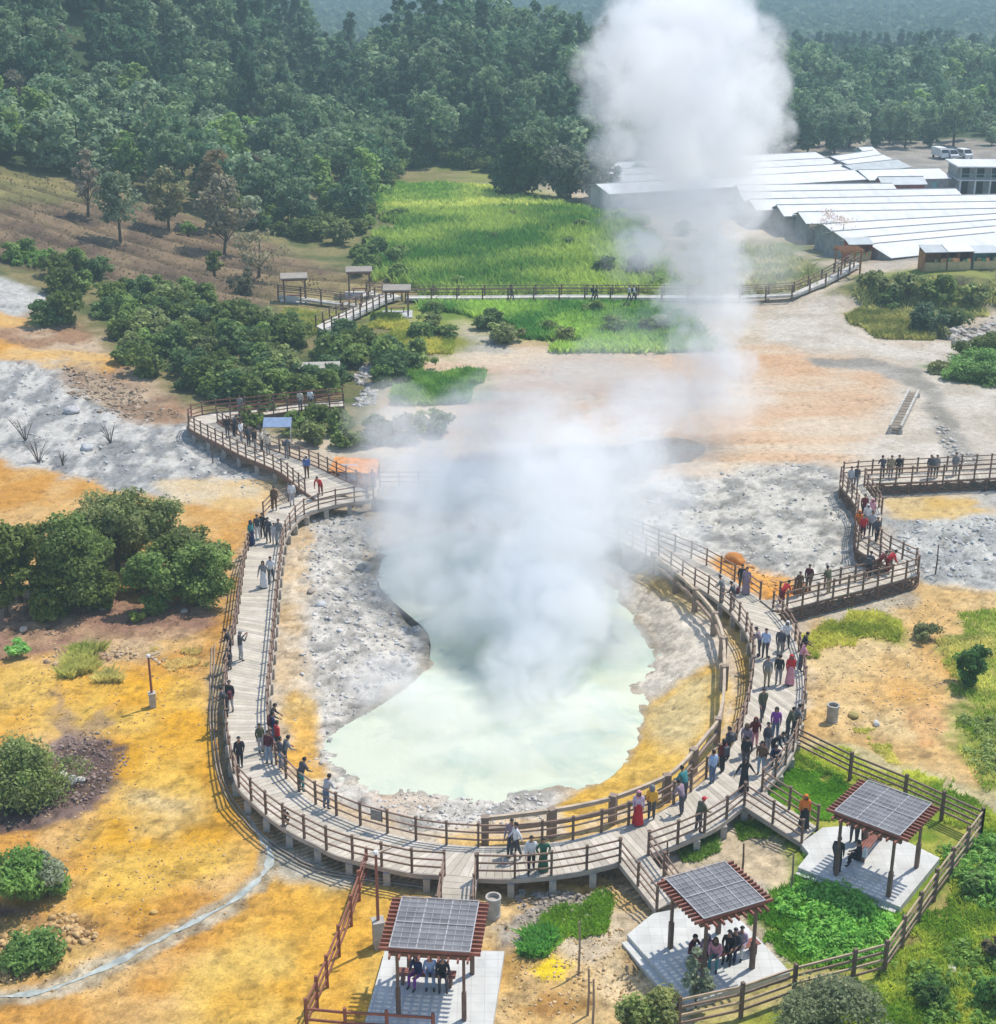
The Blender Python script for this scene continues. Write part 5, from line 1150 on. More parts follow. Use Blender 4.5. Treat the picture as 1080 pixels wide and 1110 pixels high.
# ---- forest
def forest_var(i, h, rx, h0, nc, per, size, c1, c2, shape, bark=(.09,.075,.06)):
    tb, (V, F, C) = tree_meshes(500+i, h, rx, h0, nc, per, size, c1, c2, shape, .2, 4)
    Vt = np.concatenate(tb.v); Ct = np.concatenate(tb.c); n = len(V)
    quads = [f for f in tb.f if len(f) == 4]
    Fa = np.concatenate([F, np.array(quads)+n]); me = np_mesh('forest_tree', np.concatenate([V, Vt]), Fa, np.concatenate([C, Ct]), [leaf_m])
    return me, (V, F, C)
FD1, FD2 = (.021,.050,.027), (.062,.108,.050)
FV = [forest_var(0, 9.5, 3.1, 2.0, 34, 36, .41, FD1, FD2, 'round'), forest_var(1, 11.5, 2.5, 2.0, 34, 34, .39, FD1, (.05,.09,.045), 'column'), forest_var(2, 12.5, 2.4, 1.5, 36, 34, .38, (.018,.04,.022), (.045,.08,.04), 'cone'),
      forest_var(3, 8.5, 3.4, 1.8, 34, 36, .41, (.065,.10,.055), (.155,.20,.11), 'round'), forest_var(4, 8.0, 3.0, 1.8, 32, 36, .38, (.06,.11,.03), (.15,.21,.06), 'round'), forest_var(5, 9.0, 2.8, 2.2, 30, 34, .38, (.065,.06,.04), (.12,.11,.07), 'round'),
      forest_var(6, 10.5, 3.3, 3.0, 34, 34, .41, (.045,.08,.038), (.115,.16,.075), 'flat')]
frontx = [-500, 0, 80, 150, 200, 260, 330, 390, 408, 430, 520, 540, 600, 660, 700, 760, 900, 960, 1080, 1500]
fronty = [185, 190, 197, 212, 224, 238, 256, 250, 215, 180, 178, 184, 196, 196, 180, 172, 169, 162, 158, 156]
bxs = np.arange(-400, 1481, 20); bds = np.array([math.hypot(*G(float(q), float(np.interp(q, frontx, fronty)))[:2]) for q in bxs])
cells = {}; trees = []
fr = random.Random(21); tries = 0
while tries < 60000 and len(trees) < 1500:
    tries += 1
    px = fr.uniform(-380, 1460); py = float(np.interp(px, frontx, fronty)); d = ray(px, py); t0 = (-CAMZ)/d[2]
    bx, by = d[0]*t0, d[1]*t0; base = float(np.interp(px, bxs, bds))
    rr = math.sqrt(fr.uniform(base**2, (base+(110 if 395 < px < 760 else (190 if px < 400 else 130)))**2)); x, y = bx/math.hypot(bx, by)*rr, by/math.hypot(bx, by)*rr
    key = (int(x//4.2), int(y//4.2))
    if any((a-x)**2+(b-y)**2 < 15 for i in (-1, 0, 1) for j in (-1, 0, 1) for a, b in cells.get((key[0]+i, key[1]+j), [])): continue
    cells.setdefault(key, []).append((x, y))
    nzv = float(fbm(np.array([x/26.0]), np.array([y/26.0]), 91, 3)[0])
    if px < 400 and rr < base+45: k = fr.choices([0, 3, 4, 5, 6], [2, 5, 4, .6, 4])[0]
    elif px > 760: k = fr.choices([0, 3, 6, 1, 4], [4, 3, 3, 1, 1])[0]
    else: k = fr.choices([0, 1, 2, 3, 6], [4, 3, 3 if nzv > .5 else 1, 1.2, 3])[0]
    trees.append((rr, x, y, k, fr.triangular(.5, 1.35, .85)*(.82 if px > 700 else 1), fr.random()*6.28, px))
for _ in range(420):
    x = fr.uniform(20, 230); y = fr.uniform(470, 545)-abs(x-130)*.1; trees.append((math.hypot(x, y), x, y, fr.choice([0, 1, 2, 1]), fr.uniform(.6, 1.1), fr.random()*6.28, 2000))
trees.sort()
glab = {0: ('left', 'leafy tree in the mixed hillside forest above the brown field', 'trees of the left hillside forest'), 1: ('mid', 'dark tree in the dense forest of the central hill', 'trees of the central hill forest'), 2: ('right', 'hazy green tree in the forest behind the white market roofs', 'trees of the forest behind the market')}
inview = [t for t in trees if -20 < t[6] < 1100]; outv = [t for t in trees if not (-20 < t[6] < 1100)]
for (rr, x, y, k, s_, rz_, px) in inview[:300]:
    o = obj('forest_tree', FV[k][0], None, (x, y, float(H(np.array([x]), np.array([y]))[0])-.3), (0, 0, rz_)); o.scale = (s_, s_, s_)
    gi = 0 if px < 400 else (1 if px < 730 else 2); tag(o, glab[gi][1], 'tree', glab[gi][2])
rest = inview[300:]+outv
Vs, Fs, Cs, n = [], [], [], 0
for (rr, x, y, k, s_, rz_, px) in rest:
    V, F, C = FV[k][1]; m_ = len(F); pick = np.arange(0, m_, 2); V4 = V.reshape(-1, 4, 3)[pick]; C4 = C.reshape(-1, 4, 3)[pick]
    cen = V4.mean(1, keepdims=True); V4 = cen+(V4-cen)*1.35
    ca, sa = math.cos(rz_), math.sin(rz_); R = np.array([[ca, -sa, 0], [sa, ca, 0], [0, 0, 1]])
    Vw = (V4.reshape(-1, 3)@R.T)*s_+np.array([x, y, float(H(np.array([x]), np.array([y]))[0])-.3])
    Vs.append(Vw); Cs.append(C4.reshape(-1, 3)*(0.85+.3*fr.random())); Fs.append(np.arange(len(Vw)).reshape(-1, 4)+n); n += len(Vw)
o = obj('forest', np_mesh('forest', np.concatenate(Vs), np.concatenate(Fs), np.concatenate(Cs), leaf_m)); tag(o, kind='stuff')
# far wooded mountain slopes: coarse crowns by the thousand
g = np.random.default_rng(5); n = 16000
yv = 1050+(g.random(n)**1.2)*900; xv = (g.random(n)*2-1)*(0.46*yv); zv = H(xv, yv)
cen = np.stack([xv, yv, zv+3.5], 1); r0 = 4+4*g.random(n)
V, F, C = leaf_cloud(g, cen, np.stack([r0, r0, r0*1.1], 1), 6, 3.6, (.03,.055,.03), (.07,.10,.055), .7)
tag(obj('mountain_forest', np_mesh('mountain_forest', V, F, C, leaf_m)), kind='stuff')

# ---- grass, reeds and weeds
def scatter(poly, n, g, px=True, edge=1.2, ef=.6):
    P = PG(poly) if px else poly; xs = [p[0] for p in P]; ys_ = [p[1] for p in P]
    x = min(xs)+g.random(n*3)*(max(xs)-min(xs)); y = min(ys_)+g.random(n*3)*(max(ys_)-min(ys_))
    w = edge*3*(fbm(x*ef, y*ef, 17, 4)-.5)
    k = np.nonzero(polysd(x, y, P)+w > 0)[0][:n]; return x[k], y[k]
def blades(name, x, y, h, w, c1, c2, g, lean=.5, nf=.5):
    n = len(x); z = gzv(x, y); a = g.random(n)*2*math.pi; hh = h*(.5+.8*g.random(n))
    nz_ = fbm(x*nf, y*nf, 55, 4); t = np.clip(.5+3.2*(nz_-.5)+.5*(g.random(n)-.5), 0, 1)[:, None]
    dx, dy = np.cos(a), np.sin(a); lx, ly = g.normal(size=n)*lean*hh, g.normal(size=n)*lean*hh
    V = np.stack([np.stack([x-dx*w/2, y-dy*w/2, z-.03], 1), np.stack([x+dx*w/2, y+dy*w/2, z-.03], 1), np.stack([x+dx*w*.32+lx*.4, y+dy*w*.32+ly*.4, z+hh*.6], 1), np.stack([x-dx*w*.2+lx, y-dy*w*.2+ly, z+hh], 1)], 1).reshape(-1, 3)
    C = np.repeat(np.array(c1)*(1-t)+np.array(c2)*t, 4, 0)*2.9
    o = obj(name, np_mesh(name, V, np.arange(4*n).reshape(n, 4), C, leaf_m)); tag(o, kind='stuff'); return o
GL1, GL2 = (.09,.15,.015), (.27,.28,.05); g = np.random.default_rng(77)
x, y = scatter([(866,812),(905,812),(985,838),(1060,872),(1200,925),(1250,1300),(950,1300),(880,1110),(960,1055),(1062,905),(980,868),(910,842),(870,832)], 70000, g)
blades('grass', x, y, .22, .05, GL1, GL2, g)
x, y = scatter([(826,862),(866,822),(915,845),(905,880),(892,890)], 12000, g); blades('grass', x, y, .16, .04, (.07,.16,.01), (.13,.23,.025), g)
x, y = scatter([(868,912),(880,928),(972,988),(995,975),(955,1050),(868,1050),(812,1000),(838,965),(860,955)], 14000, g); blades('grass', x, y, .2, .05, (.06,.14,.012), (.15,.25,.03), g)
x, y = scatter([(800,905),(835,892),(868,912),(862,930),(835,910)], 3500, g); blades('grass', x, y, .16, .04, (.07,.14,.015), (.16,.22,.04), g)
x, y = scatter([(735,920),(770,905),(778,912),(740,935)], 2200, g); blades('grass', x, y, .2, .04, (.05,.10,.015), (.10,.16,.03), g)
x, y = scatter([(570,1034),(585,1015),(620,992),(655,968),(664,972),(655,985),(620,1008),(595,1030)], 5000, g); blades('grass', x, y, .22, .04, (.085,.15,.015), (.18,.24,.03), g)
x, y = scatter([(565,1034),(580,1015),(602,1012),(598,1028),(580,1038)], 1800, g); blades('weed', x, y, .38, .07, (.04,.12,.02), (.09,.20,.04), g)
x, y = scatter([(1028,700),(1062,660),(1200,650),(1200,920),(1080,868),(1035,805),(1040,762)], 22000, g); blades('grass', x, y, .2, .05, (.12,.17,.02), (.30,.30,.08), g)
x, y = scatter([(870,702),(890,686),(932,664),(965,666),(984,690),(976,702),(936,690),(905,694),(880,714)], 5000, g); blades('grass', x, y, .26, .05, (.115,.14,.018), (.24,.235,.05), g)
for pl, n_, c1, c2, h in (([(78,735),(80,708),(108,704),(112,730)], 2600, (.12,.15,.03), (.26,.25,.08), .5), ([(110,738),(112,722),(130,722),(132,740)], 900, (.12,.13,.03), (.24,.22,.08), .4), ([(180,720),(205,700),(232,704),(225,722),(195,728)], 1500, (.26,.22,.08), (.40,.33,.14), .2), ([(158,702),(182,696),(184,706),(160,710)], 500, (.24,.21,.08), (.36,.30,.13), .2), ([(980,842),(930,815),(935,790),(1000,830)], 2500, (.16,.18,.03), (.34,.32,.10), .12), ([(1018,700),(1075,690),(1080,712),(1030,720)], 1600, (.18,.18,.05), (.32,.28,.10), .3)):
    x, y = scatter(pl, n_, g); blades('grass', x, y, h, .045, c1, c2, g)
# leafy weeds
def weeds(poly, n, size, h, c1, c2):
    x, y = scatter(poly, n, g); z = gzv(x, y); cen = np.stack([x, y, z+h*g.random(len(x))], 1)
    V, F, C = leaf_cloud(g, cen, np.full((len(x), 3), .16), 14, size, c1, c2, .55, .7)
    tag(obj('weed', np_mesh('weed', V, F, C, leaf_m)), kind='stuff')
weeds([(872,960),(910,970),(965,995),(950,1035),(900,1045),(850,1020),(838,990)], 900, .075, .28, (.05,.14,.02), (.15,.28,.05))
weeds([(1025,925),(1080,910),(1150,920),(1150,1010),(1070,990),(1035,960)], 700, .08, .32, (.05,.13,.02), (.16,.26,.06))
weeds([(960,1060),(1040,1030),(1150,1020),(1150,1200),(1000,1200)], 800, .08, .30, (.06,.13,.02), (.17,.25,.05))
weeds([(1045,780),(1100,775),(1120,850),(1060,840)], 400, .08, .22, (.10,.15,.03), (.24,.27,.09))
weeds([(8,284),(30,268),(60,278),(50,292)], 200, .2, .5, (.06,.13,.02), (.14,.22,.05))
# meadow
x, y = scatter([(395,255),(430,235),(560,228),(690,240),(735,300),(745,322),(560,322),(450,322),(425,300)], 40000, g, edge=3.5, ef=.16); blades('reeds', x, y, 1.1, .30, (.05,.125,.02), (.22,.27,.06), g, .35, .09)
x, y = scatter([(380,196),(520,200),(680,235),(690,250),(430,240),(390,230)], 14000, g, edge=3.5, ef=.16); blades('grass', x, y, .55, .4, (.10,.17,.03), (.27,.28,.08), g, .4, .09)
x, y = scatter([(455,333),(560,331),(740,331),(775,384),(640,378),(560,372),(500,352)], 22000, g, edge=3.5, ef=.16); blades('reeds', x, y, .75, .24, (.04,.11,.02), (.18,.24,.05), g, .4, .12)
x, y = scatter([(432,405),(525,405),(516,440),(440,435)], 9000, g, edge=3.5, ef=.16); blades('grass', x, y, .6, .16, (.04,.10,.02), (.11,.17,.035), g, .4)
x, y = scatter([(310,335),(370,342),(335,362),(300,352)], 4000, g, edge=3.5, ef=.16); blades('grass', x, y, .5, .16, (.12,.15,.03), (.26,.25,.07), g, .4)
x, y = scatter([(362,360),(405,342),(470,345),(492,378),(455,384),(405,362)], 7000, g, edge=3.5, ef=.16); blades('grass', x, y, .4, .16, (.15,.18,.03), (.30,.28,.06), g, .4)
x, y = scatter([(911,340),(955,336),(1012,352),(1010,369),(960,366),(925,356)], 7000, g, edge=3.5, ef=.16); blades('grass', x, y, .5, .14, (.115,.125,.03), (.21,.20,.06), g, .4)
x, y = scatter([(910,322),(940,308),(1000,315),(1250,318),(1250,345),(1080,335),(1020,348),(940,332)], 9000, g, edge=3.5, ef=.16); blades('grass', x, y, .55, .16, (.10,.12,.035), (.25,.24,.09), g, .4)
x, y = scatter([(745,272),(840,266),(890,300),(870,318),(760,318)], 6000, g, edge=3.5, ef=.16); blades('grass', x, y, .7, .25, (.13,.15,.06), (.26,.24,.12), g, .4)
x, y = scatter([(0,190),(80,200),(190,236),(260,258),(330,285),(430,305),(300,330),(190,328),(100,300),(0,285)], 2600, g, edge=3.5, ef=.16); blades('dry_grass', x, y, .2, .22, (.085,.065,.035), (.14,.11,.06), g, .5)

# ---- rocks
rock_m = attr_mat('rock', rough=.95, var=.25, scale=4, bump=.4, bdist=.05)
def ico():
    bm = bmesh.new(); bmesh.ops.create_icosphere(bm, subdivisions=1, radius=1); V = np.array([v.co[:] for v in bm.verts]); F = np.array([[v.index for v in f.verts] for f in bm.faces]); bm.free(); return V, F
IV, IF = ico()
def rubble(poly, n, r0, r1, c1, c2):
    x, y = scatter(poly, n, g); n = len(x); z = gzv(x, y); s_ = r0*(r1/r0)**(g.random(n)**2.2)
    nV = len(IV); sc = s_[:, None, None]*(.6+.7*g.random((n, 1, 3)))*(1+.35*g.normal(size=(n, nV, 1)).clip(-1, 1)); sc[..., 2] *= .7
    a = g.random(n)*6.28; ca, sa = np.cos(a)[:, None], np.sin(a)[:, None]; P = IV[None]*sc
    Vx = P[..., 0]*ca-P[..., 1]*sa; Vy = P[..., 0]*sa+P[..., 1]*ca; V = np.stack([Vx+x[:, None], Vy+y[:, None], P[..., 2]+(z+s_*.15)[:, None]], 2).reshape(-1, 3)
    F = (IF[None]+np.arange(n)[:, None, None]*nV).reshape(-1, 3); t = g.random(n)[:, None]
    C = np.repeat(np.array(c1)*(1-t)+np.array(c2)*t, nV, 0)
    tag(obj('rubble', np_mesh('rubble', V, F, C, rock_m)), kind='stuff')
W1, W2_ = (.40,.39,.37), (.60,.585,.55)
rubble([(330,560),(396,560),(396,610),(455,690),(450,730),(372,790),(350,830),(335,760),(332,650)], 1500, .025, .17, W1, W2_)
rubble([(400,862),(590,862),(590,880),(480,898),(410,885)], 700, .02, .12, (.5,.45,.38), W2_)
rubble([(0,395),(60,398),(130,450),(205,465),(300,520),(290,540),(200,545),(120,528),(0,480)], 450, .03, .20, W1, W2_)
rubble([(640,560),(720,525),(890,502),(930,560),(925,608),(860,636),(760,600)], 700, .03, .16, W1, W2_)
rubble([(960,566),(1100,556),(1100,636),(1000,626)], 600, .03, .18, (.38,.38,.37), (.6,.6,.57))
rubble([(60,392),(120,405),(200,450),(150,456),(80,430)], 900, .04, .24, (.24,.16,.10), (.46,.36,.26))
rubble([(0,640),(230,650),(240,740),(120,900),(250,900),(300,960),(100,1080),(0,1080)], 5200, .010, .065, (.34,.20,.08), (.62,.45,.24))
rubble([(5,1010),(60,990),(110,1005),(95,1035),(40,1058),(0,1065)], 700, .03, .2, (.38,.22,.09), (.60,.42,.2))
rubble([(70,790),(128,808),(128,850),(60,890),(10,900),(20,870)], 900, .02, .13, (.15,.10,.09), (.34,.25,.21))
rubble([(560,975),(660,965),(645,985),(590,1005)], 500, .03, .14, (.26,.22,.19), (.48,.42,.34))
rubble([(540,1000),(690,1000),(730,1090),(545,1105)], 1600, .012, .08, (.42,.27,.11), (.64,.48,.28))
rubble([(865,690),(1000,645),(1060,660),(1030,800),(900,800)], 2600, .01, .075, (.40,.28,.15), (.62,.48,.30))
rubble([(1010,440),(1035,470),(1060,505),(1040,505),(1015,470)], 200, .04, .25, (.4,.37,.32), (.62,.58,.52))
rubble([(1020,362),(1080,345),(1090,372),(1040,380)], 260, .08, .6, (.36,.32,.27), (.62,.57,.5))
rubble([(385,400),(400,395),(408,420),(405,442),(388,440)], 420, .06, .32, (.30,.28,.25), (.58,.55,.50))
rubble([(770,612),(800,608),(868,634),(840,648)], 300, .02, .15, (.55,.25,.07), (.66,.42,.2))
rubble([(60,700),(160,700),(180,720),(60,722)], 300, .03, .18, (.34,.2,.12), (.6,.48,.32))
def boulder(label, px, py, r, col, seed, group='boulders lying on the open ground'):
    x, y, z = G(px, py); gg = np.random.default_rng(seed); bm = bmesh.new(); bmesh.ops.create_icosphere(bm, subdivisions=3, radius=r)
    ax = gg.normal(size=(7, 3)); ax /= np.linalg.norm(ax, axis=1)[:, None]; ct = .62+.3*gg.random(7)
    for v in bm.verts:
        p = np.array(v.co[:])
        for a_, c_ in zip(ax, ct):
            d_ = p@a_-c_*r
            if d_ > 0: p = p-a_*d_*.85
        p *= np.array([1.15, .9, .75]); v.co = p*(1+.03*gg.normal())
    V = np.array([v.co[:] for v in bm.verts]); F = np.array([[v.index for v in f.verts] for f in bm.faces]); bm.free()
    o = obj('boulder', np_mesh('boulder', V, F, np.tile(np.array(col), (len(V), 1)), rock_m), None, (x, y, gz(x, y)+r*.3), (0, 0, seed)); tag(o, label, 'boulder', group)
for i, (px, py, r, c, lab) in enumerate([(77,848,.30,(.60,.56,.5),'largest white boulder under the domed shrub'), (68,842,.24,(.6,.56,.5),'white boulder left of the largest under the domed shrub'), (88,846,.2,(.58,.54,.48),'small white boulder right of the largest under the domed shrub'), (60,860,.2,(.5,.46,.42),'grey boulder below the white ones under the domed shrub'), (52,866,.17,(.48,.43,.4),'lowest grey stone under the domed shrub'),
      (112,659,.22,(.42,.38,.34),'grey boulder at the foot of the tallest tree of the left group'), (199,663,.24,(.42,.36,.32),'brown-grey boulder below the bright bushy tree'), (26,683,.25,(.5,.42,.34),'tan boulder on red-brown ground near the left edge'), (104,655,.15,(.48,.44,.4),'small grey stone near the foot of the tallest left tree'), (348,656,.3,(.5,.5,.49),'pointed grey boulder on the white bank inside the loop'), (338,642,.26,(.36,.31,.26),'dark brown boulder at the edge of the inner left bank'),
      (797,609,.55,(.52,.22,.06),'round orange boulder beyond the right boardwalk'), (869,641,.5,(.32,.15,.08),'dark red-brown boulder at the end of the orange bank'), (950,785,.2,(.6,.58,.54),'small white stone on ochre ground at right'), (925,776,.25,(.45,.36,.14),'flat olive stone beside the lone concrete bin'), (167,990,.14,(.58,.38,.12),'small ochre stone on the yellow flat above the stream'), (1032,1052,.2,(.56,.52,.44),'pale stone in the grass at the lower right'), (95,487,.5,(.5,.5,.49),'large grey boulder on the white sinter'), (78,447,.55,(.46,.45,.44),'dark-sided boulder at the top of the white sinter')]):
    boulder(lab, px, py, r, c, i+1)
# ------------------------------------------------------------------ people
skin_m = mat('skin', (.36, .20, .13), .6, .08, 8); shoe_m = mat('dark_shoes', (.03, .028, .026), .6, .2, 8); shoe_w = mat('white_shoes', (.6, .6, .58), .6, .1, 8)
hair_m = mat('black_hair', (.012, .010, .009), .5, .2, 12)
CLO = {'black': (.026,.026,.03), 'charcoal': (.075,.075,.085), 'grey': (.20,.20,.20), 'lightgrey': (.40,.40,.41), 'white': (.68,.68,.67), 'cream': (.58,.52,.42), 'red': (.50,.03,.035), 'darkred': (.15,.02,.025), 'maroon': (.09,.02,.03), 'pink': (.62,.28,.33), 'lilac': (.50,.38,.48), 'mauve': (.27,.20,.24),
       'orange': (.65,.18,.03), 'yellow': (.70,.38,.04), 'brown': (.13,.075,.045), 'olive': (.10,.105,.06), 'green': (.04,.13,.08), 'teal': (.05,.24,.24), 'blue': (.08,.16,.42), 'lightblue': (.35,.45,.62), 'navy': (.02,.03,.09), 'jeans': (.10,.15,.24), 'palejeans': (.24,.32,.42), 'purple': (.24,.06,.30), 'khaki': (.32,.26,.16), 'tan': (.42,.32,.2)}
def cloth(c): return mat('cloth_'+c, CLO[c], .85, .15, 9)
def skel(pose):
    J = {}; lean = {'lean': .34, 'photo': .05, 'bend': .8}.get(pose, 0.0); hipz = .90; sit = pose in ('sit', 'crouch')
    hz_ = {'sit': .53, 'crouch': .34}.get(pose, hipz); la = lean+(.18 if sit else 0)
    def up(d, side=0, fwd=0): return (side, d*math.sin(la)+fwd, hz_+.02+d*math.cos(la))
    J['pelvis'] = (0, 0, hz_+.02); J['waist'] = up(.17); J['chest'] = up(.36); J['neck'] = up(.53); 
    n = Vector(J['neck']); ha = la*.3+(.25 if pose in ('lean', 'bend', 'crouch') else 0); hd = Vector((0, math.sin(ha), math.cos(ha))); fw = Vector((0, math.cos(ha), -math.sin(ha)))
    J['jaw'] = tuple(n+hd*.075+fw*.015); J['face'] = tuple(n+hd*.145+fw*.022); J['crown'] = tuple(n+hd*.215+fw*.008); J['nose'] = tuple(n+hd*.135+fw*.128)
    for s_, k in ((-1, 'L'), (1, 'R')):
        sh = Vector(up(.47, s_*.175)); J['sh'+k] = tuple(sh)
        if pose in ('stand', 'hips', 'sit', 'crouch') : el, wr = sh+Vector((s_*.045, -.03, -.28)), sh+Vector((s_*.03, .06, -.52))
        if pose == 'walk': el, wr = sh+Vector((s_*.06, .10*s_-.02, -.27)), sh+Vector((s_*.05, .24*s_+.06, -.48))
        if pose == 'hips': el, wr = sh+Vector((s_*.14, -.05, -.26)), sh+Vector((s_*.02, .08, -.45))
        if pose == 'lean': el, wr = sh+Vector((s_*.08, .06, -.25)), sh+Vector((s_*.03, .26, -.37))
        if pose == 'bend': el, wr = sh+Vector((s_*.06, .06, -.27)), sh+Vector((s_*.0, .20, -.46))
        if pose == 'photo': el, wr = sh+Vector((s_*.06, .17, -.20)), sh+Vector((-s_*.08, .33, .03))
        if pose == 'spread': el, wr = sh+Vector((s_*.15, .0, -.23)), sh+Vector((s_*.28, .06, -.44))
        if pose == 'sit': el, wr = sh+Vector((s_*.06, .05, -.26)), sh+Vector((-s_*.02, .28, -.36))
        if pose == 'crouch': el, wr = sh+Vector((s_*.05, .16, -.22)), sh+Vector((-s_*.03, .36, -.20))
        J['el'+k] = tuple(el); J['wr'+k] = tuple(wr)
        d = (wr-el).normalized(); J['palm'+k] = tuple(wr+d*.065)
        side = Vector((s_, 0, 0)); 
        ax = d.cross(side).normalized() if abs(d.dot(side)) < .9 else Vector((0, 1, 0))
        for i, (o, ln) in enumerate(((-.03, .062), (-.010, .075), (.010, .072), (.03, .055))):
            b_ = wr+d*.095+ax*o; J['f%d%s' % (i, k)] = tuple(b_); J['g%d%s' % (i, k)] = tuple(b_+d*ln*.6); J['h%d%s' % (i, k)] = tuple(b_+d*ln-side*.012)
        J['t0'+k] = tuple(wr+d*.035+ax*.042); J['t1'+k] = tuple(wr+d*.075+ax*.066); 
        hp = Vector((s_*.085, 0, hz_-.03)); J['hip'+k] = tuple(hp)
        st_ = {'walk': .20*s_, 'spread': .0}.get(pose, 0.03*s_)
        if sit:
            kn = Vector((s_*.13, .40 if pose == 'sit' else .34, hz_+.01 if pose == 'sit' else .48)); an = Vector((s_*.13, .40 if pose == 'sit' else .08, .08))
        else:
            kn = Vector((s_*.10, st_*.6+.03, .48)); an = Vector((s_*.105, st_-.02, .08 if st_ > -.1 else .12))
        J['kn'+k] = tuple(kn); J['an'+k] = tuple(an); J['toe'+k] = tuple(an+Vector((s_*.015, .15, -.045)))
    return J
RAD = {'pelvis': (.15,.11), 'waist': (.15,.115), 'chest': (.18,.13), 'neck': (.055,.055), 'jaw': (.066,.07), 'face': (.083,.095), 'crown': (.062,.072), 'nose': (.016,.016), 'sh': (.075,.075), 'el': (.053,.053), 'wr': (.031,.031), 'palm': (.034,.022), 'f': (.010,.010), 'g': (.009,.009), 'h': (.007,.007), 't0': (.014,.014), 't1': (.010,.010), 'hip': (.105,.105), 'kn': (.072,.072), 'an': (.05,.05), 'toe': (.036,.032)}
REG = {'pelvis': 1, 'waist': 0, 'chest': 0, 'neck': 2, 'jaw': 2, 'face': 2, 'crown': 2, 'nose': 2, 'sh': 0, 'el': 0, 'wr': 2, 'palm': 2, 'f': 2, 'g': 2, 'h': 2, 't0': 2, 't1': 2, 'hip': 1, 'kn': 1, 'an': 3, 'toe': 3}
def base(k):
    for p in ('pelvis', 'palm'): 
        if k.startswith(p): return p
    if k in RAD: return k
    for p in ('t0', 't1', 'sh', 'el', 'wr', 'hip', 'kn', 'an', 'toe'):
        if k.startswith(p): return p
    return k[0]
def body_mesh(pose):
    J = skel(pose); names = list(J); idx = {n: i for i, n in enumerate(names)}
    E = [('pelvis','waist'),('waist','chest'),('chest','neck'),('neck','jaw'),('jaw','face'),('face','crown'),('face','nose')]
    for k in 'LR':
        E += [('chest','sh'+k),('sh'+k,'el'+k),('el'+k,'wr'+k),('wr'+k,'palm'+k),('wr'+k,'t0'+k),('t0'+k,'t1'+k),('pelvis','hip'+k),('hip'+k,'kn'+k),('kn'+k,'an'+k),('an'+k,'toe'+k)]
        for i in range(4): E += [('palm'+k,'f%d'%i+k),('f%d'%i+k,'g%d'%i+k),('g%d'%i+k,'h%d'%i+k)]
    me = bpy.data.meshes.new('body'); me.from_pydata([J[n] for n in names], [(idx[a], idx[b]) for a, b in E], [])
    o = bpy.data.objects.new('body', me); COL.objects.link(o)
    md = o.modifiers.new('skin', 'SKIN'); md.use_smooth_shade = True; sb = o.modifiers.new('sub', 'SUBSURF'); sb.levels = 1; sb.render_levels = 1
    sv = me.skin_vertices[0].data
    for n in names: sv[idx[n]].radius = RAD[base(n)]; sv[idx[n]].use_root = (n == 'pelvis')
    bpy.context.view_layer.update(); dg = bpy.context.evaluated_depsgraph_get()
    m2 = bpy.data.meshes.new_from_object(o.evaluated_get(dg)); m2.name = 'person'
    bpy.data.objects.remove(o); bpy.data.meshes.remove(me)
    n = len(m2.vertices); V = np.empty(n*3); m2.vertices.foreach_get('co', V); V = V.reshape(-1, 3)
    m2.materials.clear()
    for mm in (cloth('white'), cloth('jeans'), skin_m, shoe_m): m2.materials.append(mm)
    cen = np.array([p.center[:] for p in m2.polygons]); best = np.full(len(cen), 9e9); reg = np.zeros(len(cen), np.int32)
    for a, b in E:
        A = np.array(J[a]); B = np.array(J[b]); d = B-A; t = np.clip(((cen-A)@d)/max(d@d, 1e-9), 0, 1); dist = np.linalg.norm(cen-(A+t[:, None]*d), axis=1)
        ra = np.mean(RAD[base(a)])*(1-t)+np.mean(RAD[base(b)])*t; q = dist-ra
        ba, bb = base(a), base(b)
        r_ = np.where(t < .5, REG[ba], REG[bb])
        if (ba, bb) == ('el', 'wr'): r_ = np.where(t < .82, 0, 2)
        if (ba, bb) == ('kn', 'an'): r_ = np.where(t < .88, 1, 3)
        if (ba, bb) == ('pelvis', 'waist'): r_ = np.where(t < .12, 1, 0)
        if (ba, bb) == ('chest', 'neck'): r_ = np.where(t < .82, 0, 2)
        k = q < best; best[k] = q[k]; reg[k] = r_[k]
    m2.polygons.foreach_set('material_index', reg); m2.polygons.foreach_set('use_smooth', np.ones(len(cen), bool)); m2.update()
    return m2, J
BODY = {p: body_mesh(p) for p in ('stand', 'walk', 'hips', 'lean', 'photo', 'spread', 'sit', 'crouch', 'bend')}
EXTRA = {}
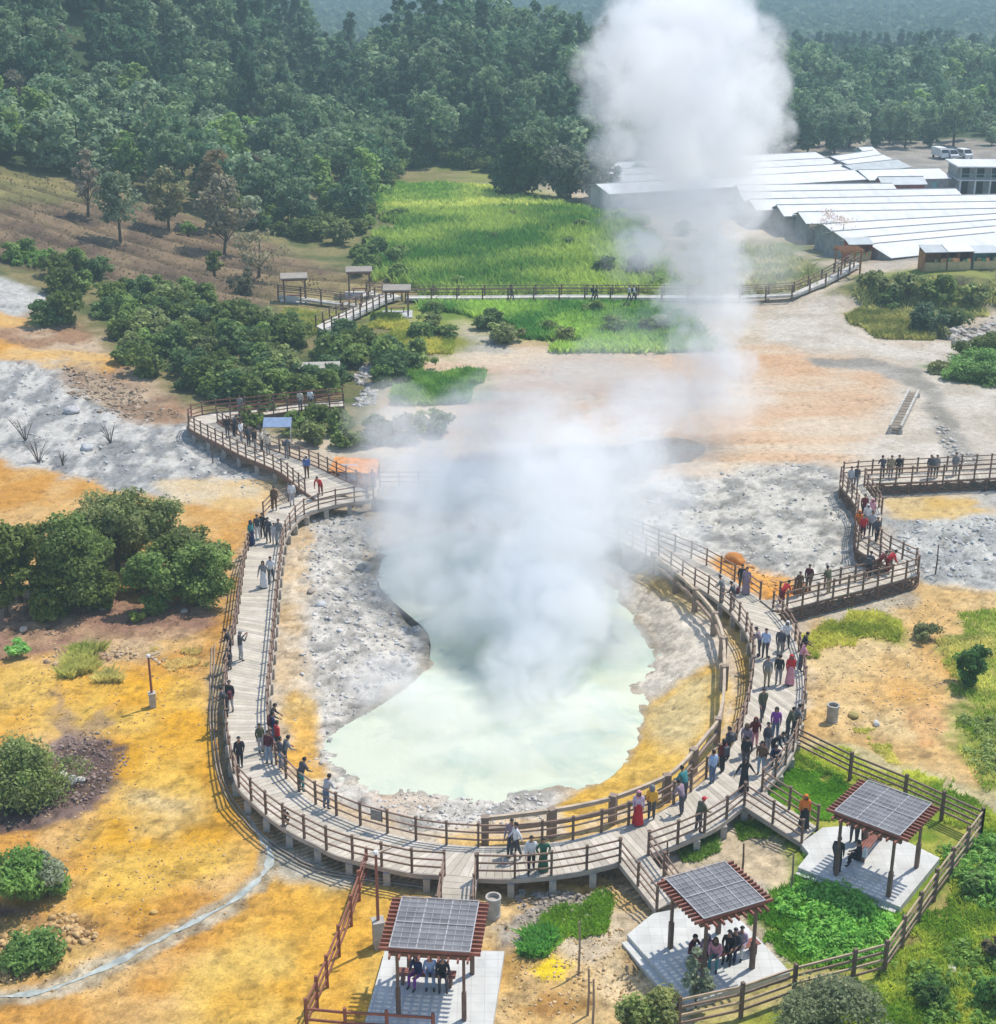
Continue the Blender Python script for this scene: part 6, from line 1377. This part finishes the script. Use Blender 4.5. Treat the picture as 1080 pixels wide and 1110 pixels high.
def cap_mesh(J, kind):
    """hair, headscarf or cap shaped round the head"""
    c = Vector(J['face']); up = (Vector(J['crown'])-Vector(J['jaw'])).normalized(); fw = (Vector(J['nose'])-Vector(J['face'])); fw = (fw-up*fw.dot(up)).normalized(); rt = fw.cross(up)
    bm = bmesh.new(); bmesh.ops.create_uvsphere(bm, u_segments=16, v_segments=12, radius=1)
    kill = []
    for v in bm.verts:
        x, y, z = v.co      # x right, y forward, z up
        if kind == 'scarf':
            drop = max(0, -z); r = 1+.55*drop; p = Vector((x*.112*r, y*.122*r-.012, z*.128-.13*drop**1.3))
            face = y > .45 and -.45 < z < .42 and abs(x) < .62
        elif kind == 'long':
            drop = max(0, -z)*(1 if y < .3 else .15); p = Vector((x*.104, y*.115-.016, z*.125+.012-.17*drop)); face = y > .2 and z < .45
        else:
            p = Vector((x*.099, y*.112-.014, z*.120+.016)); face = (y > .1 and z < .40) or z < -.45
        if face: kill.append(v)
        v.co = c+rt*p.x+fw*p.y+up*p.z
    bmesh.ops.delete(bm, geom=kill, context='VERTS')
    if kind == 'cap':
        b0 = len(bm.verts); vs_ = [bm.verts.new(c+rt*x_+fw*y_+up*z_) for x_, y_, z_ in [(-.085,.06,.062),(.085,.06,.062),(.07,.18,.05),(-.07,.18,.05)]]; bm.faces.new(vs_)
    me = bpy.data.meshes.new('hair' if kind in ('hair', 'long') else ('headscarf' if kind == 'scarf' else 'cap')); bm.to_mesh(me); bm.free()
    for p_ in me.polygons: p_.use_smooth = True
    return me
def skirt_mesh(J, long=True):
    px, py, pz = J['waist']; prof = [(.135, pz), (.17, J['pelvis'][2]), (.20, .60), (.25, .10)]; mb = MB(); V = []; F = []; sg = 18
    for i, (r, z) in enumerate(prof):
        for k in range(sg):
            t = 2*math.pi*k/sg; rr = r*(1+.05*math.cos(5*t)*i/3); V.append((rr*math.cos(t), rr*.85*math.sin(t), z))
    for i in range(3):
        for k in range(sg): F.append((i*sg+k, i*sg+(k+1) % sg, (i+1)*sg+(k+1) % sg, (i+1)*sg+k))
    mb.add(V, F); me = mb.mesh('skirt', cloth('black'), True); return me
def pack_mesh(J):
    c = Vector(J['chest']); mb = MB(); mb.box((-.13, -.27, c.z-.24), (.13, -.115, c.z+.12)); return mb.mesh('backpack', cloth('black'))
PEOPLE = []
def person(px, py, pose, face, top, bottom, label, head='hair', hc=None, z=None, skirt=None, s=1.0, pack=None, shoes=None, cat='person', group=None):
    """face: degrees clockwise on the plan from looking away from the camera (0 away, 90 right, 180 to camera)"""
    if z is None: x, y, zz = G(px, py); zz = gz(x, y)
    else: x, y = GZ(px, py, z); zz = z
    me, J = BODY[pose]
    o = obj('person', me, None, (x, y, zz-.02), (0, 0, -rad(face))); s *= .94; o.scale = (s, s, s); tag(o, label, cat, group)
    for i, m_ in enumerate((cloth(top), cloth(bottom), skin_m, shoes or shoe_m)):
        o.material_slots[i].link = 'OBJECT'; o.material_slots[i].material = m_
    key = (pose, head)
    if key not in EXTRA: EXTRA[key] = cap_mesh(J, head)
    h = obj(EXTRA[key].name.split('.')[0], EXTRA[key], o)
    mm = cloth(hc) if hc else hair_m
    if not EXTRA[key].materials: EXTRA[key].materials.append(mm)
    h.material_slots[0].link = 'OBJECT'; h.material_slots[0].material = mm
    if head == 'cap':
        k2 = (pose, 'hair')
    if skirt:
        if (pose, 'sk') not in EXTRA: EXTRA[(pose, 'sk')] = skirt_mesh(J)
        k_ = obj('skirt', EXTRA[(pose, 'sk')], o); k_.material_slots[0].link = 'OBJECT'; k_.material_slots[0].material = cloth(skirt)
    if not pack and not skirt and pose in ('stand', 'walk', 'lean') and int(px*7+py*3) % 4 == 0: pack = ('charcoal', 'navy', 'brown', 'maroon')[int(px+py) % 4]
    if pack:
        if (pose, 'pk') not in EXTRA: EXTRA[(pose, 'pk')] = pack_mesh(J)
        k_ = obj('backpack', EXTRA[(pose, 'pk')], o); k_.material_slots[0].link = 'OBJECT'; k_.material_slots[0].material = cloth(pack)
    return o
D = DZ; U = DZ+.1
Q = [
 # upper left walkway
 (247,474,'stand',150,'black','charcoal','person in black nearest the hairpin on the upper boardwalk',dict(z=U)),
 (254,473,'lean',60,'charcoal','black','person in charcoal bending over the hairpin railing',dict(z=U)),
 (262,479,'walk',130,'white','grey','person in a white shirt walking below the hairpin, leading the crowd',dict(z=U)),
 (270,484,'stand',140,'charcoal','charcoal','person in dark grey beside the white-shirted leader of the upper crowd',dict(z=U)),
 (277,488,'walk',130,'black','grey','person in a black top in the middle of the upper boardwalk crowd',dict(z=U)),
 (284,489,'stand',120,'cream','charcoal','person in a cream top in the upper boardwalk crowd',dict(z=U)),
 (291,493,'stand',150,'cream','grey','person in a cream top and grey trousers at the lower end of the upper crowd',dict(z=U,head='scarf',hc='cream')),
 (311,497,'lean',40,'grey','grey','person in grey leaning on the railing behind the upper crowd',dict(z=U)),
 (333,518,'stand',170,'blue','brown','person in a blue shirt and brown trousers alone on the upper boardwalk',dict(z=U,head='scarf',hc='cream')),
 (348,537,'bend',200,'red','darkred','person in red bent low where the upper boardwalk meets the loop',dict(z=U)),
 (298,553,'stand',180,'brown','brown','person in brown standing by the short railing at the top of the loop',dict(z=D)),
 (317,548,'stand',170,'white','lightgrey','person in a white shirt by the short railing at the top of the loop',dict(z=D)),
 (273,591,'stand',120,'teal','navy','person in a long dark blue dress at the left rail of the upper group',dict(z=D,head='scarf',hc='charcoal',skirt='navy')),
 (280,585,'stand',180,'charcoal','white','person with dark top and white trousers in the group of six',dict(z=D,shoes=shoe_w)),
 (285.5,583,'hips',200,'black','black','person all in black in the group of six at the top of the loop',dict(z=D)),
 (291.5,588,'stand',190,'charcoal','charcoal','person in an open dark jacket over white in the group of six',dict(z=D,pack='white')),
 (298,590,'stand',180,'lightgrey','lightgrey','small person in pale grey in the group of six',dict(z=D,s=.85)),
 (303,590,'stand',190,'grey','lightgrey','person in a grey top at the right of the group of six',dict(z=D)),
 (286.5,637,'walk',190,'grey','white','person with a grey top and white skirt walking on the left boardwalk',dict(z=D,head='long',skirt='white')),
 (294.5,632,'walk',185,'white','charcoal','person in a white shirt and dark trousers walking on the left boardwalk',dict(z=D)),
 (261.5,716,'photo',60,'charcoal','lightgrey','person in a flat cap taking a photo on the left boardwalk',dict(z=D,head='cap',hc='grey')),
 (250.5,712,'lean',270,'black','black','person in black leaning out over the left rail behind the one in a flat cap',dict(z=D)),
 (249.5,724,'crouch',200,'charcoal','charcoal','person crouching against the left outer rail',dict(z=D)),
 (250.5,771,'stand',200,'black','lightgrey','person in a black jacket and pale trousers by the left outer rail',dict(z=D)),
 (246.5,777,'lean',270,'charcoal','black','dark-clothed person leaning over the left outer rail beside the pale trousers',dict(z=D)),
 (261,834,'walk',160,'black','black','person all in black walking toward the camera at the lower left',dict(z=D)),
 (283,815,'stand',150,'olive','lightgrey','short person in a dark olive top on the lower left boardwalk',dict(z=D,s=.88)),
 (292.5,827,'stand',200,'maroon','palejeans','person in a dark red vest and pale jeans facing the pool at the left',dict(z=D,pack='black')),
 (302,816,'stand',60,'red','black','person in a bright red shirt at the inner left rail',dict(z=D)),
 (297.5,806,'stand',70,'navy','jeans','person in navy behind the bright red shirt',dict(z=D)),
 (294.5,796,'lean',90,'black','charcoal','person in black leaning on the inner left rail, farthest of the cluster',dict(z=D)),
 (305,834,'stand',60,'charcoal','palejeans','person in a dark top and pale jeans at the rail below the red shirt',dict(z=D)),
 (309,833,'lean',60,'grey','charcoal','person in grey leaning on the rail at the lower end of the left cluster',dict(z=D)),
 (327,858,'lean',50,'charcoal','teal','person in a charcoal top and teal trousers leaning over the inner rail',dict(z=D)),
 (354,877,'lean',45,'lightgrey','jeans','person in a pale shirt and blue jeans leaning over the inner rail',dict(z=D)),
 (309,893,'crouch',150,'black','charcoal','child in black crouching behind the outer rail at the lower left',dict(z=D,s=.7)),
 # bottom
 (555,926,'walk',200,'mauve','charcoal','person in grey-brown half hidden behind a white shirt, bottom of the loop',dict(z=D)),
 (559.5,930,'walk',250,'white','charcoal','person in a white shirt and dark trousers at the bottom of the loop',dict(z=D)),
 (576,945,'walk',180,'white','black','person in a white top and black trousers by the front outer rail',dict(z=D)),
 (589,944,'hips',170,'green','olive','person in a loose dark green poncho by the front outer rail',dict(z=D,skirt='green',s=.92)),
 (691.5,894,'stand',180,'lilac','red','person in a pink headscarf, lilac top and red skirt',dict(z=D,head='scarf',hc='pink',skirt='red')),
 (706,888,'stand',10,'yellow','charcoal','person in a yellow top by the inner rail',dict(z=D,head='scarf',hc='grey')),
 (739,883,'lean',310,'mauve','charcoal','person in a mauve shirt leaning on the inner rail at lower right',dict(z=D)),
 (742,868,'lean',320,'teal','charcoal','person in a teal shirt leaning on the inner rail behind the mauve shirt',dict(z=D)),
 (756.5,902,'lean',60,'olive','charcoal','person with a red cap leaning on the outer rail at lower right',dict(z=D,head='cap',hc='red')),
 (772,849,'stand',330,'lightblue','jeans','person in a pale blue checked shirt and jeans by the inner rail',dict(z=D)),
 (783,837,'stand',320,'darkred','black','person in a dark red top by the inner rail at right',dict(z=D,head='long')),
 (789,823,'stand',310,'charcoal','black','person in charcoal by the inner rail above the dark red top',dict(z=D)),
 (806,858,'spread',170,'black','black','person in a black dress with arms held out, nearest of the right crowd',dict(z=D,head='scarf',hc='black',skirt='black')),
 (808,833,'stand',10,'black','charcoal','person in black seen from behind in the right crowd',dict(z=D)),
 (808,819,'stand',190,'mauve','brown','person in a brown-grey hood behind the one in black, right crowd',dict(z=D,head='scarf',hc='brown')),
 (817.5,812,'walk',190,'darkred','pink','person in a dark pink headscarf and coat in the right crowd',dict(z=D,head='scarf',hc='darkred')),
 (831,818,'stand',150,'charcoal','lightgrey','person with a charcoal jacket in the right crowd, left of the purple top',dict(z=D)),
 (837,822,'bend',120,'black','black','person in black bowing forward in the right crowd',dict(z=D)),
 (840,801,'stand',190,'purple','jeans','person in a bright purple top in the right crowd',dict(z=D,head='long')),
 (824.5,839,'stand',200,'brown','palejeans','person with long dark hair and pale trousers in front of the right crowd',dict(z=D,head='long')),
 (841,829,'crouch',200,'navy','jeans','person in navy crouching by the outer rail in the right crowd',dict(z=D)),
 (853,800,'lean',90,'olive','charcoal','person in an olive jacket leaning on the right outer rail',dict(z=D)),
 (860,797,'lean',80,'grey','charcoal','person in grey beside the olive jacket at the right outer rail',dict(z=D)),
 (826,780,'walk',170,'olive','charcoal','person in olive walking alone on the right boardwalk',dict(z=D)),
 (831,744,'stand',180,'grey','khaki','person in grey and khaki on the right boardwalk, left of three abreast',dict(z=D)),
 (843.5,742,'stand',10,'black','grey','person with black top and grey trousers, middle of three abreast',dict(z=D)),
 (856,742,'walk',180,'red','pink','person in a red headscarf and pink dress, right of three abreast',dict(z=D,head='scarf',hc='red',skirt='pink')),
 (867,727,'lean',90,'pink','charcoal','person in a pink checked top at the right outer rail',dict(z=D)),
 (868.5,716,'lean',90,'black','black','person in black at the right outer rail above the pink checked top',dict(z=D)),
 (829,713,'stand',200,'lightblue','charcoal','person in a light blue shirt near the inner rail, upper right crowd',dict(z=D)),
 (823,711,'lean',290,'mauve','charcoal','person in mauve grey leaning on the inner rail beside the light blue shirt',dict(z=D)),
 (845,712,'stand',190,'charcoal','grey','person in charcoal in the middle of the upper right crowd',dict(z=D,head='cap',hc='lightgrey')),
 (852,704,'walk',200,'white','charcoal','person in a white patterned top in the upper right crowd',dict(z=D,head='scarf',hc='white')),
 (803.5,641,'stand',190,'black','charcoal','person in a black top on the loop near the orange bank',dict(z=D)),
 (808.5,644,'stand',200,'mauve','lightgrey','person in a dark mauve skirt beside the black top near the orange bank',dict(z=D,skirt='mauve')),
 (783.5,653,'lean',300,'grey','grey','person in grey leaning on the inner rail near the steam',dict(z=D)),
 (795.5,660,'lean',300,'charcoal','grey','person in charcoal leaning on the inner rail near the steam',dict(z=D)),
 (847,657,'bend',60,'red','darkred','person in a red top bending at the branch of the boardwalks',dict(z=D)),
 # zigzag
 (876,641,'stand',200,'maroon','charcoal','person in maroon standing on the zigzag branch against the orange bank',dict(z=U)),
 (866,646,'stand',180,'brown','brown','person in brown on the zigzag branch beside the one in maroon',dict(z=U,s=.9)),
 (898,643,'lean',330,'olive','khaki','person in olive leaning on the far rail of the zigzag branch',dict(z=U)),
 (941,627,'lean',30,'charcoal','black','person in charcoal leaning near the zigzag corner',dict(z=U)),
 (951,623,'bend',80,'darkred','brown','person in dark red bowed over the rail near the zigzag corner, left of two',dict(z=U)),
 (961,622,'bend',80,'red','darkred','person in red bowed over the rail near the zigzag corner, right of two',dict(z=U)),
 (930,580,'stand',190,'orange','charcoal','person in an orange top at the left of the zigzag crowd',dict(z=U,head='scarf',hc='orange')),
 (935,585,'walk',190,'red','maroon','person in a red-pink top at the front of the zigzag crowd',dict(z=U)),
 (939,573,'stand',180,'white','grey','person in white in the middle of the zigzag crowd',dict(z=U,head='scarf',hc='white')),
 (944,567,'stand',180,'pink','charcoal','person in pink at the back of the zigzag crowd',dict(z=U,head='scarf',hc='pink')),
 (944,581,'stand',190,'lightgrey','charcoal','person in pale grey at the right of the zigzag crowd',dict(z=U)),
 (949.5,588,'walk',170,'charcoal','black','person in charcoal in front of the zigzag crowd at the right rail',dict(z=U)),
 (936,562,'stand',180,'darkred','black','person in dark red at the rear left of the zigzag crowd',dict(z=U)),
 (956,519,'lean',0,'charcoal','charcoal','person in charcoal at the far rail, leftmost on the straight part of the zigzag',dict(z=U)),
 (965,518.5,'stand',180,'khaki','grey','person in khaki on the straight part of the zigzag, second from the left',dict(z=U)),
 (973,518,'stand',180,'black','black','person in black on the straight part of the zigzag, third from the left',dict(z=U)),
 (1007.5,518,'stand',180,'charcoal','charcoal','person in charcoal in the pair on the straight part of the zigzag',dict(z=U)),
 (1014,518,'stand',180,'grey','charcoal','person in grey in the pair on the straight part of the zigzag',dict(z=U)),
 (1034.5,515.5,'stand',180,'grey','grey','lone person in grey at the right on the straight part of the zigzag',dict(z=U)),
 (927.5,530,'stand',180,'charcoal','grey','person in charcoal at the upper bend of the zigzag',dict(z=U)),
 (921.5,531,'stand',170,'lightgrey','grey','person in pale grey at the upper bend of the zigzag',dict(z=U)),
 # ramp and shelters
 (871,898,'stand',180,'orange','black','person in an orange headscarf and long black skirt on the right ramp',dict(z=.42,head='scarf',hc='orange',skirt='black')),
 (907,945,'stand',30,'black','black','person in black standing at the front of the right shelter',dict(z=.28)),
 (931,941,'sit',300,'black','black','person in black and white sitting on the bench of the right shelter',dict(z=.28,pack='white')),
 (925,912,'stand',200,'black','charcoal','person in black at the back of the right shelter, left of two',dict(z=.28)),
 (932,911,'stand',190,'charcoal','black','person in charcoal at the back of the right shelter, right of two',dict(z=.28)),
 (749,1038,'crouch',130,'maroon','brown','person in maroon crouching by the front post of the middle shelter',dict(z=.28)),
 (766,1042,'sit',190,'mauve','grey','person in mauve sitting behind the front post of the middle shelter',dict(z=.28,head='scarf',hc='mauve')),
 (775,1046,'sit',200,'pink','teal','person in a pinkish top and teal trousers sitting in the middle shelter',dict(z=.28,head='scarf',hc='brown')),
 (790,1038,'sit',200,'black','black','person in black sitting in the middle shelter',dict(z=.28)),
 (797,1036,'sit',210,'charcoal','navy','person in charcoal and navy sitting in the middle shelter next to the white one',dict(z=.28)),
 (804,1034,'sit',210,'lilac','white','person in lilac and white sitting at the right end in the middle shelter',dict(z=.28)),
 (454,1066,'sit',215,'navy','purple','person in navy and purple sitting at the left end of the front bench',dict(z=.28,head='scarf',hc='navy')),
 (467,1065,'sit',180,'lightblue','palejeans','person in pale blue sitting in the middle of the front bench',dict(z=.28,head='cap',hc='brown')),
 (480,1067,'sit',175,'black','charcoal','person in black sitting at the right end of the front bench',dict(z=.28,pack='white')),
]
for px, py, pose, fc, a, b_, lab, kw in Q: person(px, py, pose, fc, a, b_, lab, **kw)
for px, py, a, lab in ((555, 327, 'charcoal', 'distant dark figure on the meadow boardwalk, left of the middle'), (643, 327.5, 'black', 'distant dark figure on the meadow boardwalk, left of a pair'), (646.5, 327.5, 'charcoal', 'distant charcoal figure on the meadow boardwalk, right of a pair'), (682, 327.5, 'white', 'distant white figure on the meadow boardwalk, left of two'), (687, 327.5, 'white', 'distant white figure on the meadow boardwalk nearest the steam')):
    x, y, z = G(px, py-1); o = person(px, py-1, 'walk', 90, a, 'charcoal', lab, z=gz(x, y)+.55)
for px, py, a, b_, pose, lab in ((326, 445, 'cream', 'grey', 'stand', 'person in cream on the hairpin walkway by the thicket, left of two'), (337, 443.5, 'white', 'charcoal', 'stand', 'person in white on the hairpin walkway by the thicket, right of two'), (261, 450.5, 'grey', 'grey', 'stand', 'person in grey standing behind the hairpin of the upper boardwalk')):
    person(px, py, pose, 180, a, b_, lab, z=U)
person(405, 529, 'bend', 180, 'pink', 'charcoal', 'person in pink bending in front of the orange stall', z=U)
# ------------------------------------------------------------------ steam: soft puffs of real vapour
def steam_mat(name, dens, nscale, thr, width, seed, detail=6, aniso=0.0):
    m = bpy.data.materials.new(name); m.use_nodes = True; nt = m.node_tree; N = nt.nodes; L = nt.links
    N.remove(N['Principled BSDF']); out = N['Material Output']
    vp = N.new('ShaderNodeVolumePrincipled'); vp.inputs['Color'].default_value = (1, 1, 1, 1); vp.inputs['Anisotropy'].default_value = aniso
    tc = N.new('ShaderNodeTexCoord'); ln = N.new('ShaderNodeVectorMath'); ln.operation = 'LENGTH'; L.new(tc.outputs['Object'], ln.inputs[0])
    ge = N.new('ShaderNodeNewGeometry'); nz = N.new('ShaderNodeTexNoise'); nz.inputs['Scale'].default_value = nscale; nz.inputs['Detail'].default_value = detail; nz.inputs['Roughness'].default_value = .6; nz.inputs['Distortion'].default_value = 1.1
    ad = N.new('ShaderNodeVectorMath'); ad.inputs[1].default_value = (seed*3.1, seed*1.7, 0); L.new(ge.outputs['Position'], ad.inputs[0]); L.new(ad.outputs[0], nz.inputs[0])
    # edge falloff, eaten by the noise so that outlines billow
    sub = N.new('ShaderNodeMath'); sub.operation = 'SUBTRACT'; sub.inputs[0].default_value = 1.0; L.new(ln.outputs['Value'], sub.inputs[1])
    mu = N.new('ShaderNodeMath'); mu.operation = 'MULTIPLY_ADD'; mu.inputs[1].default_value = width; mu.inputs[2].default_value = -width*thr; L.new(nz.outputs[0], mu.inputs[0])
    sm_ = N.new('ShaderNodeMath'); sm_.operation = 'ADD'; L.new(sub.outputs[0], sm_.inputs[0]); L.new(mu.outputs[0], sm_.inputs[1])
    mr = N.new('ShaderNodeMapRange'); mr.interpolation_type = 'SMOOTHSTEP'; mr.inputs[1].default_value = 0.0; mr.inputs[2].default_value = .5; mr.inputs[3].default_value = 0; mr.inputs[4].default_value = dens
    L.new(sm_.outputs[0], mr.inputs[0])
    rim = N.new('ShaderNodeMapRange'); rim.inputs[1].default_value = 1.0; rim.inputs[2].default_value = .8; rim.inputs[3].default_value = 0; rim.inputs[4].default_value = 1; L.new(ln.outputs['Value'], rim.inputs[0])
    fm = N.new('ShaderNodeMath'); fm.operation = 'MULTIPLY'; L.new(mr.outputs[0], fm.inputs[0]); L.new(rim.outputs[0], fm.inputs[1])
    L.new(fm.outputs[0], vp.inputs['Density']); L.new(vp.outputs[0], out.inputs['Volume'])
    return m
bm = bmesh.new(); bmesh.ops.create_icosphere(bm, subdivisions=3, radius=1.0)
def puff_mesh(m):
    me = bpy.data.meshes.new('puff'); bm.to_mesh(me); me.materials.append(m); return me
def plume(label, puffs):
    t = empty('steam', (0, 0, 0)); tag(t, None, None, None, 'stuff')
    for i, (px, py, zc, rx, ry, rz_, dens, ns, thr, wd) in enumerate(puffs):
        d = ray(px, py); tt = (zc-CAMZ)/d[2]; p = (d[0]*tt, d[1]*tt, CAMZ+d[2]*tt)
        o = obj('puff', puff_mesh(steam_mat('steam_%s_%d' % (label, i), dens, ns, thr, wd, i)), t, p); o.scale = (rx, ry, rz_); o['kind'] = 'stuff'
    return t
# picture point, height above the flat, radii, density, noise scale, threshold, noise strength
plume('pool', [
 (580,720,0.6,3.2,3.4,1.9,0.475,0.462,0.45,3),
 (600,665,2,3.4,3.4,3,0.404,0.418,0.45,2.875),
 (560,650,2.2,3,3,2.8,0.309,0.44,0.46,3),
 (640,650,1.8,2.8,3,2.4,0.261,0.44,0.46,3),
 (500,660,1,3.2,3.4,2,0.238,0.44,0.46,3),
 (450,630,0.8,2.8,3.6,1.8,0.214,0.462,0.47,3),
 (600,605,4.2,3.4,3.4,3.2,0.323,0.396,0.46,2.875),
 (540,595,3.8,3.4,3.4,2.8,0.243,0.396,0.47,3),
 (660,600,3.6,3,3,2.6,0.215,0.418,0.47,3),
 (450,570,2.6,3.4,3.6,2.4,0.189,0.418,0.47,3.125),
 (625,545,6.4,3.8,3.6,3.2,0.256,0.374,0.46,2.875),
 (555,530,6,3.6,3.6,3,0.175,0.374,0.48,3),
 (480,520,4.6,3.6,3.6,2.6,0.148,0.396,0.48,3.125),
 (670,490,8.4,3.8,3.6,3,0.202,0.374,0.47,3),
 (600,470,8.2,3.8,3.6,2.8,0.148,0.374,0.48,3),
 (520,455,6.4,4.4,3.8,2.4,0.121,0.374,0.49,3.125),
 (440,470,4.4,3.6,3.4,2.2,0.135,0.418,0.49,3.125),
 (700,440,10,3.4,3.4,2.6,0.121,0.396,0.49,3),
 (430,435,4,3,2.8,1.8,0.107,0.44,0.5,3.125),
 (480,760,0,4.6,3,1,0.238,0.484,0.47,3.25),
 (620,770,0,4,2.8,1,0.238,0.484,0.47,3.25),
 (560,815,-0.2,5.6,2.2,0.8,0.19,0.484,0.48,3.25),
 (420,735,-0.1,2.6,3,0.9,0.238,0.484,0.47,3.25),
 (670,700,0.2,2.2,3.4,1.3,0.19,0.484,0.47,3.25),
 (720,570,5,3.4,3.2,3.4,0.107,0.418,0.49,3),
 (620,420,9.5,5,4,2.4,0.06,0.33,0.49,2.875),
 (440,510,3.6,4.6,4.4,2.8,0.094,0.36,0.46,2.8),
 (520,500,5.2,5,4.6,3.2,0.101,0.34,0.46,2.8),
 (600,500,7.4,4.6,4.4,3.4,0.101,0.34,0.46,2.8),
 (680,540,6,4,3.8,3.4,0.094,0.36,0.46,2.8),
 (470,590,2.6,4.4,4.4,2.6,0.094,0.38,0.46,2.8),
 (560,440,8.4,5.4,4.6,2.8,0.065,0.34,0.47,2.8),
 (410,455,3,3.2,3.2,2,0.072,0.4,0.48,2.8),
 (720,500,7.2,3.8,3.6,3.2,0.065,0.36,0.47,2.8),
 (540,790,0,6.4,3,1,0.094,0.44,0.46,2.8),
 (450,528,1.8,4.6,3.6,2.2,.17,.38,.45,2.8),
 (515,528,2.4,4.6,3.6,2.4,.16,.38,.45,2.8),
 (590,545,3.4,4.0,3.6,2.6,.13,.38,.45,2.8),
 (650,565,3.0,3.6,3.2,2.6,.12,.38,.46,2.8)])
plume('column', [
 (775,455,2,3.6,3.4,2.6,0.078,0.432,0.48,3.565),
 (768,405,5,3,3,3.4,0.188,0.456,0.48,3.565),
 (774,350,8.5,2.9,2.8,3.6,0.235,0.456,0.47,3.565),
 (766,300,12,3.3,3.2,3.6,0.281,0.432,0.47,3.565),
 (748,250,15,4.2,4,3.8,0.281,0.408,0.47,3.565),
 (780.7,215,17.5,3.694,3.24,3.6,0.281,0.432,0.47,3.72),
 (722.2,195,18.5,3.888,3.42,3.8,0.281,0.432,0.47,3.72),
 (753.7,150,21,4.86,4.14,4.2,0.235,0.408,0.46,3.875),
 (704.2,130,22.2,3.888,3.42,3.8,0.229,0.456,0.47,4.03),
 (794.2,125,22.6,3.694,3.24,4,0.211,0.456,0.47,4.03),
 (744.7,90,24.8,4.666,3.96,4.2,0.281,0.456,0.46,4.03),
 (695.2,65,26.2,3.888,3.24,3.8,0.246,0.504,0.47,4.34),
 (787,62,26.4,3.888,3.24,3.8,0.246,0.504,0.47,4.34),
 (735.7,35,28.4,4.082,3.42,3.2,0.281,0.504,0.46,4.34),
 (767.2,15,29.6,3.305,2.88,2.4,0.246,0.528,0.47,4.34),
 (699.7,20,29.4,2.916,2.52,2.4,0.211,0.528,0.48,4.34),
 (663.7,85,25.4,2.527,2.34,3.4,0.141,0.528,0.49,4.34),
 (823,100,24.4,2.527,2.16,3.6,0.141,0.528,0.49,4.34),
 (828.4,175,19.6,2.527,2.34,3.2,0.078,0.504,0.5,4.03),
 (668.2,190,18.8,3.11,2.7,3.4,0.078,0.456,0.5,4.03),
 (690,260,14.4,3.8,3.6,3.6,0.078,0.408,0.5,3.72),
 (820,270,13.6,4,3.8,3.8,0.063,0.408,0.5,3.72),
 (745,420,4,5.4,4.6,4,0.039,0.36,0.49,3.41),
 (690,370,8,4.6,4.2,3.4,0.039,0.384,0.5,3.565)])
# ragged outer billows
br = random.Random(4); ragged = []
for px, py, r in ((640,70,1.5),(655,35,1.4),(685,8,1.6),(735,2,1.7),(790,18,1.7),(828,50,1.6),(845,95,1.5),(843,140,1.4),(836,190,1.3),(815,225,1.4),(640,115,1.3),(652,160,1.3),(668,215,1.4),(690,270,1.3),(800,290,1.3),(806,335,1.1),(728,330,1.1),(738,375,1.1),(812,395,1.2),(720,60,1.9),(765,105,2.0),(700,100,1.8),(800,160,1.8),(735,165,1.9)):
    zc = CAMZ-math.tan(PITCH+math.atan((py-555)/FPX))*br.uniform(88, 97)
    ragged.append((742+(px-742)*.87+br.uniform(-6, 6), py, zc, r*1.35, r*1.25, r*br.uniform(1.1, 1.5), br.uniform(.22, .42), br.uniform(.6, .85), .47, 3.6))
ragged += [(755,440,2.0,5.5,4.5,2.4,.07,.34,.47,2.8), (700,430,4.0,5.0,4.2,2.6,.08,.34,.47,2.8), (800,420,4.0,4.2,3.8,3.0,.06,.34,.48,2.8), (650,400,7.0,5.0,4.2,2.2,.06,.34,.48,2.8)]
plume('billows', ragged)
bm.free()

# ------------------------------------------------------------------ air
hm = bpy.data.materials.new('haze'); hm.use_nodes = True; N = hm.node_tree.nodes; L = hm.node_tree.links; N.remove(N['Principled BSDF'])
vp = N.new('ShaderNodeVolumePrincipled'); vp.inputs['Color'].default_value = (.42, .57, .63, 1); vp.inputs['Density'].default_value = 0.00085; L.new(vp.outputs[0], N['Material Output'].inputs['Volume'])
mb = MB(); mb.box((-1250, -40, -9), (1250, 2000, 112)); hzb = mb.build('haze', hm); tag(hzb, kind='stuff')
print('objects', len(scn.objects))
